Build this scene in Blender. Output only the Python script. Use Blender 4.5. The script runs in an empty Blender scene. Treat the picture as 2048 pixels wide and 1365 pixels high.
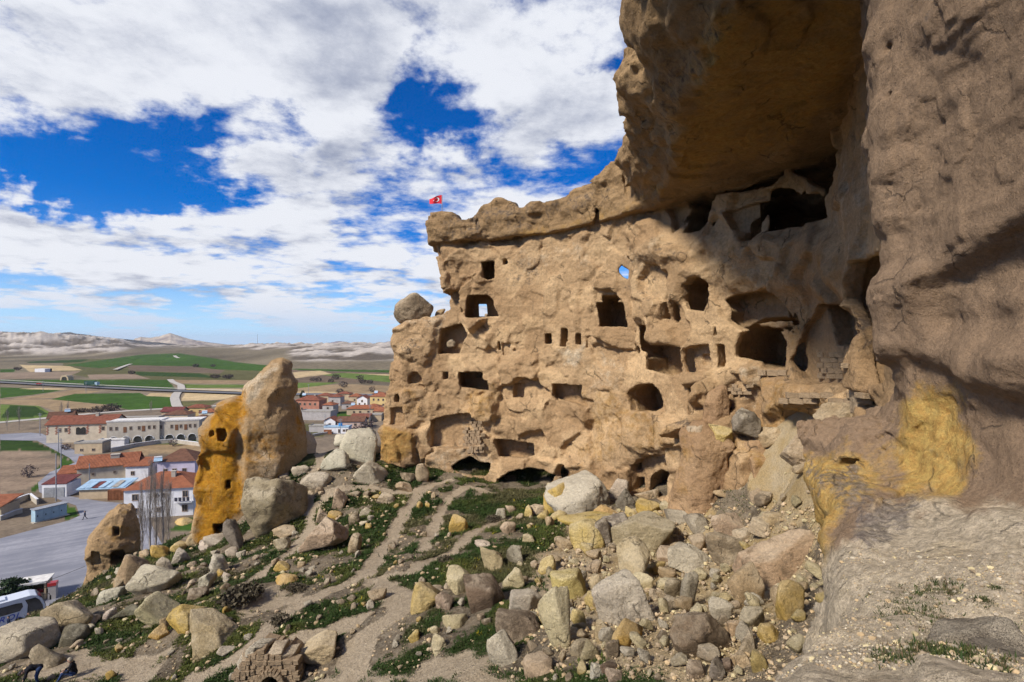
import bpy, bmesh, math, random
import numpy as np
import openvdb
from mathutils import Vector, Matrix
R = math.radians
rnd = random.Random(7)
SC = bpy.context.scene
COL = SC.collection

# ------------------------------------------------------------------ camera
cam_d = bpy.data.cameras.new('camera'); CAM = bpy.data.objects.new('camera', cam_d); COL.objects.link(CAM)
cam_d.lens = 18; cam_d.sensor_width = 36; cam_d.clip_start = .1; cam_d.clip_end = 40000
CAM.location = (0, 0, 0); CAM.rotation_euler = (R(90), 0, 0)
SC.camera = CAM

# ------------------------------------------------------------------ view
SC.view_settings.view_transform = 'Standard'; SC.view_settings.look = 'None'
SC.view_settings.exposure = 0.3; SC.view_settings.gamma = 1.0; SC.view_settings.use_curve_mapping = False
SC.render.engine = 'CYCLES'
SC.cycles.max_bounces = 5; SC.cycles.diffuse_bounces = 4; SC.cycles.glossy_bounces = 2
SC.cycles.use_denoising = True; SC.cycles.denoising_prefilter = 'FAST'
SC.cycles.volume_bounces = 0

# ------------------------------------------------------------------ sun + sky
SUN_DIR = Vector((-.56, -.50, .62)).normalized()          # towards the sun
sd = bpy.data.lights.new('sun', 'SUN'); SUN = bpy.data.objects.new('sun', sd); COL.objects.link(SUN)
sd.energy = 4.9; sd.angle = R(9); sd.color = (1, .93, .82)
SUN.rotation_euler = SUN_DIR.to_track_quat('Z', 'Y').to_euler()

class NT:
    """short-hand for building node trees"""
    def __init__(s, tree): s.t = tree; s.n = tree.nodes; s.l = tree.links
    def new(s, typ, **kw):
        n = s.n.new(typ)
        for k, v in kw.items(): setattr(n, k, v)
        return n
    def put(s, sock, v):
        if v is None: return
        if isinstance(v, bpy.types.NodeSocket): s.l.new(v, sock)
        else:
            if hasattr(sock, 'default_value'):
                if hasattr(sock.default_value, '__len__') and len(sock.default_value) == 4 and len(v) == 3: v = (*v, 1)
                sock.default_value = v
    def math(s, op, a, b=None, c=None, clamp=False):
        n = s.new('ShaderNodeMath', operation=op, use_clamp=clamp)
        s.put(n.inputs[0], a); s.put(n.inputs[1], b)
        if c is not None: s.put(n.inputs[2], c)
        return n.outputs[0]
    def vmath(s, op, a, b=None, scale=None):
        n = s.new('ShaderNodeVectorMath', operation=op)
        s.put(n.inputs[0], a); s.put(n.inputs[1], b)
        if scale is not None: s.put(n.inputs['Scale'], scale)
        return n.outputs['Value'] if op in ('LENGTH', 'DISTANCE', 'DOT_PRODUCT') else n.outputs[0]
    def noise(s, vec, scale, detail=4, rough=.55, dist=0, lac=2.0):
        n = s.new('ShaderNodeTexNoise')
        s.put(n.inputs['Vector'], vec); n.inputs['Scale'].default_value = scale; n.inputs['Detail'].default_value = detail
        n.inputs['Roughness'].default_value = rough; n.inputs['Distortion'].default_value = dist; n.inputs['Lacunarity'].default_value = lac
        return n.outputs['Fac']
    def vor(s, vec, scale, feature='F1', rand=1):
        n = s.new('ShaderNodeTexVoronoi', feature=feature)
        s.put(n.inputs['Vector'], vec); n.inputs['Scale'].default_value = scale; n.inputs['Randomness'].default_value = rand
        return n.outputs['Distance']
    def ramp(s, f, lo, hi, a=0., b=1., smooth=True):
        n = s.new('ShaderNodeMapRange', interpolation_type='SMOOTHSTEP' if smooth else 'LINEAR', clamp=True)
        s.put(n.inputs['Value'], f); s.put(n.inputs['From Min'], lo); s.put(n.inputs['From Max'], hi); s.put(n.inputs['To Min'], a); s.put(n.inputs['To Max'], b)
        return n.outputs[0]
    def mix(s, f, a, b, mode='MIX'):
        n = s.new('ShaderNodeMix', data_type='RGBA', blend_type=mode)
        s.put(n.inputs[0], f); s.put(n.inputs[6], a); s.put(n.inputs[7], b)
        return n.outputs[2]
    def sep(s, v):
        n = s.new('ShaderNodeSeparateXYZ'); s.put(n.inputs[0], v); return n.outputs
    def comb(s, x, y, z):
        n = s.new('ShaderNodeCombineXYZ'); s.put(n.inputs[0], x); s.put(n.inputs[1], y); s.put(n.inputs[2], z); return n.outputs[0]
    def attr(s, name):
        return s.new('ShaderNodeAttribute', attribute_name=name)

def build_world():
    w = bpy.data.worlds.new('World'); SC.world = w; w.use_nodes = True
    T = NT(w.node_tree); T.n.clear()
    sky = T.new('ShaderNodeTexSky', sky_type='NISHITA', sun_disc=False)
    sky.sun_elevation = math.asin(SUN_DIR.z); sky.sun_rotation = math.atan2(SUN_DIR.x, SUN_DIR.y)
    sky.altitude = 1200; sky.air_density = .8; sky.dust_density = 0.0; sky.ozone_density = 2.2
    d = T.new('ShaderNodeTexCoord').outputs['Generated']
    x, y, z = T.sep(d)
    zc = T.math('MAXIMUM', z, 0.0)
    inv = T.math('DIVIDE', 1.0, T.math('ADD', zc, .13))
    p = T.comb(T.math('MULTIPLY', x, inv), T.math('MULTIPLY', y, inv), 3.7)
    # bias: where the clouds bank up (+) and where the blue shows through (-)
    wob = T.new('ShaderNodeTexNoise'); T.put(wob.inputs['Vector'], d); wob.inputs['Scale'].default_value = 5.5; wob.inputs['Detail'].default_value = 7; wob.inputs['Roughness'].default_value = .6
    dw = T.vmath('ADD', d, T.vmath('SCALE', T.vmath('SUBTRACT', wob.outputs['Color'], (.5, .5, .5)), None, .26))
    ds = T.vmath('MULTIPLY', dw, (1, 1, 1.7))
    total = None
    for px, py, r, a in SKY_BLOBS:
        c = Vector(((px-1024)/1024, 1, (682.5-py)/1024)); L = c.length; c.normalize()
        c = (c.x, c.y, c.z*1.7)
        t = T.math('DIVIDE', T.vmath('DISTANCE', ds, c), r/1024/L)
        e = T.math('POWER', 2.718, T.math('MULTIPLY', T.math('MULTIPLY', t, t), -1.0))
        total = T.math('MULTIPLY_ADD', e, a*.52, total if total is not None else 0.0)
    def field(v):
        bx, by, bz = T.sep(v); iv = T.math('DIVIDE', 1.0, T.math('ADD', T.math('MAXIMUM', bz, 0.0), .13)); q = T.comb(T.math('MULTIPLY', bx, iv), T.math('MULTIPLY', by, iv), 3.7)
        big = T.noise(q, 1.15, 2, .5, .0)
        n1 = T.noise(q, 1.7, 1, .5); n2 = T.noise(q, 4.1, 1, .5)
        lump = T.math('ADD', T.math('ABSOLUTE', T.math('MULTIPLY_ADD', n1, 2, -1)), T.math('MULTIPLY', T.math('ABSOLUTE', T.math('MULTIPLY_ADD', n2, 2, -1)), .55))
        fine = T.noise(q, 6.5, 6, .66, .0)
        return T.math('ADD', T.math('MULTIPLY_ADD', lump, .34, T.math('SUBTRACT', big, .105)), T.math('MULTIPLY', T.math('SUBTRACT', fine, .5), .56))
    den0 = field(d); den = T.math('ADD', den0, total)
    cov = T.ramp(den, .405, .655)
    den_up = field(T.vmath('ADD', d, (-.012, 0, .035)))
    thick = T.math('ADD', T.ramp(den, .62, 1.2, 0, .45), T.math('MULTIPLY', T.math('SUBTRACT', den_up, den0), 1.5))
    thick = T.math('ADD', thick, T.math('MULTIPLY', T.math('SUBTRACT', T.noise(p, 1.9, 6, .58), .5), 1.25))
    ccol = T.mix(T.ramp(thick, -.12, .66), (.69, .71, .76), (.25, .285, .39))
    low = T.ramp(z, 0.0, .10)
    ccol = T.mix(low, (.50, .58, .72), ccol)
    cov = T.math('MULTIPLY', cov, T.ramp(z, -.005, .06, .45, 1.0))
    hsv = T.new('ShaderNodeHueSaturation'); hsv.inputs['Hue'].default_value = .515; hsv.inputs['Saturation'].default_value = 1.5; hsv.inputs['Value'].default_value = 1.0
    T.put(hsv.inputs['Color'], sky.outputs[0])
    b1 = T.new('ShaderNodeBackground'); T.put(b1.inputs[0], T.mix(T.ramp(z, -.02, .16, .85, 0), hsv.outputs[0], (2.6, 4.6, 7.2))); b1.inputs[1].default_value = .12
    b2 = T.new('ShaderNodeBackground'); T.put(b2.inputs[0], ccol); b2.inputs[1].default_value = 1.0
    m = T.new('ShaderNodeMixShader'); T.put(m.inputs[0], cov); T.l.new(b1.outputs[0], m.inputs[1]); T.l.new(b2.outputs[0], m.inputs[2])
    o = T.new('ShaderNodeOutputWorld'); T.l.new(m.outputs[0], o.inputs[0])
    w.cycles.sampling_method = 'MANUAL'; w.cycles.sample_map_resolution = 1024
SKY_BLOBS = [  # px, py, radius px, amount
    (180, 130, 300, .34), (430, 90, 240, .30), (640, 40, 150, .28), (1010, 60, 180, .34), (1150, 20, 140, .2), (690, 150, 80, .16),
    (850, 220, 70, -.40), (930, 255, 80, -.42), (785, 170, 55, -.45), (600, 235, 60, -.34), (1235, 175, 60, -.4), (520, 250, 60, -.25), (790, 110, 50, -.35),
    (110, 335, 140, -.46), (330, 340, 110, -.46), (230, 400, 80, -.4), (400, 280, 90, -.3), (20, 310, 120, -.4), (560, 310, 60, -.25), (360, 420, 60, -.35),
    (660, 275, 50, .42), (450, 345, 55, .36), (500, 330, 40, .2), (150, 355, 34, .45), (0, 410, 90, .3),
    (620, 390, 130, .36), (900, 370, 160, .40), (1120, 250, 120, .46), (1000, 450, 190, .34), (280, 480, 200, .34), (100, 450, 110, .26),
    (120, 530, 200, .14), (520, 520, 220, .2), (750, 480, 160, .16), (420, 435, 50, -.3), (45, 575, 40, -.3), (550, 560, 60, -.12),
    (300, 632, 150, -.16), (560, 640, 160, -.18), (80, 632, 120, -.14), (200, 600, 120, .12), (600, 590, 140, .12), (690, 632, 70, .2), (800, 690, 120, -.1)]
build_world()

# ------------------------------------------------------------------ numbers
def P(px, py, Y):
    """world point that the survey photograph shows at pixel (px,py) (2048 wide) at distance Y"""
    return np.array([(px-1024)/1024*Y, Y, (682.5-py)/1024*Y])
def smooth01(t): t = np.clip(t, 0, 1); return t*t*(3-2*t)
_tab = np.random.RandomState(11).rand(8192).astype(np.float32)
def vnoise(p, seed=0):
    p = np.asarray(p, np.float32); i = np.floor(p).astype(np.int64); f = p-i; f = f*f*f*(f*(f*6-15)+10)
    def h(a, b, c): return _tab[((i[..., 0]+a)*73856093 ^ (i[..., 1]+b)*19349663 ^ (i[..., 2]+c)*83492791 ^ (seed*2654435)) & 8191]
    fx, fy, fz = f[..., 0], f[..., 1], f[..., 2]
    a = h(0,0,0)*(1-fx)+h(1,0,0)*fx; b = h(0,1,0)*(1-fx)+h(1,1,0)*fx
    c = h(0,0,1)*(1-fx)+h(1,0,1)*fx; d = h(0,1,1)*(1-fx)+h(1,1,1)*fx
    return ((a*(1-fy)+b*fy)*(1-fz)+(c*(1-fy)+d*fy)*fz)*2-1
def fbm(p, octv=4, seed=0, gain=.5, ridged=False):
    p = np.asarray(p, np.float32); s = 0; a = 1.; tot = 0
    for k in range(octv):
        n = vnoise(p, seed+k*17)
        if ridged: n = 1-2*np.abs(n)
        s = s+a*n; tot += a; a *= gain; p = p*2.03+5.1
    return s/tot
def v3(x, y, z): return np.stack(np.broadcast_arrays(x, y, z), -1)
def poly_sdf(pts, poly):
    """signed distance to polygon, negative inside; pts (...,2)"""
    poly = np.asarray(poly, np.float32); x = pts[..., 0]; y = pts[..., 1]
    d = np.full(x.shape, 1e9, np.float32); ins = np.zeros(x.shape, bool); n = len(poly)
    for k in range(n):
        ax, ay = poly[k]; bx, by = poly[(k+1) % n]; ex, ey = bx-ax, by-ay
        wx, wy = x-ax, y-ay; t = np.clip((wx*ex+wy*ey)/(ex*ex+ey*ey+1e-9), 0, 1)
        dx, dy = wx-ex*t, wy-ey*t; d = np.minimum(d, dx*dx+dy*dy)
        if ay != by:
            c = ((ay > y) != (by > y)) & (x < ex*(y-ay)/(by-ay)+ax); ins ^= c
    d = np.sqrt(d); return np.where(ins, -d, d)
def line_dist(x, y, pts):
    d = np.full(np.shape(x), 1e9, np.float32)
    for (ax, ay), (bx, by) in zip(pts[:-1], pts[1:]):
        ex, ey = bx-ax, by-ay; t = np.clip(((x-ax)*ex+(y-ay)*ey)/(ex*ex+ey*ey+1e-9), 0, 1)
        d = np.minimum(d, np.hypot(x-ax-ex*t, y-ay-ey*t))
    return d
def smin(a, b, k):
    h = np.clip(.5+.5*(b-a)/k, 0, 1); return b*(1-h)+a*h-k*h*(1-h)
def smax(a, b, k): return -smin(-a, -b, k)

# ------------------------------------------------------------------ objects
def tag(o, label=None, cat=None, group=None, kind=None):
    if label: o['label'] = label
    if cat: o['category'] = cat
    if group: o['group'] = group
    if kind: o['kind'] = kind
    return o
def empty(name, loc=(0, 0, 0), rz=0., label=None, cat=None, group=None):
    o = bpy.data.objects.new(name, None); COL.objects.link(o); o.location = loc; o.rotation_euler = (0, 0, rz); o.empty_display_size = .3
    return tag(o, label, cat, group)
def link(name, me, parent=None, mats=None):
    o = bpy.data.objects.new(name, me); COL.objects.link(o); o.parent = parent
    if mats is not None:
        for m in (mats if isinstance(mats, (list, tuple)) else [mats]):
            if m.name not in me.materials: me.materials.append(m)
    return o
def np_mesh(name, verts, faces, smooth=True):
    """faces: (n,3) or (n,4) array or list of such arrays"""
    me = bpy.data.meshes.new(name); verts = np.asarray(verts, np.float32)
    fl = faces if isinstance(faces, list) else [faces]; fl = [np.asarray(f, np.int32) for f in fl if len(f)]
    me.vertices.add(len(verts)); me.vertices.foreach_set('co', verts.ravel())
    nl = sum(f.size for f in fl); npol = sum(len(f) for f in fl)
    me.loops.add(nl); me.loops.foreach_set('vertex_index', np.concatenate([f.ravel() for f in fl]))
    sizes = np.concatenate([np.full(len(f), f.shape[1], np.int32) for f in fl]); st = np.zeros(npol, np.int32); st[1:] = np.cumsum(sizes)[:-1]
    me.polygons.add(npol); me.polygons.foreach_set('loop_start', st)
    me.polygons.foreach_set('use_smooth', np.full(npol, smooth))
    me.update(calc_edges=True); me.validate()
    return me
def set_attr(me, name, arr):
    arr = np.asarray(arr, np.float32)
    if arr.ndim == 1:
        a = me.attributes.new(name, 'FLOAT', 'POINT'); a.data.foreach_set('value', arr)
    else:
        a = me.attributes.new(name, 'FLOAT_COLOR', 'POINT')
        if arr.shape[1] == 3: arr = np.concatenate([arr, np.ones((len(arr), 1), np.float32)], 1)
        a.data.foreach_set('color', arr.ravel())
def vnormals(v, f):
    n = np.zeros_like(v); c = np.cross(v[f[:, 2]]-v[f[:, 0]], v[f[:, 3 if f.shape[1] > 3 else 1]]-v[f[:, 1 if f.shape[1] > 3 else 0]])
    for k in range(f.shape[1]): np.add.at(n, f[:, k], c)
    return n/(np.linalg.norm(n, axis=1, keepdims=True)+1e-9)
def vdb_surface(F, origin, h):
    """mesh of the zero level of a distance array (negative inside)"""
    F = np.clip(F, -3*h, 3*h).astype(np.float32)
    g = openvdb.FloatGrid(background=3*h); g.copyFromArray(F, tolerance=0.0)
    pts, quads = g.convertToQuads(isovalue=0.0)
    pts = np.asarray(pts, np.float32)*h+np.asarray(origin, np.float32); quads = np.asarray(quads, np.int64)
    n = vnormals(pts, quads)                       # make the faces look outwards (towards positive distance)
    i = np.clip(np.round((pts+n*h*1.2-origin)/h).astype(int), 0, np.array(F.shape)-1)
    j = np.clip(np.round((pts-n*h*1.2-origin)/h).astype(int), 0, np.array(F.shape)-1)
    if (F[i[:, 0], i[:, 1], i[:, 2]]-F[j[:, 0], j[:, 1], j[:, 2]]).sum() < 0: quads = quads[:, ::-1]; n = -n
    return pts, quads, n
class MB:
    """collects simple solids into one mesh"""
    def __init__(s): s.v = []; s.f = []; s.m = []
    def add(s, v, f, m=0):
        b = len(s.v); s.v += [tuple(map(float, a)) for a in v]; s.f += [tuple(b+i for i in q) for q in f]; s.m += [m]*len(f); return s
    def box(s, c, d, rz=0., m=0, taper=0.):
        x, y, z = [a/2 for a in d]; t = 1-taper
        pts = [(-x,-y,-z),(x,-y,-z),(x,y,-z),(-x,y,-z),(-x*t,-y*t,z),(x*t,-y*t,z),(x*t,y*t,z),(-x*t,y*t,z)]
        co, si = math.cos(rz), math.sin(rz)
        pts = [(c[0]+a*co-b*si, c[1]+a*si+b*co, c[2]+e) for a, b, e in pts]
        return s.add(pts, [(3,2,1,0),(4,5,6,7),(0,1,5,4),(1,2,6,5),(2,3,7,6),(3,0,4,7)], m)
    def prism(s, poly, y0, y1, m=0):
        """polygon in x,z (counter-clockwise seen from -y) from y0 to y1"""
        n = len(poly); v = [(a, y0, b) for a, b in poly]+[(a, y1, b) for a, b in poly]
        f = [tuple(range(n)), tuple(range(2*n-1, n-1, -1))]+[((k+1) % n, k, n+k, n+(k+1) % n) for k in range(n)]
        return s.add(v, f, m)
    def tube(s, pts, rad, n=6, m=0):
        pts = [Vector(p) for p in pts]; k = len(pts); rad = rad if isinstance(rad, (list, tuple)) else [rad]*k; V = []
        for i, p in enumerate(pts):
            d = (pts[min(i+1, k-1)]-pts[max(i-1, 0)]).normalized(); a = d.orthogonal().normalized(); b = d.cross(a)
            V += [p+(a*math.cos(2*math.pi*j/n)+b*math.sin(2*math.pi*j/n))*rad[i] for j in range(n)]
        F = [(i*n+j, i*n+(j+1) % n, (i+1)*n+(j+1) % n, (i+1)*n+j) for i in range(k-1) for j in range(n)]+[tuple(range(n-1, -1, -1)), tuple(range((k-1)*n, k*n))]
        return s.add(V, F, m)
    def build(s, name, mats, parent=None, smooth=False, bevel=0.):
        me = bpy.data.meshes.new(name); me.from_pydata(s.v, [], s.f)
        mats = mats if isinstance(mats, (list, tuple)) else [mats]
        for m in mats: me.materials.append(m)
        if len(mats) > 1: me.polygons.foreach_set('material_index', s.m)
        if bevel:
            bm = bmesh.new(); bm.from_mesh(me)
            bmesh.ops.bevel(bm, geom=bm.edges[:], offset=bevel, segments=2, affect='EDGES', profile=.6); bm.to_mesh(me); bm.free()
        if smooth: me.polygons.foreach_set('use_smooth', [True]*len(me.polygons))
        me.update(); o = bpy.data.objects.new(name, me); COL.objects.link(o); o.parent = parent; return o

# ------------------------------------------------------------------ materials
def base_mat(name, rough=.9, spec=.2):
    m = bpy.data.materials.new(name); m.use_nodes = True; T = NT(m.node_tree); b = T.n['Principled BSDF']
    b.inputs['Roughness'].default_value = rough; b.inputs['Specular IOR Level'].default_value = spec
    return m, T, b
def bump(T, b, h, dist=.1, strength=1., prev=None):
    n = T.new('ShaderNodeBump'); n.inputs['Strength'].default_value = strength; n.inputs['Distance'].default_value = dist; T.put(n.inputs['Height'], h)
    if prev is not None: T.l.new(prev, n.inputs['Normal'])
    T.l.new(n.outputs[0], b.inputs['Normal']); return n.outputs[0]
def flat_mat(name, col, rough=.8, spec=.2, var=.18, scale=1.5, bmp=.0, metal=0.):
    m, T, b = base_mat(name, rough, spec); b.inputs['Metallic'].default_value = metal
    co = T.new('ShaderNodeTexCoord').outputs['Object']
    n = T.noise(co, scale, 5, .65)
    T.put(b.inputs['Base Color'], T.mix(T.ramp(n, .3, .7), tuple(c*(1-var) for c in col), tuple(min(1, c*(1+var)) for c in col)))
    if bmp: bump(T, b, T.noise(co, scale*6, 4), bmp)
    return m
def cliff_mat(name, tan1, tan2, dark, yel, strata=1., scale=1., bmp=1., lich=(.47, .62), streak=.38):
    """weathered tuff: layered tans, dark lichen where 'stain' g says, sulphur yellow where r says, bleached where b says; 'tone' tells fresh breaks from old skin"""
    m, T, b = base_mat(name, .93, .12)
    geo = T.new('ShaderNodeNewGeometry'); pos = geo.outputs['Position']; nrm = T.sep(geo.outputs['Normal'])
    st = T.attr('stain'); sr, sg, sb = T.sep(st.outputs['Vector']); tone = T.attr('tone').outputs['Fac']
    big = T.noise(pos, .16*scale, 5, .6, .3); med = T.noise(pos, .8*scale, 7, .68, .25); fin = T.noise(pos, 5*scale, 6, .72)
    px, py, pz = T.sep(pos)
    lay = T.noise(T.comb(T.math('MULTIPLY', px, .12), T.math('MULTIPLY', py, .12), T.math('MULTIPLY', pz, 1.9)), 1.0*scale, 6, .65, .3)
    col = T.mix(T.ramp(T.math('ADD', T.math('MULTIPLY', big, .55), T.math('ADD', T.math('MULTIPLY', lay, .3*strata), T.math('MULTIPLY', tone, .22))), .32, .66), tan1, tan2)
    col = T.mix(T.ramp(med, .5, .8, 0, .5), col, tuple(c*.66 for c in tan1))
    col = T.mix(T.ramp(tone, .55, .95, 0, .45), col, (tan2[0]*1.1, tan2[1]*1.06, tan2[2]*1.0))
    col = T.mix(T.ramp(lay, .56, .72, 0, .4*strata), col, tuple(min(.7, c*1.2) for c in tan2))
    brk = T.noise(pos, 2.6*scale, 7, .74)
    fy = T.ramp(T.math('ADD', sr, T.math('ADD', T.math('MULTIPLY', T.math('SUBTRACT', med, .5), 1.5), T.math('MULTIPLY', T.math('SUBTRACT', brk, .5), 1.2))), .25, .95, 0, .95)
    col = T.mix(fy, col, T.mix(T.ramp(brk, .32, .66), yel, tuple(c*k for c, k in zip(yel, (.80, .66, .6)))))
    fb = T.ramp(T.math('ADD', sb, T.math('MULTIPLY', T.math('SUBTRACT', T.noise(pos, 1.3*scale, 7, .7), .5), 1.7)), .3, 1.0, 0, .85)
    col = T.mix(fb, col, T.mix(T.ramp(fin, .3, .7), (.46, .385, .27), (.65, .555, .41)))
    up = T.ramp(nrm[2], .1, .8, 0, .20)
    fl = T.math('ADD', T.math('MULTIPLY', sg, .5), T.math('ADD', up, T.math('MULTIPLY', T.math('SUBTRACT', T.noise(pos, 1.7*scale, 8, .74, .4), .5), 1.7)))
    fl = T.ramp(T.math('SUBTRACT', fl, T.math('MULTIPLY', tone, .12)), lich[0]-.1, lich[1]+.06, 0, .8)
    col = T.mix(fl, col, T.mix(T.ramp(fin, .35, .7), dark, tuple(min(1, c*2.2) for c in dark)))
    vst = T.noise(T.comb(T.math('MULTIPLY', px, 1.6), T.math('MULTIPLY', py, 1.6), T.math('MULTIPLY', pz, .16)), 1.0*scale, 5, .6)
    col = T.mix(T.ramp(vst, .56, .76, 0, streak), col, tuple(c*.9 for c in dark))
    grain = T.noise(pos, 16*scale, 4, .75)
    col = T.mix(.65, col, T.mix(T.ramp(T.math('ADD', T.math('MULTIPLY', fin, .6), T.math('MULTIPLY', grain, .4)), .34, .66), (.62, .61, .60), (1.2, 1.18, 1.16)), 'MULTIPLY')
    nz3 = T.new('ShaderNodeTexNoise'); T.put(nz3.inputs['Vector'], pos); nz3.inputs['Scale'].default_value = .9*scale; nz3.inputs['Detail'].default_value = 5
    wp = T.vmath('ADD', pos, T.vmath('SCALE', T.vmath('SUBTRACT', nz3.outputs['Color'], (.5, .5, .5)), None, 1.3/scale))
    ck = T.ramp(T.vor(T.vmath('MULTIPLY', wp, (1, 1, .75)), .42*scale, 'DISTANCE_TO_EDGE'), .0, .022, 1, 0)
    ck = T.math('MULTIPLY', ck, T.ramp(T.noise(pos, .5*scale, 3, .5), .54, .64))
    col = T.mix(T.math('MULTIPLY', ck, .5), col, tuple(c*.45 for c in dark))
    T.put(b.inputs['Base Color'], col)
    pits = T.ramp(T.vor(pos, 3.4*scale), .0, .2, -.6, 0)
    h = T.math('ADD', T.math('ADD', T.math('MULTIPLY', med, 1.0), T.math('MULTIPLY', fin, .45)), T.math('ADD', T.math('MULTIPLY', lay, .45*strata), T.math('MULTIPLY_ADD', ck, -.35, T.math('MULTIPLY', pits, .22))))
    n1 = bump(T, b, h, .34/scale*bmp, 1.)
    bump(T, b, grain, .05/scale*bmp, 1., n1)
    return m
# ================================================================== TALUS SLOPE
PLAIN = -37.0
_c = [(1480,1365,12.4),(1250,1365,14.5),(1000,1365,17),(850,1365,19),(700,1365,21.5),(500,1365,24),(300,1365,26),(150,1365,27),(0,1365,28),
      (1560,1240,14.5),(1420,1240,16.5),(1300,1240,18),(1100,1240,21),(900,1230,24),(700,1240,26.5),(500,1240,29),(300,1240,33),(150,1240,36),
      (1600,1130,20),(1450,1130,24),(1250,1130,27),(1050,1130,30),(850,1130,33),(700,1150,34),(550,1150,37.5),(400,1150,42),(290,1150,46),(190,1185,45),(60,1260,39),
      (1560,1060,28),(1400,1050,33),(1200,1050,37),(1000,1050,41),(850,1050,44),(700,1060,46),(560,1080,49),(420,1085,56),(300,1098,57),
      (1350,995,43),(1200,985,48),(1050,978,54),(900,948,59),(800,935,60),(700,950,57),(610,970,56),(660,905,64),(600,905,63),(720,885,65),
      (1600,800,33.5),(1700,805,28),(1650,900,26),(1590,950,27),(1740,830,21),(1480,1060,31)]
_ctl = [tuple(P(*c)) for c in _c]+[(-62,56,-37),(-57,66,-37),(-47,78,-37),(-30,88,-37),(-14,92,-36),(-80,45,-37),(-80,30,-37),(-66,36,-36),(-53,50,-31),(-47,66,-29),(-34,74,-27),(-60,20,-32),(-45,14,-27),
      (-22,76,-22),(0,78,-18),(20,60,-14),(34,40,-6),(30,20,-6),(8,4,-8),(-4,6,-12),(-20,6,-20),(-36,28,-22.2),(-44,41,-25)]
_ctl = np.array(_ctl, np.float64)
def _tps_fit(c, lam=.4):
    n = len(c); d = np.hypot(c[:, None, 0]-c[None, :, 0], c[:, None, 1]-c[None, :, 1]); K = np.where(d > 0, d*d*np.log(d+1e-9), 0)+lam*np.eye(n)
    Q = np.c_[np.ones(n), c[:, :2]]; A = np.block([[K, Q], [Q.T, np.zeros((3, 3))]])
    return np.linalg.solve(A, np.r_[c[:, 2], 0, 0, 0])
_w = _tps_fit(_ctl)
def slope0(x, y):
    x = np.asarray(x, np.float64); y = np.asarray(y, np.float64); s = _w[-3]+_w[-2]*x+_w[-1]*y
    for (cx, cy, _), w in zip(_ctl, _w[:-3]):
        r2 = (x-cx)**2+(y-cy)**2; s = s+w*.5*r2*np.log(r2+1e-9)
    return s
def slope(x, y):
    z = slope0(x, y); x = np.asarray(x); y = np.asarray(y)
    z = z+.55*fbm(v3(x*.16, y*.16, 0), 3, 3)+.22*fbm(v3(x*.6, y*.6, 3), 3, 9)
    return smax(z, PLAIN-1.2, 1.5)
def hit(px, py, y0=7., y1=110.):
    """where the ray of the survey photograph through (px,py) meets the slope"""
    Y = np.geomspace(y0, y1, 900); X = (px-1024)/1024*Y; Z = (682.5-py)/1024*Y
    g = np.asarray(slope(X, Y)); k = np.where(Z <= g)[0]; k = k[0] if len(k) else len(Y)-1
    return np.array([X[k], Y[k], g[k]])
def track(pts): return [tuple(hit(*p)[:2]) for p in pts]
PATHS = [(track(t), w) for t, w in [
    ([(703,1365),(716,1285),(771,1240),(805,1217),(815,1203),(784,1183),(743,1162)], .95),
    ([(380,1365),(480,1310),(540,1260),(580,1222),(648,1185),(730,1149),(750,1118),(784,1070),(812,1019),(839,985),(870,968)], .85),
    ([(745,1160),(818,1145),(863,1118),(920,1094),(941,1067),(989,1046),(1023,1036)], .6),
    ([(846,1097),(870,1053),(886,1012),(904,992),(938,972),(990,985)], .6),
    ([(582,1104),(617,1063),(622,1026),(602,980),(621,951),(640,925),(655,900)], .7),
    ([(624,1020),(660,985),(740,975),(810,985),(900,960)], .5),
    ([(580,1284),(648,1266),(716,1240)], .55), ([(582,1104),(520,1150),(430,1195),(300,1250)], .55)]]
SANDS = [[tuple(hit(*p)[:2]) for p in q] for q in [
    [(640,1365),(720,1318),(800,1330),(880,1322),(960,1298),(1010,1340),(1020,1380),(640,1380)],
    [(1060,1130),(1150,1040),(1250,1010),(1420,1010),(1560,1040),(1620,1150),(1500,1380),(1240,1380),(1130,1300),(1080,1220)],
    [(40,1365),(60,1320),(170,1300),(330,1310),(300,1365)], [(480,1190),(560,1165),(600,1200),(500,1230),(440,1250)],
    [(1560,790),(1760,790),(1760,1000),(1560,1060),(1500,900)]]]
def sandiness(x, y):
    s = np.zeros(np.shape(x), np.float32); nz = fbm(v3(x*.9, y*.9, 1), 3, 31)*.5
    for pts, w in PATHS: s = np.maximum(s, smooth01(1-(line_dist(x, y, pts)+nz*.9-w*.55)/.5))
    for q in SANDS: s = np.maximum(s, smooth01(.5-(poly_sdf(np.stack([x, y], -1), q)+nz*2.2)/1.6))
    return s
def greenness(x, y):
    """where the short turf grows"""
    n = fbm(v3(x*.16+3, y*.16, 2), 3, 41)*.5+fbm(v3(x*.55, y*.55, 4), 4, 47)*.5
    g = smooth01((n+.26)/.24)*(1-sandiness(x, y))
    right = smooth01((x-1.5-.02*(y-20))/5.)          # the boulder field is almost bare
    return np.clip(g*(1-.85*right), 0, 1)

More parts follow.
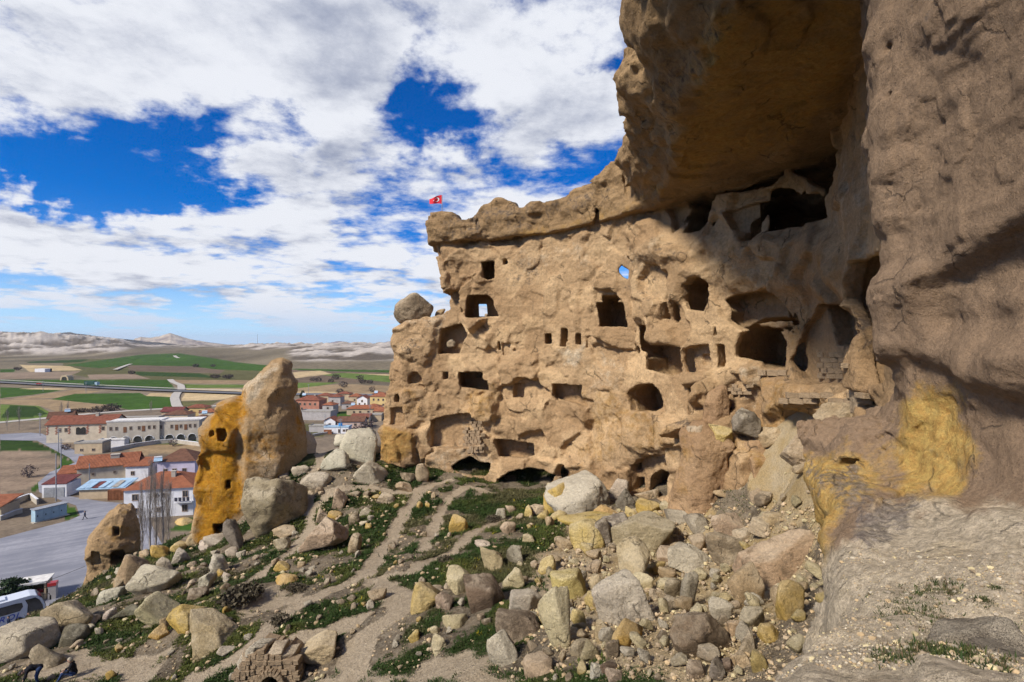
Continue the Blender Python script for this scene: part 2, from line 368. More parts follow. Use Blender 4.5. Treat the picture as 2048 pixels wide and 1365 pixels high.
def build_slope():
    xs = np.arange(-82, 40.01, .3); ys = np.arange(3, 96.01, .3); X, Y = np.meshgrid(xs, ys, indexing='ij')
    Z = slope(X, Y)-.12*smooth01(sandiness(X, Y))
    Z = Z+.07*fbm(v3(X*2.2, Y*2.2, 1), 3, 5)
    n, m = X.shape; V = v3(X, Y, Z).reshape(-1, 3); I = np.arange(n*m).reshape(n, m)
    F = np.stack([I[:-1, :-1], I[1:, :-1], I[1:, 1:], I[:-1, 1:]], -1).reshape(-1, 4)
    keep = ~((V[F, 2] < PLAIN-.6).all(1)); F = F[keep]
    me = np_mesh('rocky_slope', V, F)
    set_attr(me, 'ground', np.c_[sandiness(V[:, 0], V[:, 1]), greenness(V[:, 0], V[:, 1]), np.zeros(len(V))])
    m_, T, b = base_mat('slope_earth', .95, .1)
    pos = T.new('ShaderNodeNewGeometry').outputs['Position']
    s, g, _ = T.sep(T.attr('ground').outputs['Vector'])
    n1 = T.noise(pos, .5, 6, .65); n2 = T.noise(pos, 3.5, 6, .7); n3 = T.noise(pos, 14, 4, .7)
    px_, py_, pz_ = T.sep(pos)
    soil = T.mix(T.ramp(n1, .35, .65), (.105, .082, .055), (.24, .19, .13))
    soil = T.mix(T.ramp(n2, .4, .7, 0, .7), soil, (.33, .28, .21))
    warm = T.ramp(px_, -4, 10)
    sand = T.mix(T.ramp(n2, .3, .7), (.37, .295, .205), (.47, .385, .275))
    sand = T.mix(warm, sand, T.mix(T.ramp(n1, .35, .65), (.44, .32, .155), (.52, .42, .27)))
    grn = T.mix(T.ramp(n2, .3, .7), (.022, .034, .010), (.055, .062, .018))
    grn = T.mix(T.ramp(n1, .5, .7, 0, .7), grn, (.075, .07, .018))
    col = T.mix(T.ramp(T.math('ADD', s, T.math('MULTIPLY', T.math('SUBTRACT', n2, .5), .7)), .35, .65), soil, sand)
    col = T.mix(T.ramp(T.math('ADD', g, T.math('MULTIPLY', T.math('SUBTRACT', n2, .5), 1.2)), .4, .62, 0, .9), col, grn)
    col = T.mix(.6, col, T.mix(T.ramp(n3, .3, .7), (.62, .62, .62), (1.2, 1.18, 1.15)), 'MULTIPLY')
    T.put(b.inputs['Base Color'], col)
    h = T.math('ADD', n2, T.math('MULTIPLY', n3, .4)); bump(T, b, h, .22)
    o = link('rocky_slope', me, None, m_); tag(o, 'steep rubble slope of grass, sand and footpaths below the cave cliff', kind='structure')
build_slope()

# ================================================================== THE CAVE CLIFF
from mathutils import kdtree
_pl = np.array([(-16.5,62.2),(-13.5,60.7),(-9,60),(-1.3,57),(4.05,54.3),(8.6,49.8),(12.1,44.6),(14.5,39.8),(16.7,36.4),(18.5,33.2),(18.1,29.2),(16.0,24.2),(14.2,20.4),(12.6,16.0),(11.6,12.5)], np.float64)
def _smooth_line(p, step=.1):
    t = np.r_[0, np.cumsum(np.hypot(*np.diff(p, axis=0).T))]; tt = np.arange(0, t[-1], step)
    q = np.c_[np.interp(tt, t, p[:, 0]), np.interp(tt, t, p[:, 1])]; k = np.hanning(33); k /= k.sum()
    return np.c_[np.convolve(np.pad(q[:, 0], 16, 'edge'), k, 'valid'), np.convolve(np.pad(q[:, 1], 16, 'edge'), k, 'valid')]
WL = _smooth_line(_pl); WU = np.r_[0, np.cumsum(np.hypot(*np.diff(WL, axis=0).T))]
WT = np.gradient(WL, axis=0); WT /= np.linalg.norm(WT, axis=1, keepdims=True); WN = np.c_[WT[:, 1], -WT[:, 0]]   # WN looks out of the rock
_wa = WL[:, 0]/WL[:, 1]
def wall_uz(px, py):
    k = np.interp((px-1024)/1024, _wa, np.arange(len(_wa))); Y = np.interp(k, np.arange(len(_wa)), WL[:, 1])
    return float(np.interp(k, np.arange(len(_wa)), WU)), (682.5-py)/1024*float(Y)
def wall_pt(u, z, out=0.):
    x = np.interp(u, WU, WL[:, 0]); y = np.interp(u, WU, WL[:, 1]); n = np.array([np.interp(u, WU, WN[:, 0]), np.interp(u, WU, WN[:, 1])])
    return np.array([x+n[0]*out, y+n[1]*out, z]), math.atan2(-n[0], n[1])+math.pi   # point, and the z-turn that makes local -y look out
SIL = [(858,480),(870,497),(873,520),(886,560),(893,590),(898,618),(880,630),(850,634),(815,640),(795,652),(786,672),(783,700),(778,745),(775,790),(768,835),(764,880),(760,915),(752,960)]
# carved rooms, windows, niches: outline in the survey photograph, depth in metres, side skew (0 straight in, 1 along the line of sight)
CAVES = [
 ([(961,523),(988,522),(988,556),(975,561),(966,556)], 3.2, .25), ([(1005,520),(1013,516),(1016,527),(1006,531)], 1.8, .2),
 ([(933,590),(975,589),(985,600),(990,612),(997,633),(928,636)], 3.4, .35), ([(957,608),(974,608),(976,634),(958,634)], 24, 1.),
 ([(1237,538),(1243,530),(1259,540),(1257,560),(1247,556),(1238,546)], 24, 1.), ([(1191,605),(1244,605),(1247,625),(1252,654),(1198,654)], 4.5, .3),
 ([(1089,668),(1104,667),(1106,688),(1090,689)], 1.8, .3), ([(1122,657),(1135,657),(1135,695),(1122,694)], 2.0, .3), ([(1149,667),(1162,668),(1162,691),(1150,690)], 1.8, .3),
 ([(1171,674),(1179,671),(1181,695),(1171,696)], .35, .1), ([(996,683),(1001,683),(1001,701),(996,701)], .9, .2), ([(1003,686),(1019,687),(1018,711),(1004,711)], .38, 0),
 ([(1025,703),(1030,686),(1040,682),(1048,690),(1051,702)], .42, 0), ([(817,769),(818,753),(826,744),(839,744),(847,755),(847,766)], .9, .1), ([(886,744),(898,744),(898,758),(887,760)], 1.1, .3),
 ([(918,744),(967,744),(972,759),(982,762),(983,782),(922,776),(918,769)], 3.0, .3), ([(926,748),(941,748),(941,760),(926,760)], 5.0, .3), ([(790,790),(797,787),(801,795),(799,806),(791,804)], 1.4, .3),
 ([(1025,767),(1045,766),(1047,797),(1025,796)], 1.4, .15), ([(1104,768),(1163,771),(1163,812),(1108,796),(1104,790)], 1.5, .15),
 ([(861,841),(895,830),(942,826),(962,843),(966,890),(928,897),(860,897)], 1.35, .1), ([(990,880),(1022,879),(1067,888),(1069,912),(1045,916),(998,914)], 1.6, .1), ([(1040,887),(1062,887),(1062,908),(1040,906)], 2.3, .1),
 ([(900,934),(918,922),(942,912),(962,924),(982,926),(981,944),(969,954),(942,953),(905,943)], 4.5, .3), ([(967,928),(980,928),(979,944),(966,946)], 7, .4),
 ([(996,985),(996,958),(1023,941),(1057,934),(1090,937),(1114,948),(1110,960),(1083,980),(1050,988)], 3.4, .3), ([(1062,949),(1082,950),(1082,978),(1062,980)], 6, .4),
 ([(1116,960),(1117,938),(1124,927),(1134,930),(1141,948),(1141,960)], 1.1, .1), ([(876,708),(881,658),(922,646),(935,668),(927,685),(918,708)], 1.7, .15), ([(780,850),(782,816),(806,814),(808,826),(810,850)], .6, 0), ([(806,826),(811,826),(811,848),(806,848)], 1.8, .2),
 ([(1369,600),(1372,572),(1388,556),(1405,553),(1418,563),(1419,605),(1408,623),(1375,620)], 2.6, .2), ([(1327,638),(1331,610),(1341,598),(1346,602),(1339,640)], 1.6, .3), ([(1344,640),(1350,604),(1356,596),(1357,640),(1350,648)], 1.6, .3),
 ([(1274,650),(1300,650),(1300,690),(1340,692),(1358,695),(1363,745),(1340,752),(1292,740),(1290,706),(1278,700)], 3.6, .2),
 ([(1447,600),(1470,588),(1520,582),(1540,576),(1555,590),(1572,620),(1578,642),(1548,644),(1535,645),(1480,655),(1455,640),(1460,620)], 2.0, .1), ([(1541,586),(1556,594),(1572,622),(1577,640),(1550,643)], 3.6, .3),
 ([(1473,715),(1473,690),(1483,668),(1505,655),(1535,653),(1558,666),(1570,690),(1572,735),(1530,738),(1520,722)], 6.5, .3),
 ([(1625,610),(1660,602),(1680,610),(1700,650),(1702,765),(1620,770),(1600,760),(1580,720),(1600,650)], 1.1, .1), ([(1626,612),(1660,604),(1680,612),(1698,650),(1700,682),(1640,682)], 1.9, .05),
 ([(1366,700),(1390,690),(1420,688),(1424,745),(1372,745),(1364,725)], .9, .1), ([(1388,710),(1408,708),(1408,732),(1388,732)], 1.3, 0), ([(1436,690),(1444,687),(1453,692),(1453,736),(1436,736)], 1.4, .2),
 ([(1252,785),(1270,772),(1305,768),(1322,790),(1324,812),(1318,823),(1258,823)], 1.1, .1), ([(1270,800),(1277,780),(1290,775),(1302,784),(1303,805),(1297,821),(1277,821)], 3.6, .3),
 ([(1256,940),(1275,918),(1310,908),(1345,925),(1357,950),(1357,975),(1340,995),(1290,995),(1258,985)], 1.35, .1), ([(1257,931),(1265,930),(1265,945),(1258,945)], 2.6, .2), ([(1260,961),(1276,961),(1276,985),(1260,985)], 3.2, .3),
 ([(1295,992),(1297,972),(1308,964),(1322,970),(1323,992)], 3.2, .2), ([(1335,953),(1352,951),(1353,970),(1336,971)], 2.4, .2), ([(1309,950),(1319,947),(1321,956),(1310,957)], 2.2, .2), ([(1308,932),(1314,932),(1314,937),(1308,937)], 1.9, .1),
 ([(1376,775),(1400,768),(1417,780),(1414,830),(1380,830)], 1.8, .2), ([(1431,676),(1434,651),(1443,664),(1442,670)], .8, .1),
 ([(1536,470),(1540,380),(1560,372),(1585,374),(1595,388),(1632,385),(1645,415),(1646,435),(1620,448),(1570,460)], 6.5, .3), ([(1490,485),(1492,445),(1508,432),(1522,438),(1524,480)], 2.2, .2), ([(1450,425),(1490,410),(1535,400),(1530,440),(1500,470),(1468,460)], .7, 0),
 ([(1368,468),(1372,440),(1400,404),(1424,405),(1420,432),(1403,462)], 5.5, .3), ([(1372,374),(1375,395),(1432,402),(1436,392),(1480,384),(1545,373),(1570,352),(1575,320),(1520,300),(1440,330)], 3.6, .2),
 ([(1628,372),(1588,345),(1582,300),(1660,270),(1672,300),(1655,365),(1640,378)], 3.2, .2), ([(1700,600),(1712,520),(1766,503),(1770,760),(1735,772),(1722,720),(1722,660)], 1.6, .1),
 ([(1298,410),(1306,405),(1309,424),(1300,426)], 1.2, .2), ([(1330,418),(1380,388),(1420,385),(1425,405),(1400,404),(1372,440),(1348,470),(1340,440)], .9, 0), ([(1684,690),(1694,686),(1697,697),(1687,700)], 1.0, .1)]
# bulges and scars of the face: outline, metres out (+) or in (-), softness
SCARS = [
 ([(1365,1060),(1372,880),(1385,845),(1440,830),(1500,835),(1560,900),(1555,1060)], 2.3, .5), ([(1372,880),(1380,850),(1415,835),(1425,860),(1420,890)], .8, .3), ([(1412,860),(1414,790),(1437,765),(1455,775),(1456,850)], 2.3, .3),
 ([(1420,880),(1500,815),(1512,860),(1500,890),(1470,900)], 1.2, .25), ([(1464,900),(1500,880),(1548,905),(1560,1000),(1500,990),(1508,920)], .55, .2), ([(1447,905),(1458,903),(1446,1010),(1436,1024)], -1.6, .12),
 ([(764,930),(768,850),(800,856),(832,862),(832,930)], 1.0, .35), ([(782,700),(788,655),(830,640),(880,640),(870,700),(850,730)], .7, .5), ([(940,790),(985,785),(1000,830),(975,850),(942,830)], .9, .4),
 ([(1250,830),(1310,815),(1360,850),(1350,900),(1300,905),(1255,890)], .8, .4), ([(1160,800),(1185,800),(1205,930),(1185,960)], -.5, .25), ([(1160,560),(1195,540),(1165,640),(1150,720)], -.35, .4), ([(1195,620),(1205,580),(1220,575),(1238,600)], -.5, .2),
 ([(1265,560),(1300,480),(1360,480),(1420,540),(1420,560),(1380,560),(1350,620),(1290,650),(1270,640)], .9, .6), ([(1285,560),(1310,528),(1345,545),(1345,600),(1300,600)], -.8, .2), ([(1290,690),(1300,640),(1345,655),(1350,688)], .7, .3),
 ([(1420,480),(1560,470),(1680,480),(1700,540),(1690,600),(1560,580),(1470,585),(1430,560)], .8, .8), ([(1250,465),(1300,440),(1420,480),(1400,520),(1290,520)], .5, .5), ([(1410,440),(1440,430),(1465,470),(1470,520),(1420,520)], -.5, .25),
 ([(985,800),(1040,800),(1100,800),(1105,850),(1030,880),(985,860)], .5, .5), ([(1000,920),(1080,915),(1160,930),(1120,950),(1000,960)], .5, .3), ([(930,640),(975,637),(945,662)], 1.3, .2), ([(880,500),(1030,488),(1020,510),(980,520),(890,530)], .3, .3),
 ([(920,560),(960,545),(940,590),(905,600)], -.35, .2), ([(940,720),(1000,715),(1010,760),(985,765),(970,745)], .3, .3), ([(1010,715),(1045,712),(1040,760),(1008,740)], .2, .2), ([(1180,690),(1270,700),(1270,740),(1210,740),(1185,720)], -.45, .15),
 ([(1425,740),(1510,735),(1515,770),(1490,830),(1430,800)], .9, .4), ([(1375,750),(1430,745),(1425,770),(1372,770)], .7, .2), ([(1530,760),(1640,765),(1700,790),(1700,830),(1540,830)], 1.0, .5), ([(800,700),(850,690),(870,760),(810,830)], .35, .4),
 ([(1710,770),(1722,600),(1735,640),(1728,780)], .5, .15), ([(830,860),(860,850),(860,900),(840,930)], .5, .2), ([(1210,860),(1300,850),(1290,905),(1260,930),(1200,960)], .4, .5)]

def build_cliff():
    h = .115; org = np.array([-19., 9., -21.]); dim = np.array([51.5, 64, 33.6]); n = np.ceil(dim/h).astype(int)
    xs = org[0]+h*np.arange(n[0]); ys = org[1]+h*np.arange(n[1]); zs = (org[2]+h*np.arange(n[2])).astype(np.float32)
    X, Y = np.meshgrid(xs, ys, indexing='ij')
    # plan coordinates along (u) and into (w) the wall
    cs = 8; coarse = WL[::cs]; best = np.full(X.shape, 1e9); K = np.zeros(X.shape, int)
    for k, (a, b) in enumerate(coarse):
        d = (X-a)**2+(Y-b)**2; m = d < best; best[m] = d[m]; K[m] = k*cs
    for off in range(-cs, cs+1):
        kk = np.clip(K+off, 0, len(WL)-1) if off == -cs else kk
        c = np.clip(K+off, 0, len(WL)-1); d = (X-WL[c, 0])**2+(Y-WL[c, 1])**2
        if off == -cs: bd = d; bk = c.copy()
        else: m = d < bd; bd = np.where(m, d, bd); bk = np.where(m, c, bk)
    dx, dy = X-WL[bk, 0], Y-WL[bk, 1]
    along = dx*WT[bk, 0]+dy*WT[bk, 1]; U = WU[bk]+along; Wd = -(dx*WN[bk, 0]+dy*WN[bk, 1])
    lost = (np.abs(along) > .6) & (bk > 2) & (bk < len(WL)-3)           # beyond a bend
    Wd = np.where(lost, np.sign(Wd)*np.sqrt(bd), Wd)
    # relief on the (u,z) sheet
    ug = np.arange(-4, WU[-1]+6, .13); UG, ZG = np.meshgrid(ug, zs, indexing='ij')
    D = .30*fbm(v3(UG*.16, ZG*.2, 0), 3, 61)+.14*fbm(v3(UG*.5, ZG*.62, 2), 3, 67)+.07*fbm(v3(UG*1.7, ZG*2.2, 5), 3, 71)
    tone = np.zeros_like(D)
    for nf, amp, tilt, sx, seed in [(330, .25, .26, 1.0, 5), (1900, .085, .28, 1.25, 6)]:        # rock-fall scars: flat facets with sharp steps between them
        r = np.random.RandomState(seed); su = r.uniform(ug[0], ug[-1], nf); sz = r.uniform(zs[0], zs[-1], nf); off = r.normal(0, amp, nf); gu = r.normal(0, tilt, nf)*amp*2.4; gz = r.normal(0, tilt, nf)*amp*2.4; tn = r.rand(nf)
        kd = kdtree.KDTree(nf)
        for i in range(nf): kd.insert((su[i], sz[i]*sx, 0), i)
        kd.balance(); wu = UG+.55*fbm(v3(UG*.7, ZG*.7, seed), 3, 91+seed); wz = (ZG+.55*fbm(v3(UG*.7, ZG*.7, seed+5), 3, 95+seed))*sx
        i1 = np.zeros(UG.size, int); i2 = i1.copy(); d1 = np.zeros(UG.size); d2 = d1.copy()
        for k, (a_, b_) in enumerate(zip(wu.ravel().tolist(), wz.ravel().tolist())):
            q_ = kd.find_n((a_, b_, 0), 2); i1[k], d1[k], i2[k], d2[k] = q_[0][1], q_[0][2], q_[1][1], q_[1][2]
        u_, z_ = UG.ravel(), ZG.ravel(); f1 = off[i1]+gu[i1]*(u_-su[i1])+gz[i1]*(z_-sz[i1]); f2 = off[i2]+gu[i2]*(u_-su[i2])+gz[i2]*(z_-sz[i2])
        t_ = .5+.5*smooth01((d2-d1)/.22); D += (f1*t_+f2*(1-t_)).reshape(D.shape); tone += (tn[i1]*t_+tn[i2]*(1-t_)).reshape(D.shape)*(.7 if nf < 1000 else .3)
    strata = fbm(v3(UG*.05, ZG*1.6, 1), 3, 79); D += .07*strata
    D *= (.5+.5*smooth01((fbm(v3(UG*.11, ZG*.14, 12), 2, 83)+.3)/.6))
    smoothzone = poly_sdf(np.stack([UG, ZG], -1), [wall_uz(*p) for p in [(1000,520),(1200,470),(1180,560),(1150,690),(980,690)]]); D *= .55+.45*smooth01(smoothzone/2+.5)
    rag = .22*fbm(v3(UG*1.1, ZG*1.1, 3), 3, 89)
    for q, a, s in SCARS:
        sd = poly_sdf(np.stack([UG, ZG], -1), [wall_uz(*p) for p in q])+rag*1.5; D += a*smooth01(.5-sd/(2*s))
    # foot of the wall spreads where it meets the slope
    S2 = [wall_uz(*p) for p in SIL]; zt = 12.45; bot = -30.
    S2 = [(S2[0][0], zt)]+S2[1:]+[(S2[-1][0]-1, bot), (WU[-1]+9, bot), (WU[-1]+9, zt)]
    SD = poly_sdf(np.stack([UG, ZG], -1), S2)+rag*.9
    iu = np.clip((U-ug[0])/.13, 0, len(ug)-2); i0 = iu.astype(int); fr = (iu-i0).astype(np.float32)[:, :, None]
    F = np.empty(tuple(n), np.float32)
    for a in range(0, n[0], 32):                                        # slabs keep the memory down
        s = slice(a, a+32); f_ = fr[s]; d = D[i0[s]]*(1-f_)+D[i0[s]+1]*f_
        f = -(Wd[s].astype(np.float32)[:, :, None]+d); f = np.maximum(f, (Wd[s]-np.where(U[s] < 34, 9.0, 24.0)).astype(np.float32)[:, :, None])
        f = np.maximum(f, SD[i0[s]]*(1-f_)+SD[i0[s]+1]*f_); F[s] = f
    # carve
    for q, dep, skew in CAVES:
        if dep > 12:                                                    # pierced right through the fin of rock
            qq = np.array(q, np.float32); A = X/np.maximum(Y, 1)*1024+1024; cols = np.where((Wd > -4.5) & (Wd < dep) & (A > qq[:, 0].min()-12) & (A < qq[:, 0].max()+12)); a_ = np.broadcast_to(A[cols][:, None], (len(cols[0]), len(zs))); b_ = 682.5-zs[None, :]/Y[cols][:, None]*1024
            sd = poly_sdf(np.stack([a_, b_], -1).astype(np.float32), qq)/1024*Y[cols][:, None]; sub = F[cols[0], cols[1]]; F[cols[0], cols[1]] = np.maximum(sub, -sd); continue
        pz = [wall_uz(*p) for p in q]; pu = np.array([a for a, _ in pz]); pzz = np.array([b for _, b in pz]); uc = pu.mean()
        k = int(np.clip(np.searchsorted(WU, uc), 0, len(WL)-1)); view = WL[k]/np.linalg.norm(WL[k])
        inn = -(view@WN[k]); slip = (view@WT[k])/max(inn, .25)*skew
        cols = np.where((Wd > -4.5) & (Wd < dep*1.55+.8) & (U-slip*np.maximum(Wd, 0) > pu.min()-1.6) & (U-slip*np.maximum(Wd, 0) < pu.max()+1.6))
        z0 = max(0, int((pzz.min()-1.4-org[2])/h)); z1 = int((pzz.max()+1.4-org[2])/h)+1; zz = zs[z0:z1]
        u = U[cols][:, None]; w = Wd[cols][:, None]; uu = np.broadcast_to(u-slip*np.maximum(w, 0), (len(cols[0]), len(zz)))
        zz2 = np.broadcast_to(zz, uu.shape); small = (pu.max()-pu.min()) < 1.6
        nz = fbm(v3(uu*1.3, zz2*1.3, np.broadcast_to(w, uu.shape)*.5), 2, 97)*(.03 if small else .08)
        c = poly_sdf(np.stack([uu, zz2], -1).astype(np.float32), pz)+nz
        wb = np.broadcast_to(w, uu.shape); c0 = np.maximum(c, wb-dep+nz*1.5)
        if dep >= 2.3 and not small: c0 = np.minimum(c0, np.maximum(np.maximum(c-.75, .55-wb), wb-dep*1.5))      # the room is wider than its opening
        elif dep >= 1.4 and not small: c0 = np.minimum(c0, np.maximum(np.maximum(c-.3, .5-wb), wb-dep*1.3))
        c = c0
        sub = F[cols[0], cols[1], z0:z1]; F[cols[0], cols[1], z0:z1] = np.maximum(sub, -c)
    pts, quads, nrm = vdb_surface(F, org, h)
    del F
    # leave out what lies far under the ground or right at the back
    fc = pts[quads].mean(1); keep = fc[:, 2] > slope0(fc[:, 0], fc[:, 1])-1.6; quads = quads[keep]
    fin = .05*fbm(pts*2.6, 3, 101)+.03*fbm(pts*6.5, 2, 103, ridged=True)
    pts = pts+nrm*fin[:, None]
    ix = np.clip(((pts[:, 0]-org[0])/h).round().astype(int), 0, n[0]-1); iy = np.clip(((pts[:, 1]-org[1])/h).round().astype(int), 0, n[1]-1); iz = np.clip(((pts[:, 2]-org[2])/h).round().astype(int), 0, n[2]-1)
    return pts, quads, tone[i0[ix, iy], iz]

def stains(pts, regs):
    """mineral staining: regions surveyed on the face (r sulphur, g lichen, soot and one painted cave shadow, b bleached)"""
    a = pts[:, 0]/np.maximum(pts[:, 1], .5)*1024+1024; b = 682.5-pts[:, 2]/np.maximum(pts[:, 1], .5)*1024
    S = np.zeros((len(pts), 3), np.float32); rag = 26*fbm(np.c_[a, b, np.zeros(len(a))]*.018, 3, 107); ab = np.stack([a, b], -1).astype(np.float32)
    for ch, amt, soft, q in regs:
        q_ = np.array(q); m = (a > q_[:, 0].min()-80) & (a < q_[:, 0].max()+80) & (b > q_[:, 1].min()-80) & (b < q_[:, 1].max()+80)
        if not m.any(): continue
        sd = poly_sdf(ab[m], q)+rag[m]; S[m, ch] = np.maximum(S[m, ch], amt*smooth01(.5-sd/(2*soft)))
    return S
CLIFF_STAINS_AND_SHADE = [
 (0,1.,14,[(758,935),(766,850),(800,858),(832,866),(830,900),(800,930)]), (0,.5,45,[(1150,770),(1260,780),(1360,850),(1360,920),(1250,905),(1200,960),(1160,900)]), (0,.6,30,[(920,780),(1000,780),(980,840),(930,840)]),
 (0,.45,30,[(1350,880),(1500,820),(1560,900),(1540,1000),(1490,960),(1480,900),(1390,1000),(1370,1030)]), (0,.5,35,[(1500,740),(1700,800),(1650,920),(1560,930),(1520,850)]), (0,.45,30,[(790,760),(860,760),(850,850),(790,840)]),
 (0,.35,40,[(1420,470),(1700,470),(1690,600),(1430,580)]), (0,.5,18,[(1560,640),(1620,620),(1600,720),(1570,700)]),
 (1,1.,22,[(1000,525),(1050,505),(1100,540),(1060,580),(1010,580)]), (1,.9,30,[(782,650),(870,640),(880,690),(790,720)]), (1,.8,25,[(1240,540),(1300,480),(1400,500),(1330,560),(1300,640),(1260,640)]),
 (1,1.,14,[(1104,768),(1140,768),(1138,798),(1104,795)]), (1,.9,20,[(1560,700),(1620,690),(1620,760),(1570,760)]), (1,.9,20,[(1700,620),(1766,610),(1766,720),(1710,720)]), (1,.8,20,[(1200,930),(1370,830),(1400,870),(1370,930)]),  # first patch paints the left jamb's cast shadow inside a cave
 (1,.7,30,[(880,500),(960,500),(950,540),(890,560)]), (1,.9,16,[(1460,810),(1515,815),(1510,870),(1465,880)]), (1,.6,30,[(1350,370),(1450,370),(1430,420),(1350,470)]), (1,.55,16,[(940,590),(1020,560),(1160,580),(1150,600),(960,600)]),
 (1,.5,50,[(1000,560),(1180,560),(1150,660),(1000,660)]), (1,.45,40,[(880,690),(990,700),(980,790),(880,780)]), (1,.5,40,[(1060,820),(1180,830),(1150,930),(1040,900)]), (1,.55,35,[(1420,500),(1560,500),(1560,580),(1430,570)]), (2,.5,40,[(1030,500),(1180,460),(1180,520),(1050,560)]), (2,.45,40,[(1160,700),(1260,700),(1250,800),(1170,780)]), (2,.5,30,[(1360,860),(1440,850),(1440,1030),(1350,1030)]), (2,.8,14,[(1110,695),(1165,695),(1160,740),(1120,740)]), (2,.6,25,[(790,630),(900,620),(880,660),(800,660)]), (2,.5,30,[(850,890),(1000,890),(1000,960),(840,960)]), (2,.45,30,[(1640,300),(1750,250),(1760,500),(1700,560),(1650,420)]), (2,.5,25,[(1240,500),(1330,460),(1300,540),(1240,560)]), (2,.6,14,[(1490,740),(1525,740),(1510,820),(1490,800)])]
M_CLIFF = cliff_mat('cliff_tuff', (.375, .245, .132), (.595, .425, .245), (.062, .050, .042), (.42, .27, .09), strata=.35, streak=.25)
M_CAP = cliff_mat('caprock_crust', (.27, .175, .09), (.44, .30, .16), (.06, .05, .042), (.46, .31, .10), strata=1.0, lich=(.42, .6))
cp, cq, ct = build_cliff()
me = np_mesh('cave_cliff', cp, cq); set_attr(me, 'stain', stains(cp, CLIFF_STAINS_AND_SHADE)); set_attr(me, 'tone', ct)
CLIFF = link('cave_cliff', me, None, M_CLIFF)
tag(CLIFF, 'tall tan cliff riddled with carved cave rooms, windows and niches', 'cliff')

def build_cap():
    h = .17; org = np.array([-13., 3., 9.6]); dim = np.array([38, 66, 13.]); n = np.ceil(dim/h).astype(int)
    xs, ys, zs = [org[i]+h*np.arange(n[i]) for i in range(3)]; X, Y = np.meshgrid(xs, ys, indexing='ij')
    out = [(-9.35,61.2),(-9.2,59.7),(-1.6,56.3),(3.7,53.5),(8.0,48.9),(11.1,44.0),(12.0,40),(10.7,34),(9.5,28),(8.4,22.5),(7.2,17),(6.0,11),(5.0,3.5),(22,3.5),(32,30),(20,62),(0,70),(-9.6,66)]
    sd = poly_sdf(np.stack([X, Y], -1).astype(np.float32), out)
    ns = .35*fbm(v3(X*.25, Y*.25, 0), 3, 111)
    # heights of the top along the rim
    key = np.array([P(868,430,60.3),P(905,432,60),P(940,452,59.4),P(958,446,59),P(968,412,58.6),P(1005,400,58),P(1030,405,57),P(1046,432,56.5),P(1065,410,56),P(1110,412,54.5),P(1128,405,53),P(1160,380,51.5),P(1200,373,49.6),P(1214,348,49),P(1235,330,47.6),P(1250,322,45.6)])
    top_pts = [(a, b, c) for a, b, c in key]+[(8.6,42,17.2),(8.,38,18),(7,33,17.5),(8,26,21),(8,15,22),(20,20,22),(22,45,18),(12,60,15),(0,68,14.5),(-9,66,14)]
    num = 0; den = 0
    for a, b, c in top_pts:
        wgt = 1/((X-a)**2+((Y-b)*.6)**2+.2)**2.6; num = num+wgt*c; den = den+wgt
    top = (num/den+.18*fbm(v3(X*.8, Y*.8, 3), 3, 113)).astype(np.float32)
    near = smooth01((46-Y)/6.); bot = (11.35-.25*near+.35*fbm(v3(X*.2, Y*.2, 5), 3, 117)*(.25+near)+.8*near*np.round(fbm(v3(X*.16, Y*.1, 8), 2, 119)*4)/4+.35*near*np.round(fbm(v3(X*.5, Y*.3, 9), 2, 137)*3)/3).astype(np.float32)
    Z = zs[None, None, :].astype(np.float32)
    t = np.clip((Z-11.2)/3.6, 0, 1.6); bulge = (.45*np.sqrt(np.clip(t, 0, 1))+near[:, :, None]*(2.5*np.sin(np.clip(t, 0, 1.25)*1.35))).astype(np.float32)
    XX, YY, ZZ = [a.astype(np.float32) for a in np.broadcast_arrays(X[:, :, None], Y[:, :, None], Z)]
    f = (sd+ns)[:, :, None]-bulge
    m = np.abs(f) < 2.2; pm = np.stack([XX[m], YY[m], ZZ[m]], -1)
    nr = smooth01((47-pm[:, 1])/8.); rough = (.42+.35*nr)*fbm(pm*np.array([.5, .5, .6]), 3, 121)+nr*.35*np.round(fbm(pm*np.array([.12, .12, .75])+3, 2, 131)*5)/5*1.6+(.5-.05*nr)*np.round(fbm(pm*.33, 2, 133)*3)/3+.22*np.round(fbm(pm*.8, 2, 135)*3)/3+.18*np.round(fbm(pm*np.array([.42, .42, .9]), 2, 123)*4)/4*2+.13*fbm(pm*np.array([.15, .15, 1.9]), 2, 125)
    f[m] += rough
    # joints that split the caprock into blocks
    for a, b, wd, dp in [(P(1008,400,58),P(1044,445,56.6),.42,3.),(P(1044,445,56.6),P(1030,492,56.6),.40,2.),(P(1196,372,49.8),P(1193,445,49.2),.26,1.4),(P(960,455,59),P(966,412,58.6),.45,1.2),(P(958,470,58.6),P(962,500,58.4),.3,1.2),(P(1250,325,45.8),P(1260,400,44.3),.3,1.2)]:
        ab = b-a; q = np.stack([XX[m]-a[0], (YY[m]-a[1])*.35, ZZ[m]-a[2]], -1); ab2 = ab*np.array([1, .35, 1])
        tt = np.clip(q@ab2/(ab2@ab2), 0, 1); d = np.linalg.norm(q-tt[:, None]*ab2, axis=1); f[m] = np.maximum(f[m], np.minimum(wd-d, 9.) )
    f = np.maximum(f, bot[:, :, None]-Z+.0); f = np.maximum(f, Z-top[:, :, None])
    f = np.maximum(f, 3.9-YY)
    pts, quads, nrm = vdb_surface(f, org, h)
    pts = pts+nrm*(.06*fbm(pts*1.9, 3, 127)+.035*fbm(pts*5.5, 2, 129, ridged=True))[:, None]
    return pts, quads
pp, pq = build_cap()
me = np_mesh('caprock', pp, pq)
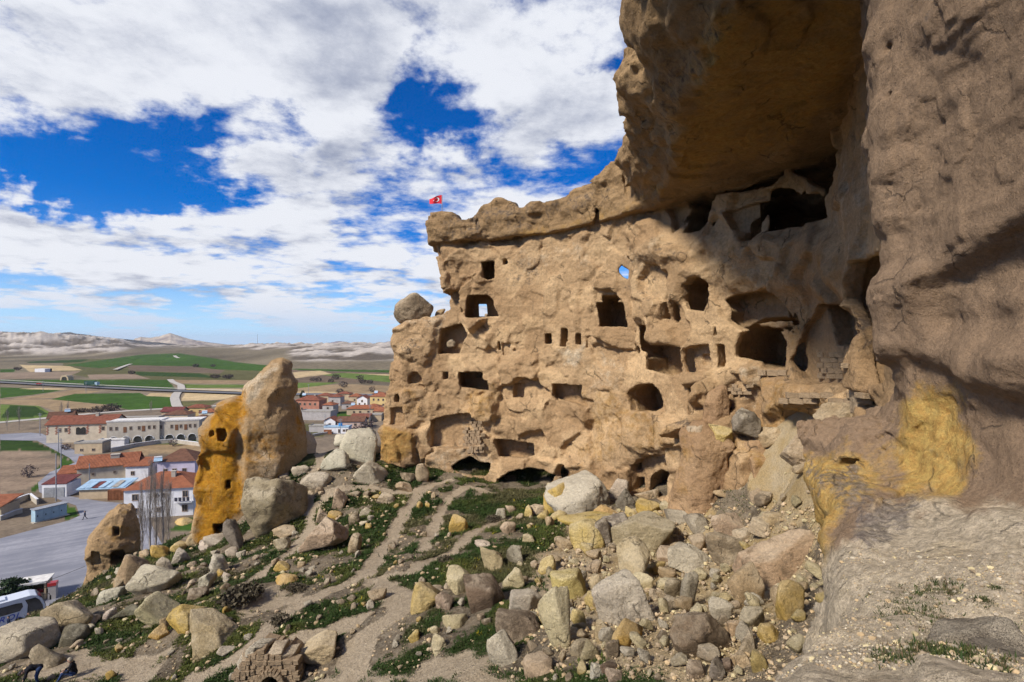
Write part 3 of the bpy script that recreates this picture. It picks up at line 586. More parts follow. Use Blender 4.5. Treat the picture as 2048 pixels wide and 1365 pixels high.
set_attr(me, 'stain', stains(pp, [(0,.75,40,[(1340,300),(1420,0),(1730,0),(1700,200),(1560,300),(1360,370)]), (0,.6,20,[(1040,470),(1200,420),(1340,350),(1345,390),(1190,450),(1040,490)]), (1,.8,25,[(1280,160),(1480,0),(1530,0),(1420,120),(1350,260),(1330,260)]), (1,.75,25,[(860,425),(960,405),(1060,395),(1130,400),(1240,320),(1250,400),(1040,470),(1030,500),(860,500)])]))
CAP = link('caprock', me, CLIFF, M_CAP); CAP['label'] = 'dark brown overhanging caprock along the cliff top'
# ================================================================== NEAR LEDGE, BUTTRESS AND SULPHUR OUTCROP
_g = np.array([tuple(P(*c)) for c in [(2048,1365,2.4),(1700,1365,2.8),(1480,1365,3.5),(1600,1270,4.6),(1680,1205,6),(1790,1165,5.6),(1900,1100,6),(2048,1100,5.2),(2048,1000,6.8),(1900,1010,8.2),(1790,1040,8),(1740,1130,6.9),
      (1700,1030,9.4),(1650,955,11.5),(1575,945,13.2),(1740,850,12.4),(1700,905,14.),(1680,930,15.5)]]+[(0,0,-1.62),(3,-1,-1.6),(0.8,1.6,-1.9),(9,4,-1.6),(12,10,-1.8),(12,16,-2.2),(-1,-2,-1.7),(6,0,-1.5)])
_gw = None
def ledge_z(x, y):
    num = 0; den = 0
    for a, b, c in _g:
        w = 1/((x-a)**2+(y-b)**2+.25)**1.7; num = num+w*c; den = den+w
    return num/den
def build_near():
    h = .072; org = np.array([-.6, -1.4, -10.4]); dim = np.array([12.4, 19.6, 22.2]); n = np.ceil(dim/h).astype(int)
    xs, ys, zs = [(org[i]+h*np.arange(n[i])).astype(np.float32) for i in range(3)]
    X, Y = np.meshgrid(xs, ys, indexing='ij'); Z = zs[None, None, :]; XY = np.stack([X, Y], -1)
    n2 = fbm(v3(X*.6, Y*.6, 0), 4, 201)
    # rock floor; steps along gently dipping layers
    g = ledge_z(X, Y)+.16*n2+.10*fbm(v3(X*1.6, Y*1.6, 3), 3, 203)
    lay = g*7+2.2*fbm(v3(X*.35, Y*.35, 6), 2, 205); g = g+.045*(np.round(lay)-lay)*1.6
    edge = [(9.8,17.),(7.7,14.4),(6.85,12.6),(6.35,11.2),(5.95,9.6),(5.0,7.8),(4.0,6.25),(2.65,4.75),(1.62,3.55),(.75,2.2),(-.3,.6),(-3,-3),(20,-3),(20,20),(9,20)]
    se = poly_sdf(XY, edge)+.30*n2
    # buttress: a column of rock whose face looks out over the slope
    but = [(8.05,11.0),(7.75,9.2),(7.35,7.4),(7.1,5.6),(7.6,3.2),(8.8,1.),(14,1),(14,20),(11.8,16.5),(9.4,13.0)]
    sb = poly_sdf(XY, but)+.22*fbm(v3(X*.5, Y*.5, 9), 3, 207)
    F = np.empty(tuple(n), np.float32); zf = zs.astype(np.float32)
    for a in range(0, n[0], 24):
        s = slice(a, a+24); x = X[s][:, :, None]; y = Y[s][:, :, None]; z = np.broadcast_to(zf[None, None, :], (x.shape[0], x.shape[1], len(zf)))
        dz = -2.6-z
        under = np.where(y > 9.5, .42, -.10)                        # the outcrop is undercut, the ledge spreads
        f1 = np.maximum((z-g[s][:, :, None])*.8, se[s][:, :, None]+np.where(dz > 0, dz, 0)*under+.35*np.sin(z*2.6+x)*.3*(y > 8))
        f1 = smax((z-g[s][:, :, None])*.8, se[s][:, :, None]+np.clip(dz, 0, 9)*under, .55)
        f2 = sb[s][:, :, None]+0*z
        # face relief in (y,z): the heavy belly, the diagonal scar, the hollow at the foot
        fy = np.broadcast_to(y, z.shape)
        diag = 1.25+(9.9-fy)*.27                                    # height of the scar along the face
        scar = smooth01((diag-z)/.35)*smooth01((z+.25)/.7)*smooth01((10.1-fy)/.4)
        foot = smooth01((-.35-.26*np.sin((fy-6.6)*1.15)-z)/.45)
        lean = .05*(z-2)*smooth01((z-2)/3)
        belly = .22*np.exp(-((z-1.15)/.35)**2)*smooth01((fy-9.3)/.8)
        f2 = f2+.42*scar+foot*(.36-.22*smooth01((-1.2-z)/1.2))-lean*.5-belly
        f2 = np.where(z < -9, f2+1, f2)
        f = smin(f1, f2, .55)
        m = np.abs(f) < .6
        if m.any():
            p = np.stack([np.broadcast_to(x, z.shape)[m], fy[m], z[m]], -1)
            r = .30*fbm(p*np.array([.45, .45, .5]), 3, 211)+.10*fbm(p*1.5, 3, 213)+.06*fbm(p*np.array([.4, .4, 3.2]), 2, 217)
            cell = fbm(p*.7, 2, 219); r += .22*np.round(cell*3.)/3.*np.where(p[:, 2] > -1.4, .8, 1.)
            isl = smooth01((-1.5-p[:, 2])/.4)*smooth01((9-p[:, 1])/2.5); f[m] += r*(1-.72*isl)
        # sockets in the buttress, holes in the outcrop
        for px, py, Y0, r_, dx in [(1776,95,10.8,.085,.5),(1786,192,10.6,.09,.5),(2040,182,7.1,.10,.5),(1668,985,11.2,.45,.7),(1600,965,12.4,.20,.5),(1700,930,11.9,.18,.6),(1660,1160,9.6,.75,2.2),(1640,1125,10.6,.6,2.0)]:
            c = P(px, py, Y0); d = np.sqrt(((x-c[0])/dx*r_*2)**2+((y-c[1]))**2+(z-c[2])**2)-r_; f = np.maximum(f, -d)
        F[s] = f
    F[:, :, 0] = 1
    pts, quads, nrm = vdb_surface(F, org, h); del F
    fc = pts[quads].mean(1); keep = (fc[:, 0] < 11.4) & (fc[:, 1] > -1.2) & (fc[:, 1] < 18); quads = quads[keep]
    pts = pts+nrm*(.030*fbm(pts*3.4, 3, 221)+.016*fbm(pts*9, 2, 223, ridged=True))[:, None]
    return pts, quads
def near_stains(pts):
    S = stains(pts, [(0,1.0,40,[(1810,800),(1860,765),(1905,775),(1945,880),(1930,990),(1800,990),(1795,900)]), (0,.9,40,[(1545,960),(1600,905),(1720,900),(1760,960),(1690,1040),(1640,1150),(1570,1080)]), (0,.5,50,[(1690,880),(1800,860),(1960,1000),(1880,1020),(1720,1010)]),
        (0,.8,8,[(1600,1185),(1690,1165),(1720,1150),(1860,1095),(1955,1085),(1950,1097),(1860,1110),(1720,1170),(1620,1210)]), (0,.6,8,[(1560,1280),(1640,1258),(1740,1250),(1740,1258),(1640,1272),(1560,1300)]),
        (1,.75,22,[(1550,960),(1600,915),(1650,930),(1660,1000),(1600,1040)]), (1,.8,24,[(1640,940),(1720,930),(1740,1000),(1690,1060)]), (1,.9,26,[(1700,1020),(1830,1000),(1830,1060),(1740,1110),(1700,1080)]),(1,.55,40,[(1740,0),(2048,0),(2048,200),(1850,130)]),
        (2,1.0,50,[(1760,1010),(2048,1030),(2048,1180),(1800,1110),(1640,1180),(1600,1300),(1500,1365),(1480,1365),(1690,1160)]), (2,1.3,60,[(1480,1380),(1600,1170),(1760,1020),(2060,1000),(2060,1380)]), (2,.4,60,[(1600,1180),(2048,1180),(2048,1365),(1560,1365)])])
    return S
M_NEAR = cliff_mat('near_rock', (.29, .20, .13), (.42, .305, .205), (.12, .102, .09), (.58, .41, .13), strata=.25, scale=2.2, bmp=1.1, streak=.12)
np_, nq_ = build_near()
me = np_mesh('rock_buttress', np_, nq_); set_attr(me, 'stain', near_stains(np_))
BUT = link('rock_buttress', me, None, M_NEAR)
tag(BUT, 'massive brown rock buttress with yellow foot and pale ledge, nearest the viewer', 'rock buttress')

# ================================================================== FREE-STANDING SPIRES
def spire(name, outline, Y0, thick, holes, stain_regs, mat, label, cat, h=.16, ridges=(), zb=-30., cut=()):
    """outline surveyed in the photograph, given its thickness front to back at distance Y0"""
    cxp = np.mean([a for a, _ in outline]); th = math.atan((cxp-1024)/1024); ex = np.array([math.cos(th), -math.sin(th)]); ey = np.array([math.sin(th), math.cos(th)]); Rd = Y0/math.cos(th)
    def loc(a, b, r=Rd):        # the rock stands broadside to the survey: u across, z up
        d = np.array([(a-1024)/1024, 1.]); t = r/(ey@d); return np.array([ex@d*t, (682.5-b)/1024*t])
    Yw = Y0; Y0 = Rd
    po = np.array([loc(a, b) for a, b in outline]); lo = po.min(0)-1.2; hi = po.max(0)+1.2
    org = np.array([lo[0], Y0-thick-1.5, max(lo[1], zb)]); dim = np.array([hi[0]-lo[0], 2*thick+3, hi[1]-org[2]]); n = np.ceil(dim/h).astype(int)
    xs, ys, zs = [(org[i]+h*np.arange(n[i])).astype(np.float32) for i in range(3)]
    XX, ZZ = np.meshgrid(xs, zs, indexing='ij'); XZ = np.stack([XX, ZZ], -1)
    s2 = poly_sdf(XZ, po)
    t2 = thick*(.62+.38*smooth01(-s2/ (thick*.9)))                       # thinner towards its outline
    for q, amt, soft in ridges:
        sd = poly_sdf(XZ, [loc(a, b) for a, b in q]); t2 = t2+amt*smooth01(.5-sd/(2*soft))
    F = np.maximum(s2[:, None, :], np.abs(ys[None, :, None]-Y0)-t2[:, None, :]); F = F.astype(np.float32)
    F = smax(np.broadcast_to(s2[:, None, :], F.shape), np.abs(ys[None, :, None]-Y0)-t2[:, None, :], .45).astype(np.float32)
    x, y, z = [a.astype(np.float32) for a in np.meshgrid(xs, ys, zs, indexing='ij')]; m = np.abs(F) < 2.
    p = np.stack([x[m], y[m], z[m]], -1)
    F[m] += .30*fbm(p*.32, 3, 301)+.22*fbm(p*np.array([.9, .9, .7]), 3, 303)+.20*np.round(fbm(p*.5, 2, 305)*3)/3-.08
    for q, dep in holes:
        c = np.array([loc(a, b, Rd-thick) for a, b in q])
        sd = poly_sdf(XZ, c)[:, None, :]; F = np.maximum(F, -np.maximum(sd, y-(Y0-thick*1.0+dep))).astype(np.float32)
    pts, quads, nrm = vdb_surface(F, org, h)
    pts = pts+nrm*(.06*fbm(pts*2.2, 3, 307)+.03*fbm(pts*6, 2, 309, ridged=True))[:, None]
    pts = np.c_[pts[:, 0]*ex[0]+pts[:, 1]*ey[0], pts[:, 0]*ex[1]+pts[:, 1]*ey[1], pts[:, 2]].astype(np.float32)
    me = np_mesh(name, pts, quads); set_attr(me, 'stain', stains(pts, stain_regs)); set_attr(me, 'tone', .5+.5*fbm(pts*.6, 2, 331))
    o = link(name, me, None, mat); tag(o, label, cat); return o
M_TOWER = cliff_mat('tower_rock', (.32, .205, .10), (.46, .33, .19), (.085, .068, .05), (.44, .225, .015), strata=.6)
spire('rock_tower', [(394,1130),(388,1060),(397,1010),(392,960),(407,900),(403,862),(406,852),(436,826),(434,812),(462,800),(486,798),(489,782),(496,768),(522,745),(548,726),(562,720),(577,727),(580,748),(590,762),(588,780),(576,797),(592,806),(598,826),(606,850),(613,880),(606,960),(560,1000),(520,1060),(500,1130)], 61, 3.6,
      [([(452,960),(461,960),(462,978),(451,978)], 1.5), ([(424,1052),(446,1047),(472,1048),(476,1068),(430,1072)], 2.6), ([(433,858),(450,856),(456,870),(448,884),(436,880)], 1.0), ([(418,864),(428,862),(430,872),(420,876)], .7), ([(413,950),(421,948),(422,960),(414,962)], .6)],
      [(0,.95,24,[(385,1110),(395,860),(440,805),(484,790),(492,830),(474,880),(486,960),(476,1070),(440,1110)]), (0,.6,22,[(470,860),(600,850),(600,900),(480,960)]), (0,.8,10,[(575,800),(596,808),(612,870),(590,870)]), (0,1.1,8,[(583,805),(594,806),(606,840),(612,868),(590,850)]), (0,.45,20,[(480,840),(560,880),(560,900),(470,900)]), (1,.8,12,[(484,840),(500,850),(500,1000),(485,980)]), (2,.7,14,[(490,770),(550,722),(570,730),(500,800)]), (2,.6,18,[(495,880),(560,890),(540,960),(495,940)]), (1,.6,12,[(420,1030),(440,1020),(470,1050),(430,1070)])],
      M_TOWER, 'tall free-standing rock tower, sulphur yellow on one side, tan on the other', 'rock tower', ridges=[([(486,800),(492,770),(560,720),(590,760),(585,810),(606,870),(600,1010),(490,1010)], .8, .5), ([(400,880),(430,890),(440,960),(400,960)], -.9, .6), ([(410,900),(405,860),(440,830),(470,850),(465,890)], .9, .4), ([(490,905),(560,900),(540,1000),(480,1000)], .9, .8)])
M_SPIRE = cliff_mat('spire_rock', (.29, .19, .095), (.42, .29, .16), (.08, .064, .05), (.42, .26, .05), strata=.8)
spire('cave_spire', [(160,1215),(172,1165),(180,1130),(172,1100),(180,1070),(200,1050),(222,1028),(240,1015),(262,1014),(272,1030),(275,1060),(278,1100),(290,1130),(300,1215)], 60, 2.2,
      [([(226,1055),(239,1055),(240,1073),(227,1074)], 9.), ([(219,1108),(226,1098),(246,1097),(253,1110),(252,1132),(222,1130)], 3.2), ([(182,1104),(200,1104),(203,1130),(184,1136)], .7)],
      [(0,.9,10,[(230,1015),(265,1014),(272,1030),(240,1040)]), (0,.5,14,[(200,1050),(250,1040),(270,1060),(260,1090),(220,1090)]), (1,1.,8,[(190,1083),(225,1078),(215,1095),(195,1098)]), (1,.7,10,[(172,1090),(184,1070),(190,1080),(184,1110)])],
      M_SPIRE, 'small cave spire with a square window and black cave mouth beside the car park', 'rock spire', h=.10, ridges=[([(172,1110),(190,1070),(275,1070),(275,1095),(190,1100)], .5, .3), ([(160,1210),(180,1140),(225,1135),(240,1215)], .8, .4)])

# the leaning slabs that broke off the foot of the cliff
M_SLAB = cliff_mat('slab_rock', (.34,.215,.12), (.50,.345,.20), (.075,.06,.05), (.46,.30,.09), strata=.25, streak=.15)
spire('rock_slab', [(1322,1075),(1345,1000),(1362,900),(1368,862),(1392,846),(1420,852),(1450,872),(1462,886),(1456,950),(1446,1010),(1436,1040),(1425,1075)], 35.6, 1.5, [], [(0,.45,20,[(1330,1000),(1370,860),(1390,860),(1370,1000),(1350,1060)])], M_SLAB, 'tall smooth tan slab leaning on the cliff foot, left of the long black crack', 'rock slab', h=.10)
spire('rock_slab', [(1446,1080),(1450,1010),(1462,940),(1468,905),(1492,886),(1520,880),(1545,905),(1556,950),(1572,990),(1566,1085)], 34.6, 1.5, [], [(0,.5,14,[(1500,905),(1535,900),(1545,960),(1515,970)]), (1,.5,14,[(1485,930),(1505,930),(1505,1020),(1485,1010)])], M_SLAB, 'broken pinkish slab leaning on the cliff foot, right of the long black crack', 'rock slab', h=.10, ridges=[([(1500,905),(1540,905),(1548,965),(1510,975)], .5, .1), ([(1484,930),(1500,925),(1506,1040),(1488,1040)], -.4, .15)])
spire('rock_slab', [(1410,862),(1412,800),(1418,788),(1438,768),(1452,772),(1456,850),(1452,866)], 36.2, .8, [], [], M_SLAB, 'upright tan stone slab standing above the cracked pillar', 'rock slab', h=.08)
# ================================================================== BOULDERS
def rock_mat():
    m, T, b = base_mat('boulder_stone', .93, .12)
    oi = T.new('ShaderNodeObjectInfo'); geo = T.new('ShaderNodeNewGeometry'); pos = geo.outputs['Position']
    tc = T.new('ShaderNodeTexCoord').outputs['Object']; off = T.vmath('ADD', tc, T.vmath('SCALE', (37., 11., 53.), None, oi.outputs['Random']))
    base = oi.outputs['Color']; up = T.sep(geo.outputs['Normal'])[2]
    n1 = T.noise(off, .55, 5, .6, .5); n2 = T.noise(off, 2.2, 6, .7, .4); n3 = T.noise(off, 9, 5, .7)
    dark = T.mix(.62, base, (.075, .056, .038)); pale = T.mix(.5, base, (.60, .53, .40))
    col = T.mix(T.ramp(n1, .3, .7), T.mix(.22, base, (.12, .09, .06)), base)
    col = T.mix(T.ramp(T.math('ADD', n1, T.math('MULTIPLY', up, .22)), .48, .78, 0, .75), col, pale)
    crust = T.math('ADD', T.math('MULTIPLY', T.math('SUBTRACT', n2, .5), 1.3), T.math('ADD', T.math('MULTIPLY', T.math('SUBTRACT', T.noise(off, .9, 4, .6), .5), 1.6), T.math('MULTIPLY_ADD', oi.outputs['Alpha'], 1., -.42)))
    col = T.mix(T.ramp(crust, -.05, .22, 0, .85), col, dark)
    col = T.mix(.55, col, T.mix(T.ramp(n3, .3, .7), (.66, .65, .64), (1.18, 1.17, 1.15)), 'MULTIPLY')
    x, y, z = T.sep(off); lay = T.noise(T.comb(T.math('MULTIPLY', x, .3), T.math('MULTIPLY', y, .3), T.math('MULTIPLY', z, 2.2)), 1.2, 5, .65, .6)
    col = T.mix(T.ramp(lay, .52, .68, 0, .35), col, dark)
    T.put(b.inputs['Base Color'], col)
    pits = T.ramp(T.vor(off, 2.6), 0, .22, -.6, 0)
    nz3 = T.new('ShaderNodeTexNoise'); T.put(nz3.inputs['Vector'], off); nz3.inputs['Scale'].default_value = 1.1; nz3.inputs['Detail'].default_value = 5
    ck = T.ramp(T.vor(T.vmath('ADD', off, T.vmath('SCALE', T.vmath('SUBTRACT', nz3.outputs['Color'], (.5, .5, .5)), None, 1.1)), .55, 'DISTANCE_TO_EDGE'), 0, .025, 1, 0)
    ck = T.math('MULTIPLY', ck, T.ramp(T.noise(off, .7, 2), .53, .60)); col = T.mix(T.math('MULTIPLY', ck, .6), col, (.06, .045, .032)); T.put(b.inputs['Base Color'], col)
    n = bump(T, b, T.math('ADD', T.math('ADD', T.math('MULTIPLY', n2, 1.2), T.math('MULTIPLY', n3, .5)), T.math('ADD', T.math('MULTIPLY_ADD', ck, -.4, T.math('MULTIPLY', lay, .5)), T.math('MULTIPLY', pits, .4))), .24, 1.)
    bump(T, b, T.noise(off, 26, 4, .75), .04, 1., n); return m
M_ROCK = rock_mat()
def _ico(s):
    bm = bmesh.new(); bmesh.ops.create_icosphere(bm, subdivisions=s, radius=1); v = np.array([a.co[:] for a in bm.verts], np.float32)
    f = np.array([[q.index for q in p.verts] for p in bm.faces], np.int64); bm.free(); return v, f
ICO = {k: _ico(k) for k in (2, 3, 4, 5)}
def rock_mesh(name, seed, dims, sub=4, ang=1., planes=14):
    """a broken block: half-spaces cut off a ball, corners worn, faces pitted; fitted into dims"""
    r = np.random.RandomState(seed); v, f = ICO[sub]; d = v/np.linalg.norm(v, axis=1, keepdims=True)
    N = r.normal(size=(planes, 3)); N[:6] = np.array([[1,0,0],[-1,0,0],[0,1,0],[0,-1,0],[0,0,1],[0,0,-1]])+r.normal(size=(6, 3))*.42; N /= np.linalg.norm(N, axis=1, keepdims=True)
    K = r.uniform(.55, .86, planes); K[:6] = r.uniform(.52, .84, 6)
    q = np.maximum(d@N.T, 1e-3)/K; p = 14+26*ang; rad = (np.sum(q**p, 1))**(-1/p); rnd_ = np.clip(1.3*(.5-ang), 0, .6); rad = rad*(1-rnd_)+.78*rnd_
    s = seed*3.7; v = d*rad[:, None]
    v = v*(1+.07*fbm(d*1.3+s, 3, 401)+.045*fbm(d*3.2+s, 3, 403)+.03*np.round(fbm(d*2.1+s, 2, 405)*3.)/3)[:, None]
    v = v+d*(.022*fbm(d*7+s, 3, 407, ridged=True))[:, None]
    lo, hi = v.min(0), v.max(0); v = (v-(lo+hi)/2)/(hi-lo)*np.array(dims)
    return np_mesh(name, v, f)
RC = {'W': (.58, .505, .38, .20), 'T': (.50, .365, .21, .26), 'G': (.42, .325, .215, .42), 'D': (.235, .17, .11, .42), 'Y': (.60, .45, .17, .22), 'O': (.58, .385, .105, .20), 'P': (.52, .395, .26, .22),
      'C': (.60, .50, .29, .20), 'B': (.32, .27, .205, .48), 'N': (.22, .20, .135, .5)}
ROCKS = [  # centre x,y  width,height in the survey photograph, stone, lean in degrees, angularity, label
 (545,1024,130,134,'G',0,.5,'largest grey-brown boulder, taller than a house door, at the foot of the yellow tower'),
 (646,1080,96,86,'P',-18,.8,'big angular pinkish-grey boulder with a dark gap at its right, left of the forked footpath'),
 (50,1284,130,82,'W',-12,.3,'broad rounded whitish boulder in front of the white coach'),
 (152,1232,104,80,'P',-22,.5,'big pinkish boulder between the coach and the cave spire'),
 (304,1167,92,62,'W',-15,.5,'large pale ridged boulder just below the cave spire'),
 (272,1147,66,80,'T',0,.5,'tan upright boulder leaning against the right foot of the cave spire'),
 (1154,998,132,84,'W',8,.25,'huge domed white boulder with a yellow underside below the arched cave'),
 (1120,1003,70,70,'O',-8,.4,'yellow flank of rock tucked under the left side of the huge white dome'),
 (1175,1050,128,58,'O',-6,.5,'long orange-yellow boulder directly below the huge white dome'),
 (1172,1073,66,66,'Y',10,.6,'pale yellow block between the orange boulder and the dark brown slab'),
 (1205,1070,40,68,'B',12,.8,'narrow dark grey slab leaning on the pale yellow block'),
 (1283,1071,128,76,'G',4,.8,'large grey-brown block with layered face in the middle of the boulder field'),
 (1234,1062,70,66,'B',-10,.8,'dark grey boulder behind the left end of the layered grey block'),
 (1549,1121,166,108,'T',18,1.,'largest tan slab of the boulder field, beside the dark hollow under the outcrop'),
 (1453,1055,82,72,'P',10,1.,'pinkish wedge-shaped block standing behind the boulder field'),
 (1448,1102,72,88,'G',12,1.,'grey block with one sunlit yellow face, left of the largest tan slab'),
 (1382,1122,106,56,'W',-8,.9,'whitish flat boulder with layered sides left of the grey two-faced block'),
 (1269,1133,84,94,'C',22,.9,'tilted pale slab with grey bands above the big grey-white boulder'),
 (1244,1208,120,112,'W',6,.5,'big grey-white boulder with sloping flank at the edge of the bare sand'),
 (1490,1182,70,97,'T',8,.8,'upright tan boulder with a pointed top below the largest tan slab'),
 (1500,1236,60,52,'G',-6,.8,'grey-fronted block supporting the upright pointed tan boulder'),
 (1580,1207,66,90,'O',6,.4,'rounded yellow pillar of rock at the edge of the near ledge'),
 (1537,1268,50,42,'O',-10,.6,'yellow stone wedged beside the near ledge below the yellow pillar'),
 (1400,1274,116,104,'D',4,.6,'largest dark brown rough boulder at the bottom of the boulder field'),
 (1344,1182,46,40,'G',0,.5,'small rounded grey boulder above the bare sand, right of the big grey-white one'),
 (1376,1188,30,80,'B',-14,.9,'thin blue-grey upright slab in the middle of the rubble'),
 (1257,1273,74,50,'O',10,.4,'low yellow rock half sunk in sand below the big grey-white boulder'),
 (1205,1263,34,52,'T',6,.7,'narrow tan stone left of the low sunken yellow rock'),
 (1223,1298,34,46,'G',-8,.6,'brownish oval stone at the left edge of the bare sand'),
 (1110,1246,66,150,'C',4,.7,'tallest upright boulder, pale yellow monolith at the centre bottom'),
 (1034,1262,94,76,'G',-6,.9,'grey-brown block with yellow flecks left of the tall monolith'),
 (1005,1305,62,78,'W',14,.6,'white rounded boulder leaning in front of the grey-brown block'),
 (1138,1174,72,60,'Y',6,.5,'yellow boulder with a ridge above the tall monolith'),
 (1191,1168,32,34,'C',0,.4,'small round pale stone right of the ridged yellow boulder'),
 (1156,1238,32,36,'Y',0,.4,'small yellow stone touching the right side of the tall monolith'),
 (1049,1204,72,46,'W',6,.9,'flat white-topped block with a grey base left of the tall monolith'),
 (970,1190,74,82,'D',14,.9,'dark brown angular boulder between two pale yellow ones'),
 (922,1166,46,70,'C',24,.7,'leaning pale yellow boulder with pointed top left of the dark brown one'),
 (1022,1161,55,52,'C',12,.5,'rounded cream boulder with an orange stripe right of the dark brown one'),
 (983,1124,48,56,'C',0,.6,'cream boulder with a grey peak standing behind the dark brown one'),
 (1032,1115,40,38,'B',-8,.8,'dark grey layered block on the grass right of the grey-peaked boulder'),
 (852,1197,68,72,'Y',8,.6,'yellow-tan boulder with a hollow at its foot, left end of the row'),
 (888,1208,38,42,'G',0,.8,'grey-tan block leaning on the hollow-footed yellow boulder'),
 (909,1244,54,36,'C',-20,.6,'cream slab lying below the row of big boulders'),
 (871,1261,21,19,'C',0,.5,'small cream cube-like stone left of the cream slab'),
 (832,1273,29,30,'O',-22,.5,'yellow-orange stone in the grass near the path bend'),
 (878,1292,32,42,'C',10,.5,'pale pointed stone on the grass above the bottom sand'),
 (641,1304,88,56,'C',10,1.,'white-topped boulder with dark broken face at the bottom path'),
 (755,1192,38,24,'P',6,.8,'pinkish block at the tip of the grass island between the paths'),
 (917,1052,42,38,'O',-24,.4,'yellow and white boulder alone on the grass below the cave mouth'),
 (965,1090,34,16,'W',4,.4,'flat white stone on the dark grass in the middle of the slope'),
 (1057,1078,26,22,'C',0,.4,'cream stone on the grass left of the orange boulder'),
 (1015,1058,32,26,'P',-10,.6,'pinkish-grey stone above the flat white stone'),
 (1001,1029,22,20,'W',0,.7,'small squarish white stone on the grass below the arched cave'),
 (1022,1020,24,18,'P',0,.6,'small pink stone right of the squarish white one'),
 (1073,1022,38,28,'P',-14,.6,'pinkish sloping boulder left of the huge white dome'),
 (746,952,70,48,'W',-14,.5,'large white-pink boulder below the yellow corner of the cliff'),
 (846,951,30,46,'P',10,1.,'angular pinkish block with a pointed top against the cliff foot'),
 (817,957,32,24,'G',0,.8,'grey stone left of the pointed pinkish block'),
 (811,975,46,16,'T',-8,.6,'long low tan stone on the path below the cliff corner'),
 (774,1000,42,22,'P',-6,.9,'pink layered block on the grass between the upper paths'),
 (732,1026,24,20,'W',0,.6,'whitish stone below the pink layered block'),
 (708,1040,26,34,'G',0,.7,'grey ring-like weathered boulder below the tracks'),
 (671,1033,30,18,'O',-12,.4,'yellow-orange stone behind the big angular boulder'),
 (727,1048,17,17,'W',-20,.7,'small bright white stone beside the ring-like boulder'),
 (646,1036,34,26,'P',-14,.5,'pinkish stone left of the yellow-orange one'),
 (675,1005,38,42,'P',-30,.6,'pink tilted boulder above the yellow-orange stone'),
 (709,1092,26,46,'T',-6,.4,'tan rock with a shadowed gap behind the big angular boulder'),
 (634,963,60,36,'W',0,.2,'pale domed mound of rock beside the left path'),
 (604,894,56,62,'W',-8,.9,'white-topped boulder with a dark grey face, right of the tower'),
 (572,928,40,34,'W',-10,.9,'whitish angular boulder below the dark-faced one beside the tower'),
 (560,958,44,26,'G',6,.8,'grey flat stone above the largest grey boulder'),
 (602,945,30,24,'W',0,.7,'small white stone at the edge of the left path'),
 (675,925,62,50,'W',-20,.4,'pale weathered boulder at the crest left of the cliff'),
 (722,895,84,66,'W',-16,.3,'largest whitish boulder on the crest between tower and cliff'),
 (738,872,28,30,'T',0,.5,'small tan boulder on top of the crest, next to the cliff corner'),
 (690,884,50,34,'W',-20,.4,'pale rounded boulder on the skyline of the crest'),
 (745,900,34,22,'W',-18,.8,'white flat block resting on the largest crest boulder'),
 (573,1066,50,28,'P',14,.8,'pinkish flat slab at the front of the largest grey boulder'),
 (563,1088,36,28,'G',-8,.8,'grey block below the pinkish flat slab'),
 (470,1076,26,76,'B',32,1.,'dark grey slab leaning left of the largest grey boulder'),
 (430,1082,48,24,'W',-10,.7,'white stones at the foot of the yellow tower'),
 (410,1093,34,24,'W',0,.7,'pale block left of the white stones under the tower'),
 (365,1053,40,30,'O',10,.4,'bright yellow boulder left of the tower foot'),
 (385,1082,26,30,'T',-10,.7,'tan block between the bright yellow boulder and the tower'),
 (322,1105,44,34,'O',-26,.5,'yellow boulder with a pale flank behind the cave spire'),
 (355,1098,36,24,'Y',-8,.5,'yellow and white boulder right of the pale-flanked yellow one'),
 (362,1118,33,30,'W',-18,.6,'whitish wedge stone below the two yellow boulders'),
 (330,1137,38,30,'W',-20,.6,'white stone right of the tan upright boulder'),
 (292,1108,26,18,'T',0,.6,'small tan stone at the top right of the cave spire foot'),
 (443,1133,48,44,'W',-16,.4,'pale rounded boulder with a white nose on the grass slope'),
 (465,1106,24,22,'W',0,.7,'small white block above the white-nosed boulder'),
 (568,1134,34,20,'O',-18,.5,'upper of two yellow stones near the left path'),
 (574,1161,48,21,'O',-8,.4,'lower of two yellow stones near the left path'),
 (452,1153,20,13,'W',0,.5,'small white stone below the white-nosed boulder'),
 (412,1167,42,36,'W',20,.6,'white and grey broken boulder on the grass'),
 (397,1188,42,32,'D',-12,.7,'brown block left below the white and grey broken boulder'),
 (222,1192,48,30,'W',6,.4,'whitish boulder below the cave spire, right of the pinkish one'),
 (65,1280,46,34,'T',-14,.4,'tan-grey boulder in front of the broad whitish one'),
 (140,1278,60,40,'N',-18,.4,'dark greenish-grey boulder on the lower left grass'),
 (106,1313,76,44,'G',-28,.8,'grey slab-like boulder above the two people in black'),
 (177,1242,44,32,'W',-24,.7,'white fluted boulder above the dark greenish one'),
 (178,1257,20,12,'W',0,.4,'very small white stone below the fluted boulder'),
 (219,1231,23,27,'W',0,.4,'white egg-like stone on the grass'),
 (259,1229,50,26,'N',-20,.6,'dark grey flat boulder right of the egg-like stone'),
 (323,1229,92,40,'C',-28,.6,'long cream slab lying down the slope'),
 (379,1243,90,44,'O',-38,.6,'bright yellow tilted slab, the brightest rock on the left slope'),
 (323,1269,36,26,'O',-30,.5,'yellow stone at the lower end of the bright yellow slab'),
 (330,1251,18,30,'T',0,.7,'tan stub of rock on the lower yellow stone'),
 (425,1276,134,64,'T',-16,.7,'wide tan outcrop with yellow underside left of the main path'),
 (459,1300,42,22,'W',-22,.4,'pale greenish-white stone beside the main path'),
 (234,1172,28,32,'T',0,.6,'small brown stone below the cave mouth of the spire'),
 (1236,981,50,48,'W',0,.5,'whitish boulder at the foot of the cliff, right of the huge dome'),
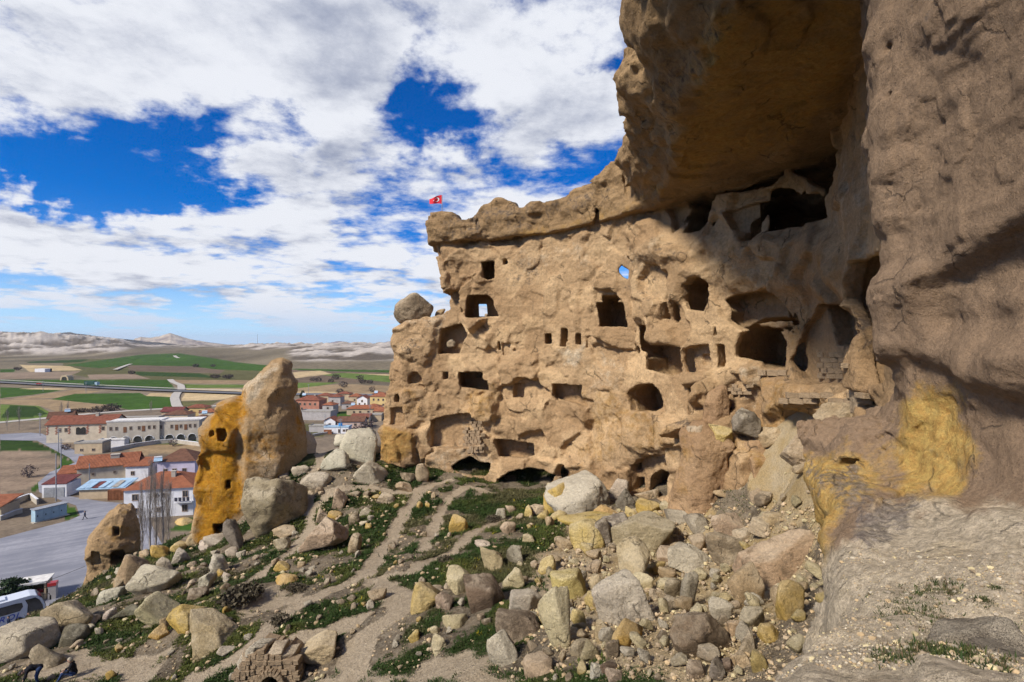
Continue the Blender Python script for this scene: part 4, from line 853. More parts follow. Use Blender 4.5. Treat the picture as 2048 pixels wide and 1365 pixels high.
 (1251,1003,42,52,'B',0,.7,'grey rounded boulder in front of the cliff-foot whitish one'),
 (1296,990,52,28,'T',0,.8,'tan flat stones in front of the bottom room'),
 (1300,1018,60,34,'O',-6,.7,'yellowish block below the bottom room'),
 (1207,1030,58,26,'O',0,.5,'flat orange stone right of the long orange boulder'),
 (1364,1031,66,30,'B',-6,.9,'blue-grey slab at the foot of the cracked pillar'),
 (1395,1052,46,42,'B',8,.9,'blue-grey angular block left of the pinkish wedge'),
 (1311,1136,36,32,'Y',0,.5,'small rounded yellow stone between the pale slab and the whitish flat boulder'),
 (1343,1112,66,32,'P',-4,.8,'pinkish-grey block under the layered grey block'),
 (1530,1058,64,38,'P',-14,.8,'pink layered block beside the overhanging outcrop'),
 (1483,1075,40,34,'P',0,.8,'pale pink block behind the grey two-faced block'),
 (1545,1040,44,30,'T',0,.7,'upper tan block beside the overhanging outcrop'),
 (1491,1290,36,60,'G',-16,.8,'long grey stone leaning by the near ledge'),
 (1466,1257,36,36,'T',0,.7,'tan block between the dark brown boulder and the grey-fronted block'),
 (1482,1322,40,30,'T',0,.7,'low tan stone at the foot of the long leaning grey stone'),
 (1431,1342,38,46,'B',16,.7,'blue-grey stone at the bottom edge below the dark brown boulder'),
 (1392,1340,40,34,'G',0,.6,'round brownish stone at the bottom edge'),
 (1361,1322,36,24,'G',0,.6,'grey pebble-like stone left of the round brownish one'),
 (1449,1334,32,30,'D',0,.7,'small dark stone right of the blue-grey bottom one'),
 (1217,1336,38,30,'D',0,.6,'dark brown oval stone at the lower left of the sand'),
 (1230,1354,40,26,'G',-16,.6,'grey stone at the bottom edge under the dark oval one'),
 (1195,1345,36,34,'W',-20,.7,'white angular stone at the bottom edge near the tall monolith'),
 (1418,1310,44,30,'G',10,.7,'grey block wedged under the dark brown boulder'),
 (1160,1300,44,40,'G',12,.7,'grey-brown stone at the foot of the tall monolith'),
 (1075,1335,60,50,'P',-10,.8,'pinkish fractured block at the bottom, below the grey-brown block'),
]
def at(px, py, w, h):
    """ground point for a stone whose outline is centred on (px,py)"""
    g = hit(px, py+h*.30); return g
class Occ: pts = []
def put_rock(px, py, w, h, code, lean, ang, label, seed, group=None, name='boulder'):
    g = at(px, py, w, h); Y = g[1]; dep = .80*w if h < 1.6*w else w
    mw, mh, md = w*Y/1024, h*Y/1024, dep*Y/1024
    Yc = Y+md*.22; c = P(px, py, Yc); s = Yc/Y
    sub = 5 if mw*1024/Y > 85 else 4 if w > 30 else 3
    l = abs(R(lean)); e = .18*math.sin(l)*2
    me = rock_mesh(name, seed, (mw*s*(1-e*.3), md*s, mh*s*1.08), sub, ang)
    o = link(name, me, None, M_ROCK); o.location = c; o.rotation_euler = (0, -R(lean), 0)
    k = np.array(RC[code]); r = np.random.RandomState(seed+5); j = 1+r.uniform(-.1, .1)
    o.color = (*np.clip(k[:3]*j*(1+r.uniform(-.05, .05, 3)), 0, 1), float(np.clip(k[3]+r.uniform(-.14, .14), 0, 1)))
    tag(o, label, 'rock' if name != 'boulder' else 'boulder', group); Occ.pts.append((c[0], c[1], mw*.5)); return o
for i, r_ in enumerate(ROCKS): put_rock(*r_, seed=100+i)
# the dome that sits on the cliff's shoulder and its small neighbours
def loose(px, py, Y, w, h, d, code, lean, ang, label, seed, group=None):
    me = rock_mesh('boulder', seed, (w*Y/1024, d, h*Y/1024), 5 if w > 50 else 3, ang); o = link('boulder', me, None, M_ROCK); o.location = P(px, py, Y); o.rotation_euler = (0, -R(lean), 0)
    o.color = RC[code]; tag(o, label, 'boulder', group); return o
loose(829, 621, 62, 80, 66, 4.2, 'G', -6, .05, 'domed grey-brown boulder perched on the left shoulder of the cliff', 31)
loose(880, 628, 62, 22, 20, 1.2, 'T', 0, .7, 'small tan rock beside the domed boulder on the cliff shoulder', 32)
loose(973, 632, 58.6, 8, 9, .5, 'G', 0, .8, 'small stone on the sill of the cave window that shows the sky', 33)
loose(903, 687, 60.5, 20, 16, .9, 'G', 10, .7, 'grey stone lying in the shallow rooms high on the cliff left', 34)
loose(1960, 1290, 3.5, 210, 120, .55, 'B', -10, .6, 'grey weathered rock on the near ledge at the right edge', 35).scale = (1, 1, 1)
loose(2010, 1330, 3.0, 190, 90, .5, 'B', 8, .6, 'low grey rock in front of the weathered one on the near ledge', 36)

loose(1488, 846, 34.2, 56, 58, 2.0, 'B', 6, .9, 'dark grey layered block on top of the cracked pillar', 37)
loose(1440, 872, 34.8, 52, 44, 1.6, 'Y', -6, .8, 'yellowish block capping the left leaning slab', 38)
loose(1396, 866, 35.2, 46, 36, 1.4, 'P', 6, .9, 'pinkish broken block at the top left of the left leaning slab', 39)
loose(1536, 872, 33.6, 56, 40, 1.6, 'T', 24, .9, 'tan splinter of rock right of the dark layered block', 40)
loose(1600, 905, 26, 80, 70, 2.2, 'P', -16, .7, 'pinkish boulder behind the top of the sulphur outcrop', 41)
loose(1690, 850, 24, 96, 80, 2.6, 'T', -24, .6, 'large tan rock between the niche and the sulphur outcrop', 42)
loose(1740, 800, 22, 60, 70, 2.0, 'P', -10, .6, 'pinkish rock rising against the foot of the buttress', 43)
# smaller stones: one by one near the viewer, the rest as rubble
def scatter(n, seed, dens):
    r = np.random.RandomState(seed); out = []
    while len(out) < n:
        px = r.uniform(0, 1660, 4000); py = r.uniform(930, 1364, 4000); k = r.rand(4000) < dens(px, py); out += list(zip(px[k], py[k]))
    return out[:n]
def rub_density(px, py):
    field = smooth01((px-980-(1200-py)*.2)/160)*smooth01((py-990)/40); left = smooth01((py-(1010+(600-px)*.25))/40)*(px < 900)
    crest = ((px > 560) & (px < 780) & (py < 1010)); return .95*field+.30*left+.4*crest+.05
small = [rock_mesh('stone', 700+k, (1, .85, .72+.2*(k % 3)), 3, .5+.12*(k % 5)) for k in range(10)]
n_ind = 0; USED = {}
def _short(l):
    w = l.replace(',', '').split(); cut = next((i for i, x in enumerate(w) if i > 1 and x in ('at','in','of','with','left','right','below','behind','on','the','between','beside','leaning','tucked','directly','above','under','standing','lying','alone','against','touching','near','wedged','resting','next','down','half','supporting','from','just','and')), min(len(w), 6)); return ' '.join(w[:max(cut, 2)])
BIG = [(p[0], p[1], _short(r_[7])) for p, r_ in zip(Occ.pts, ROCKS)]
for k, (px, py) in enumerate(scatter(2200, 5, rub_density)):
    if n_ind >= 290: break
    g = hit(px, py); Y = g[1]; w = rnd.uniform(22, 50) if px > 1080 and n_ind < 90 else rnd.uniform(9, 22)+(rnd.uniform(4, 14) if px > 1050 and rnd.random() < .5 else 0)
    if slope(g[0], g[1]) < -27 or sandiness(g[0], g[1]) > .5 and px < 1000: continue
    if any((g[0]-a)**2+(g[1]-b)**2 < (c+.2)**2 for a, b, c in Occ.pts): continue
    o = bpy.data.objects.new('stone', small[k % 10]); COL.objects.link(o)
    if M_ROCK.name not in small[k % 10].materials: small[k % 10].materials.append(M_ROCK)
    s = w*Y/1024; o.scale = (s, s*rnd.uniform(.8, 1.1), s*rnd.uniform(.7, 1.1)); o.location = (g[0], g[1]+s*.2, g[2]+s*.22); o.rotation_euler = (rnd.uniform(-.4, .4), rnd.uniform(-.4, .4), rnd.uniform(0, 6.3))
    pal = 'TTGPCCWY' if px > 1000 else 'WWPTGO'; key = rnd.choice(pal); kc = np.array(RC[key])*rnd.uniform(.85, 1.12); o.color = (*kc[:3], RC[key][3])
    nm = {'T': 'tan', 'G': 'grey-brown', 'P': 'pinkish', 'W': 'whitish', 'C': 'cream', 'Y': 'yellow', 'O': 'yellow', 'B': 'dark grey'}[key]
    where = 'in the boulder field under the cliff' if px > 1000 else 'on the grassy slope' if py > 1010 else 'near the crest left of the cliff'
    for best in sorted(((g[0]-a)**2+(g[1]-b)**2, l, a, b) for a, b, l in BIG)[:9]:
     side = 'right of' if abs(g[0]-best[2]) > abs(g[1]-best[3]) and g[0] > best[2] else 'left of' if abs(g[0]-best[2]) > abs(g[1]-best[3]) else 'behind' if g[1] > best[3] else 'below'
     lb = f'small {nm} stone {side} the {best[1]}'
     if lb not in USED: break
    USED[lb] = 1
    tag(o, lb.replace('small', 'medium-sized', 1) if w > 24 else lb, 'stone', f'small {nm} stones {where}'); Occ.pts.append((g[0], g[1], s*.5)); n_ind += 1
def rubble(n, seed):
    v0, f0 = ICO[2]; v0 = v0[:42] if False else v0; r = np.random.RandomState(seed); bm = bmesh.new(); bmesh.ops.create_icosphere(bm, subdivisions=1, radius=.5); v0 = np.array([a.co[:] for a in bm.verts]); f0 = np.array([[q.index for q in p.verts] for p in bm.faces]); bm.free()
    V = []; Fc = []; C = []; base = 0; pts = []
    for px, py in scatter(n*2, seed, rub_density):
        Y = None; pts.append((px, py))
    pts = np.array(pts)
    # many points at once: walk along the rays together
    Y = np.geomspace(9, 95, 420)[:, None]; X = (pts[None, :, 0]-1024)/1024*Y; Z = (682.5-pts[None, :, 1])/1024*Y
    G = GRID(X, np.broadcast_to(Y, X.shape)); k = np.argmax(Z <= G, axis=0); idx = np.arange(len(pts)); gx, gy = X[k, idx], np.broadcast_to(Y, X.shape)[k, idx]; gz = slope(gx, gy)
    ok = (gz > -30) & (k > 0) & ((sandiness(gx, gy) < .55) | (gx > 0)); gx, gy, gz = gx[ok][:n], gy[ok][:n], gz[ok][:n]
    for x, y, z in zip(gx, gy, gz):
        s = y/1024*min(1.3*r.rand()**-.62, 11); a = r.uniform(0, 6.28); q = v0*(1+r.uniform(-.28, .28, (len(v0), 1)))*np.array([1, r.uniform(.7, 1.1), r.uniform(.5, .9)])*s
        q = np.c_[q[:, 0]*math.cos(a)-q[:, 1]*math.sin(a), q[:, 0]*math.sin(a)+q[:, 1]*math.cos(a), q[:, 2]]+np.array([x, y, z+s*.15]); V.append(q); Fc.append(f0+base); base += len(v0)
        c = np.array(RC['TGTPCG'[r.randint(6)]][:3])*r.uniform(.55, 1.0); C.append(np.repeat(c[None], len(v0), 0))
    me = np_mesh('rubble', np.concatenate(V), np.concatenate(Fc), smooth=False); set_attr(me, 'tint', np.concatenate(C))
    m, T, b = base_mat('rubble_stone', .95, .1); T.put(b.inputs['Base Color'], T.attr('tint').outputs['Color']); o = link('rubble', me, None, m); tag(o, 'loose stones and gravel strewn over the slope', kind='stuff')
_gx = np.arange(-84, 44, .5); _gy = np.arange(2, 98, .5); _GX, _GY = np.meshgrid(_gx, _gy, indexing='ij'); _GZ = slope(_GX, _GY)
def GRID(x, y):
    i = np.clip((x+84)/.5, 0, len(_gx)-2); j = np.clip((y-2)/.5, 0, len(_gy)-2); a = i.astype(int); b = j.astype(int); u = i-a; w = j-b
    return (_GZ[a, b]*(1-u)+_GZ[a+1, b]*u)*(1-w)+(_GZ[a, b+1]*(1-u)+_GZ[a+1, b+1]*u)*w
rubble(14000, 77)
# ================================================================== THE PLAIN AND THE FAR HILLS
COLS = {-2600: [(60,-37),(700,-37),(1300,-34),(1700,24),(2300,28),(4500,5),(13000,-40)], -100: [(60,-37),(800,-37),(1250,-36),(1450,-9),(1650,23),(2300,27),(4000,5),(13000,-60)], 60: [(60,-37),(800,-37),(1250,-36),(1450,-11),(1650,25),(2300,20),(4000,0),(13000,-60)],
        160: [(60,-37),(800,-37),(1220,-35),(1450,-15),(1750,14),(2300,12),(4000,-10),(13000,-60)], 230: [(60,-37),(650,-37),(1000,-35),(1300,-27),(1600,-7),(2200,0),(4000,-20),(13000,-70)],
        300: [(60,-37),(560,-37),(900,-34.7),(1200,-30),(1500,-21),(2000,-17),(4000,-36),(13000,-90)], 450: [(60,-37),(600,-37),(900,-36),(1150,-30),(1400,-21.5),(1900,-17),(4000,-40),(13000,-90)],
        600: [(60,-37),(600,-36.5),(800,-31),(1000,-24),(1300,-15),(1800,-15),(4000,-40),(13000,-95)], 780: [(60,-37),(640,-36.5),(800,-28),(1000,-19),(1300,-13),(1800,-15),(4000,-40),(13000,-95)], 5000: [(60,-37),(640,-36),(800,-30),(1000,-20),(1300,-14),(4000,-40),(13000,-95)]}
_ck = sorted(COLS)
def plain_z(px, Y):
    ly = np.log(Y); rows = np.array([np.interp(ly, np.log([a for a, _ in COLS[k]]), [b for _, b in COLS[k]]) for k in _ck]); i = np.clip(np.searchsorted(_ck, px)-1, 0, len(_ck)-2)
    k = np.array(_ck, float); t = np.clip((px-k[i])/(k[i+1]-k[i]), 0, 1); t = t*t*(3-2*t); j = np.arange(len(px)); return rows[i, j]*(1-t)+rows[i+1, j]*t
def plane_pt(px, py, z=PLAIN):
    Y = z*1024/(682.5-py); return np.array([(px-1024)/1024*Y, Y, z])
GREEN, DGREEN, LGREEN, OLIVE = (.040,.085,.014), (.028,.055,.012), (.105,.15,.035), (.10,.095,.04)
TAN, STRAW, BROWN, PINK, DIRT = (.27,.195,.115), (.44,.335,.19), (.135,.10,.07), (.24,.18,.13), (.19,.15,.11)
FIELDS = [  # outline in the survey photograph, colour of the crop or soil; straw paled to paint sunlit strips
 (OLIVE, [(130,720),(300,716),(560,735),(600,770),(350,762),(200,760),(120,745)]), (BROWN, [(540,740),(790,742),(790,765),(560,768)]),
 (GREEN, [(0,760),(265,760.5),(335,760),(352,779),(190,774),(0,763)]), (GREEN, [(0,775),(90,778),(125,782),(60,791),(0,797)]), (TAN, [(15,799),(115,797),(205,782),(150,780),(95,788)]), (STRAW, [(40,778),(100,776),(140,779),(120,781)]),
 (GREEN, [(100,799),(150,788),(280,786),(292,792),(350,795),(354,817),(262,821),(212,810)]), (STRAW, [(292,792),(300,787),(352,788),(352,795)]), (TAN, [(0,800),(100,799),(212,810),(232,816),(125,828),(80,812),(0,808)]), (LGREEN, [(0,809),(77,812),(105,828),(110,836),(0,845)]),
 (DGREEN, [(20,811),(70,813),(95,828),(60,836),(0,838)]), (STRAW, [(370,786),(482,788),(445,800),(362,802)]), (OLIVE, [(360,803),(440,801),(420,812),(360,816)]), (STRAW, [(365,777),(480,778),(500,784),(370,782)]), (LGREEN, [(368,769),(500,770),(500,776),(370,777)]), (TAN, [(345,760),(505,761),(500,769),(360,767)]),
 (GREEN, [(130,731),(280,710),(357,707),(420,716),(530,735),(500,742),(400,738),(380,733),(255,731),(200,737)]), (GREEN, [(360,714),(535,731),(525,743),(460,738),(375,727)]), (BROWN, [(255,731),(380,733),(450,741),(440,748),(260,742)]), (DGREEN, [(265,744),(400,747),(430,756),(280,752)]),
 (STRAW, [(40,730),(140,733),(165,741),(60,744)]), (PINK, [(0,746),(160,743),(130,757),(0,758)]), (GREEN, [(0,739),(30,739),(28,745),(0,745)]), (DGREEN, [(50,724),(180,719),(160,725),(60,727)]), (PINK, [(175,750),(265,748),(300,758),(180,759)]),
 (LGREEN, [(640,750),(690,746),(790,752),(790,766),(700,757)]), (STRAW, [(585,745),(640,742),(665,748),(590,757)]), (STRAW, [(690,746),(790,750),(790,753)]), (TAN, [(596,776),(690,768),(790,773),(790,787),(596,788)]), (LGREEN, [(590,766),(680,765),(640,772),(590,778)]), (STRAW, [(570,783),(650,784),(790,789),(790,793),(570,790)]), (GREEN, [(575,738),(790,741),(790,746),(600,741)]), (GREEN, [(635,787),(700,788),(700,790),(640,790)]),
 (DGREEN, [(0,872),(45,873),(140,914),(146,922),(95,902),(0,905)]), (PINK, [(0,905),(40,900),(95,912),(60,916),(0,916)]), (PINK, [(0,918),(100,915),(122,926),(108,945),(62,975),(0,990)]), (GREEN, [(118,912),(150,926),(112,958),(84,975),(66,985),(60,978),(104,946),(124,926)]),
 (TAN, [(245,893),(330,886),(410,892),(410,912),(330,905),(280,912)]), (GREEN, [(230,886),(400,876),(410,884),(310,890),(240,893)]), (GREEN, [(380,1035),(420,1030),(430,1060),(330,1065)]), (OLIVE, [(600,850),(700,846),(660,870),(600,880)]), (GREEN, [(668,824),(708,822),(708,836),(668,838)]), (GREEN, [(128,1010),(150,1015),(158,1035),(130,1040)])]
def build_plain():
    pxs = np.r_[np.linspace(-2600, -60, 60)[:-1], np.linspace(-60, 820, 560), np.linspace(820, 5000, 60)[1:]]
    pys = np.r_[np.geomspace(1600, 830, 130), np.arange(829, 700, -.62), np.arange(700, 687, -.5)]
    Ys = 37*1024/(pys-682.5); Ys = np.r_[Ys, np.geomspace(Ys[-1]*1.08, 13000, 22)]
    A, YY = np.meshgrid(pxs, Ys, indexing='ij'); z = plain_z(A.ravel(), YY.ravel()).reshape(A.shape); X = (A-1024)/1024*YY
    rug = smooth01((YY-1150-200*smooth01((A-225)/60)*smooth01((520-A)/60))/350)*smooth01((3200-YY)/1200)*(1-.65*smooth01((A-225)/60)*smooth01((520-A)/60))
    rug = np.maximum(rug, smooth01((YY-720)/200)*smooth01((A-560)/60)*smooth01((3200-YY)/1200))
    p = v3(X*.006, YY*.006, 0*X); rid = fbm(p*1.6, 5, 501, ridged=True); z = z+rug*(12*rid+5*fbm(p*6, 3, 503))*np.clip(YY/1600, .45, 1.2)
    z = z+.25*fbm(v3(X*.03, YY*.03, 0*X), 3, 505)*smooth01((YY-250)/200)
    V = v3(X, YY, z).reshape(-1, 3); n, m = A.shape; I = np.arange(n*m).reshape(n, m); F = np.stack([I[:-1, :-1], I[1:, :-1], I[1:, 1:], I[:-1, 1:]], -1).reshape(-1, 4)
    a = A.ravel(); y = YY.ravel(); b = 682.5+37*1024/y
    # real picture row of each ground point, so that sloping fields keep their survey outline
    b = 682.5-(plain_z(a, y))*1024/y
    C = np.tile(np.array(DIRT), (len(V), 1)); nz = fbm(v3(V[:, 0]*.01, V[:, 1]*.004, 0*a), 3, 507); C *= (1+.3*nz)[:, None]
    mid = smooth01((y-300)/200)[:, None]; C = C*(1-mid)+mid*np.array((.15,.125,.085))*(1+.5*nz)[:, None]
    ab = np.stack([a, b], -1).astype(np.float32); jit = fbm(v3(a*.05, b*.3, 0*a), 3, 509)*1.6
    for col, q in FIELDS:
        q_ = np.array(q, float); k = (a > q_[:, 0].min()-4) & (a < q_[:, 0].max()+4) & (b > q_[:, 1].min()-3) & (b < q_[:, 1].max()+3)
        sc = np.array([1, 3.]); sd = poly_sdf((ab[k]*sc).astype(np.float32), q_*sc)+jit[k]; t = smooth01(.5-sd/2.4)[:, None]
        row = 1+.20*fbm(v3(V[k, 0]*.02, V[k, 1]*.006, 0*a[k]), 3, 511)+.10*np.sin(b[k]*7); C[k] = C[k]*(1-t)+t*np.array(col)*row[:, None]
    # badlands: bare white tuff on the steep ribs, dark scrub between
    r_ = rug.ravel(); white = smooth01((rid.ravel()*.8+.45*fbm(v3(V[:, 0]*.02, V[:, 1]*.008, 0*a), 4, 513)-.10)/.38)
    bl = np.array((.11,.09,.07))*(1-white[:, None])+white[:, None]*np.array((.43,.385,.34)); t = smooth01(r_*2.2)[:, None]; C = C*(1-t)+bl*t
    me = np_mesh('plain', V, F); set_attr(me, 'tint', np.clip(C, .01, .8))
    mt, T, bs = base_mat('plain_soil', .97, .05); pos = T.new('ShaderNodeNewGeometry').outputs['Position']
    n1 = T.noise(pos, .12, 6, .7); n2 = T.noise(pos, 1.1, 5, .7)
    col = T.mix(.75, T.attr('tint').outputs['Color'], T.mix(T.ramp(n1, .3, .7), (.66, .66, .66), (1.28, 1.26, 1.22)), 'MULTIPLY'); col = T.mix(.5, col, T.mix(T.ramp(n2, .3, .7), (.6, .6, .6), (1.3, 1.3, 1.3)), 'MULTIPLY'); T.put(bs.inputs['Base Color'], col)
    o = link('plain', me, None, mt); tag(o, 'flat valley floor with green and straw fields running to pale badlands', kind='structure')
    # a wide sheet below it all, to the horizon on every side
    g = MB(); g.add([(-14000,-14000,-60),(14000,-14000,-60),(14000,14000,-99),(-14000,14000,-99)], [(0,1,2,3)]); tag(g.build('ground', mt), kind='structure')
build_plain()
def mountain(prof, Y, depth, col, col2, label):
    """prof: skyline surveyed in the photograph"""
    q = np.array(prof, float); xs = np.arange(q[0, 0], q[-1, 0]+.01, .7); top = (682.5-np.interp(xs, q[:, 0], q[:, 1]))/1024*Y; top = top+Y*.0005*fbm(v3(xs*.15, 0*xs, 0*xs), 3, 521)
    rows = np.linspace(0, 1, 22); X = []; 
    V = np.array([[( x-1024)/1024*Y*(1-(1-r)*depth/Y), Y-(1-r)*depth, -95+(t+95)*r**1.25] for x, t in zip(xs, top) for r in rows]+[[(x-1024)/1024*Y, Y+depth, -95] for x in xs])
    n, m = len(xs), len(rows); I = np.arange(n*m).reshape(n, m); B = n*m+np.arange(n); F = [np.stack([I[:-1, :-1], I[1:, :-1], I[1:, 1:], I[:-1, 1:]], -1).reshape(-1, 4), np.stack([I[:-1, -1], I[1:, -1], B[1:], B[:-1]], -1)]
    V[:n*m] += np.c_[0*V[:n*m, 0], 0*V[:n*m, 0], .006*depth*fbm(V[:n*m]*.012, 4, 523)]
    me = np_mesh('mountain', V, F); m_, T, b = base_mat('mountain_earth', .97, .05); pos = T.new('ShaderNodeNewGeometry').outputs['Position']
    T.put(b.inputs['Base Color'], T.mix(T.ramp(T.noise(pos, .006, 7, .7, .6), .38, .62), col, col2)); o = link('mountain', me, None, m_); tag(o, label, kind='structure')
mountain([(255,690),(270,678),(282,674),(300,676),(318,673),(332,669),(341,666.5),(352,670),(370,677),(400,682),(430,687),(470,691)], 6200, 900, (.17,.13,.11), (.46,.38,.28), 'pointed hill on the horizon, coloured as if sunlit')  # sand tones put sunlight on the peak into its colour
mountain([(590,694),(640,688),(662,685),(678,682.5),(692,684),(715,690),(745,694)], 7600, 800, (.14,.11,.12), (.25,.2,.18), 'pale flat-topped hill on the horizon')
mountain([(715,695),(745,690),(770,685),(790,681),(830,683),(900,694)], 5200, 700, (.13,.10,.10), (.22,.17,.15), 'dark hill on the horizon beside the cliff')
mountain([(-300,668),(0,663),(60,666),(110,668),(140,664.5),(155,668),(220,676),(300,684),(380,691)], 3600, 500, (.05,.047,.045), (.085,.075,.065), 'long dark ridge behind the badlands')
mountain([(440,694),(520,691),(560,690),(620,692),(690,694)], 9000, 600, (.15,.12,.12), (.22,.18,.16), 'low distant ridge on the horizon')

# ------------------------------------------------------------------ roads
M_ASPH = flat_mat('worn_paving', (.20,.205,.235), .85, .2, .22, .25); 
def paving():
    m, T, b = base_mat('tracked_paving', .85, .2); pos = T.new('ShaderNodeNewGeometry').outputs['Position']; x, y, z = T.sep(pos); u = T.math('ADD', T.math('MULTIPLY', x, .55), T.math('MULTIPLY', y, -.83)); v = T.math('ADD', T.math('MULTIPLY', x, .83), T.math('MULTIPLY', y, .55))
    st = T.noise(T.comb(T.math('MULTIPLY', u, .5), T.math('MULTIPLY', v, .045), 0), 1., 7, .7, .6); n = T.noise(pos, .09, 5, .6, .5); f = T.noise(pos, 1.4, 5, .7)
    T.put(b.inputs['Base Color'], T.mix(T.ramp(T.math('ADD', T.math('MULTIPLY', st, .6), T.math('MULTIPLY', n, .4)), .38, .62), (.17,.175,.205), T.mix(T.ramp(f, .3, .7), (.24,.24,.27), (.31,.31,.335)))); return m
M_ASPH = paving(); M_PALE = flat_mat('pale_gravel', (.40,.37,.33), .9, .1, .15, .3); M_HIGH = flat_mat('highway_asphalt', (.14,.14,.15), .85)
def ground_poly(name, pts, z, mat, label):
    v = [plane_pt(a, b) for a, b in pts]; bm = bmesh.new(); f = bm.faces.new([bm.verts.new((p[0], p[1], PLAIN+z)) for p in v]); bmesh.ops.triangulate(bm, faces=[f]); bm.normal_update()
    for q in bm.faces:
        if q.normal.z < 0: q.normal_flip()
    me = bpy.data.meshes.new(name); bm.to_mesh(me); bm.free(); o = link(name, me, None, mat); tag(o, label, kind='structure')
def strip(name, pts, w, z, mat, label=None, Yz=None):
    q = np.array([plane_pt(a, b) if Yz is None else P(a, b, Yz[i]) for i, (a, b) in enumerate(pts)]); t = np.linspace(0, len(q)-1, len(q)*8); q = np.c_[[np.interp(t, np.arange(len(q)), q[:, k]) for k in range(3)]].T
    d = np.gradient(q[:, :2], axis=0); d /= np.linalg.norm(d, axis=1, keepdims=True); nn = np.c_[-d[:, 1], d[:, 0], 0*d[:, 0]]*w/2; V = np.concatenate([q+nn, q-nn]); V[:, 2] += z; k = len(q); i = np.arange(k-1)
    me = np_mesh(name, V, np.stack([k+i, k+i+1, i+1, i], -1)); o = link(name, me, None, mat); tag(o, label, kind='structure'); return o
ground_poly('car_park', [(-500,1330),(-500,1095),(0,1078),(60,1062),(138,1042),(160,1032),(152,1012),(118,1000),(78,985),(76,966),(100,945),(150,926),(172,921),(142,944),(118,968),(132,992),(205,1004),(285,1010),(300,1045),(330,1100),(330,1330)], .06, M_ASPH, 'wide grey paved car park with worn tracks')
ground_poly('street', [(0,869),(60,866),(84,868),(168,911),(174,921),(150,926),(138,916),(74,882),(0,881)], .07, M_ASPH, 'grey village street coming in from the left')
ground_poly('street', [(600,884),(640,876),(700,868),(760,866),(760,872),(690,876),(640,884),(600,892)], .07, M_ASPH, 'grey street below the houses between tower and cliff')
strip('road', [(-40,848),(0,845.5),(60,840),(130,833),(190,827),(260,822),(350,817),(440,812),(520,806)], 6, .12, M_PALE, 'pale road along the far side of the village')
strip('highway', [(-200,757),(0,766),(160,775),(320,782.5),(480,788.5),(600,791),(790,793.5)], 12, 1.0, M_HIGH, 'highway crossing the valley')
strip('guard_kerb', [(-200,756.2),(0,765),(160,774),(320,781.6),(480,787.6)], 3.5, 2.2, M_PALE, 'pale verge of the highway')
strip('track', [(340,760),(345,765),(362,772),(363,779),(352,790),(349,798),(353,812),(358,818)], 5, .5, M_PALE, 'winding pale farm track through the fields')
strip('track', [(230,742),(250,734),(262,730)], 5, 1.6, M_PALE, 'short pale farm track on the green hill')
strip('track', [(349,714),(352,717),(360,720),(357,723)], 6, 2.6, M_PALE, 'pale bend of a track high on the green hill', [1050,1020,990,960])

# ================================================================== THE VILLAGE
W_ = {'cream': (.50,.43,.33), 'white': (.62,.62,.64), 'stone': (.40,.36,.30), 'lav': (.46,.42,.52), 'brick': (.36,.17,.12), 'grey': (.34,.32,.31), 'yellow': (.50,.37,.17), 'tanw': (.42,.33,.22), 'blue': (.28,.39,.46), 'pinkw': (.42,.32,.28)}
M_W = {k: flat_mat('plaster_'+k, v, .9, .1, .12, .6) for k, v in W_.items()}
def tile_mat(name, c):
    m, T, b = base_mat(name, .85, .15); co = T.new('ShaderNodeTexCoord').outputs['Object']; x, y, z = T.sep(co)
    wv = T.math('SINE', T.math('MULTIPLY', T.math('ADD', x, T.math('MULTIPLY', y, .003)), 21.)); n = T.noise(co, .9, 6, .7); n2 = T.noise(co, 6, 4, .7)
    col = T.mix(T.ramp(n, .35, .68), c, tuple(a*.62 for a in c)); col = T.mix(T.ramp(n2, .5, .75, 0, .5), col, tuple(min(1, a*1.3) for a in c)); T.put(b.inputs['Base Color'], col); bump(T, b, T.math('MULTIPLY', wv, .5), .08); return m
M_R = {'red': tile_mat('tiles_red', (.24,.088,.055)), 'orange': tile_mat('tiles_orange', (.31,.115,.06)), 'brown': tile_mat('tiles_brown', (.17,.085,.055)), 'maroon': tile_mat('tiles_maroon', (.17,.055,.05)), 'slab': flat_mat('roof_slab', (.30,.28,.25)), 'blue': flat_mat('blue_sheet', (.30,.43,.55), .5, .3), 'white': flat_mat('white_slab', (.6,.58,.55))}
M_GLASS = flat_mat('dark_window_glass', (.03,.032,.036), .15, .6, .3); M_FR = flat_mat('window_frame_paint', (.33,.25,.19)); M_DOOR = flat_mat('brown_door', (.16,.075,.04)); M_DARK = flat_mat('dark_paint_and_shade', (.03,.028,.026)); M_METAL = flat_mat('grey_metal', (.25,.26,.28), .5, .4); M_RUST = flat_mat('rusty_sheet', (.19,.075,.035), .8, .2, .3, 1.2, .02); M_BLACK = flat_mat('black_rubber', (.02,.02,.02), .7)  # M_DARK: dark fittings, and plates painted as the shade of openings
def window(par, x, y, z, w, h, rz=0, frame=M_FR):
    """window part set proud of the wall at local x,y,z, with its pane as a sub-part"""
    f = MB(); c, s = math.cos(rz), math.sin(rz); t = .09
    for dx, dz, ww, hh in [(0, h/2, w+t, t), (0, -h/2, w+t, t*1.4), (-w/2, 0, t, h), (w/2, 0, t, h), (0, 0, t*.6, h)]: f.box((x+dx*c, y+dx*s, z+dz), (ww, .12, hh), rz)
    fo = f.build('window', frame, par); g = MB().box((x, y, z), (w, .05, h), rz); g.build('pane', M_GLASS, fo); return fo
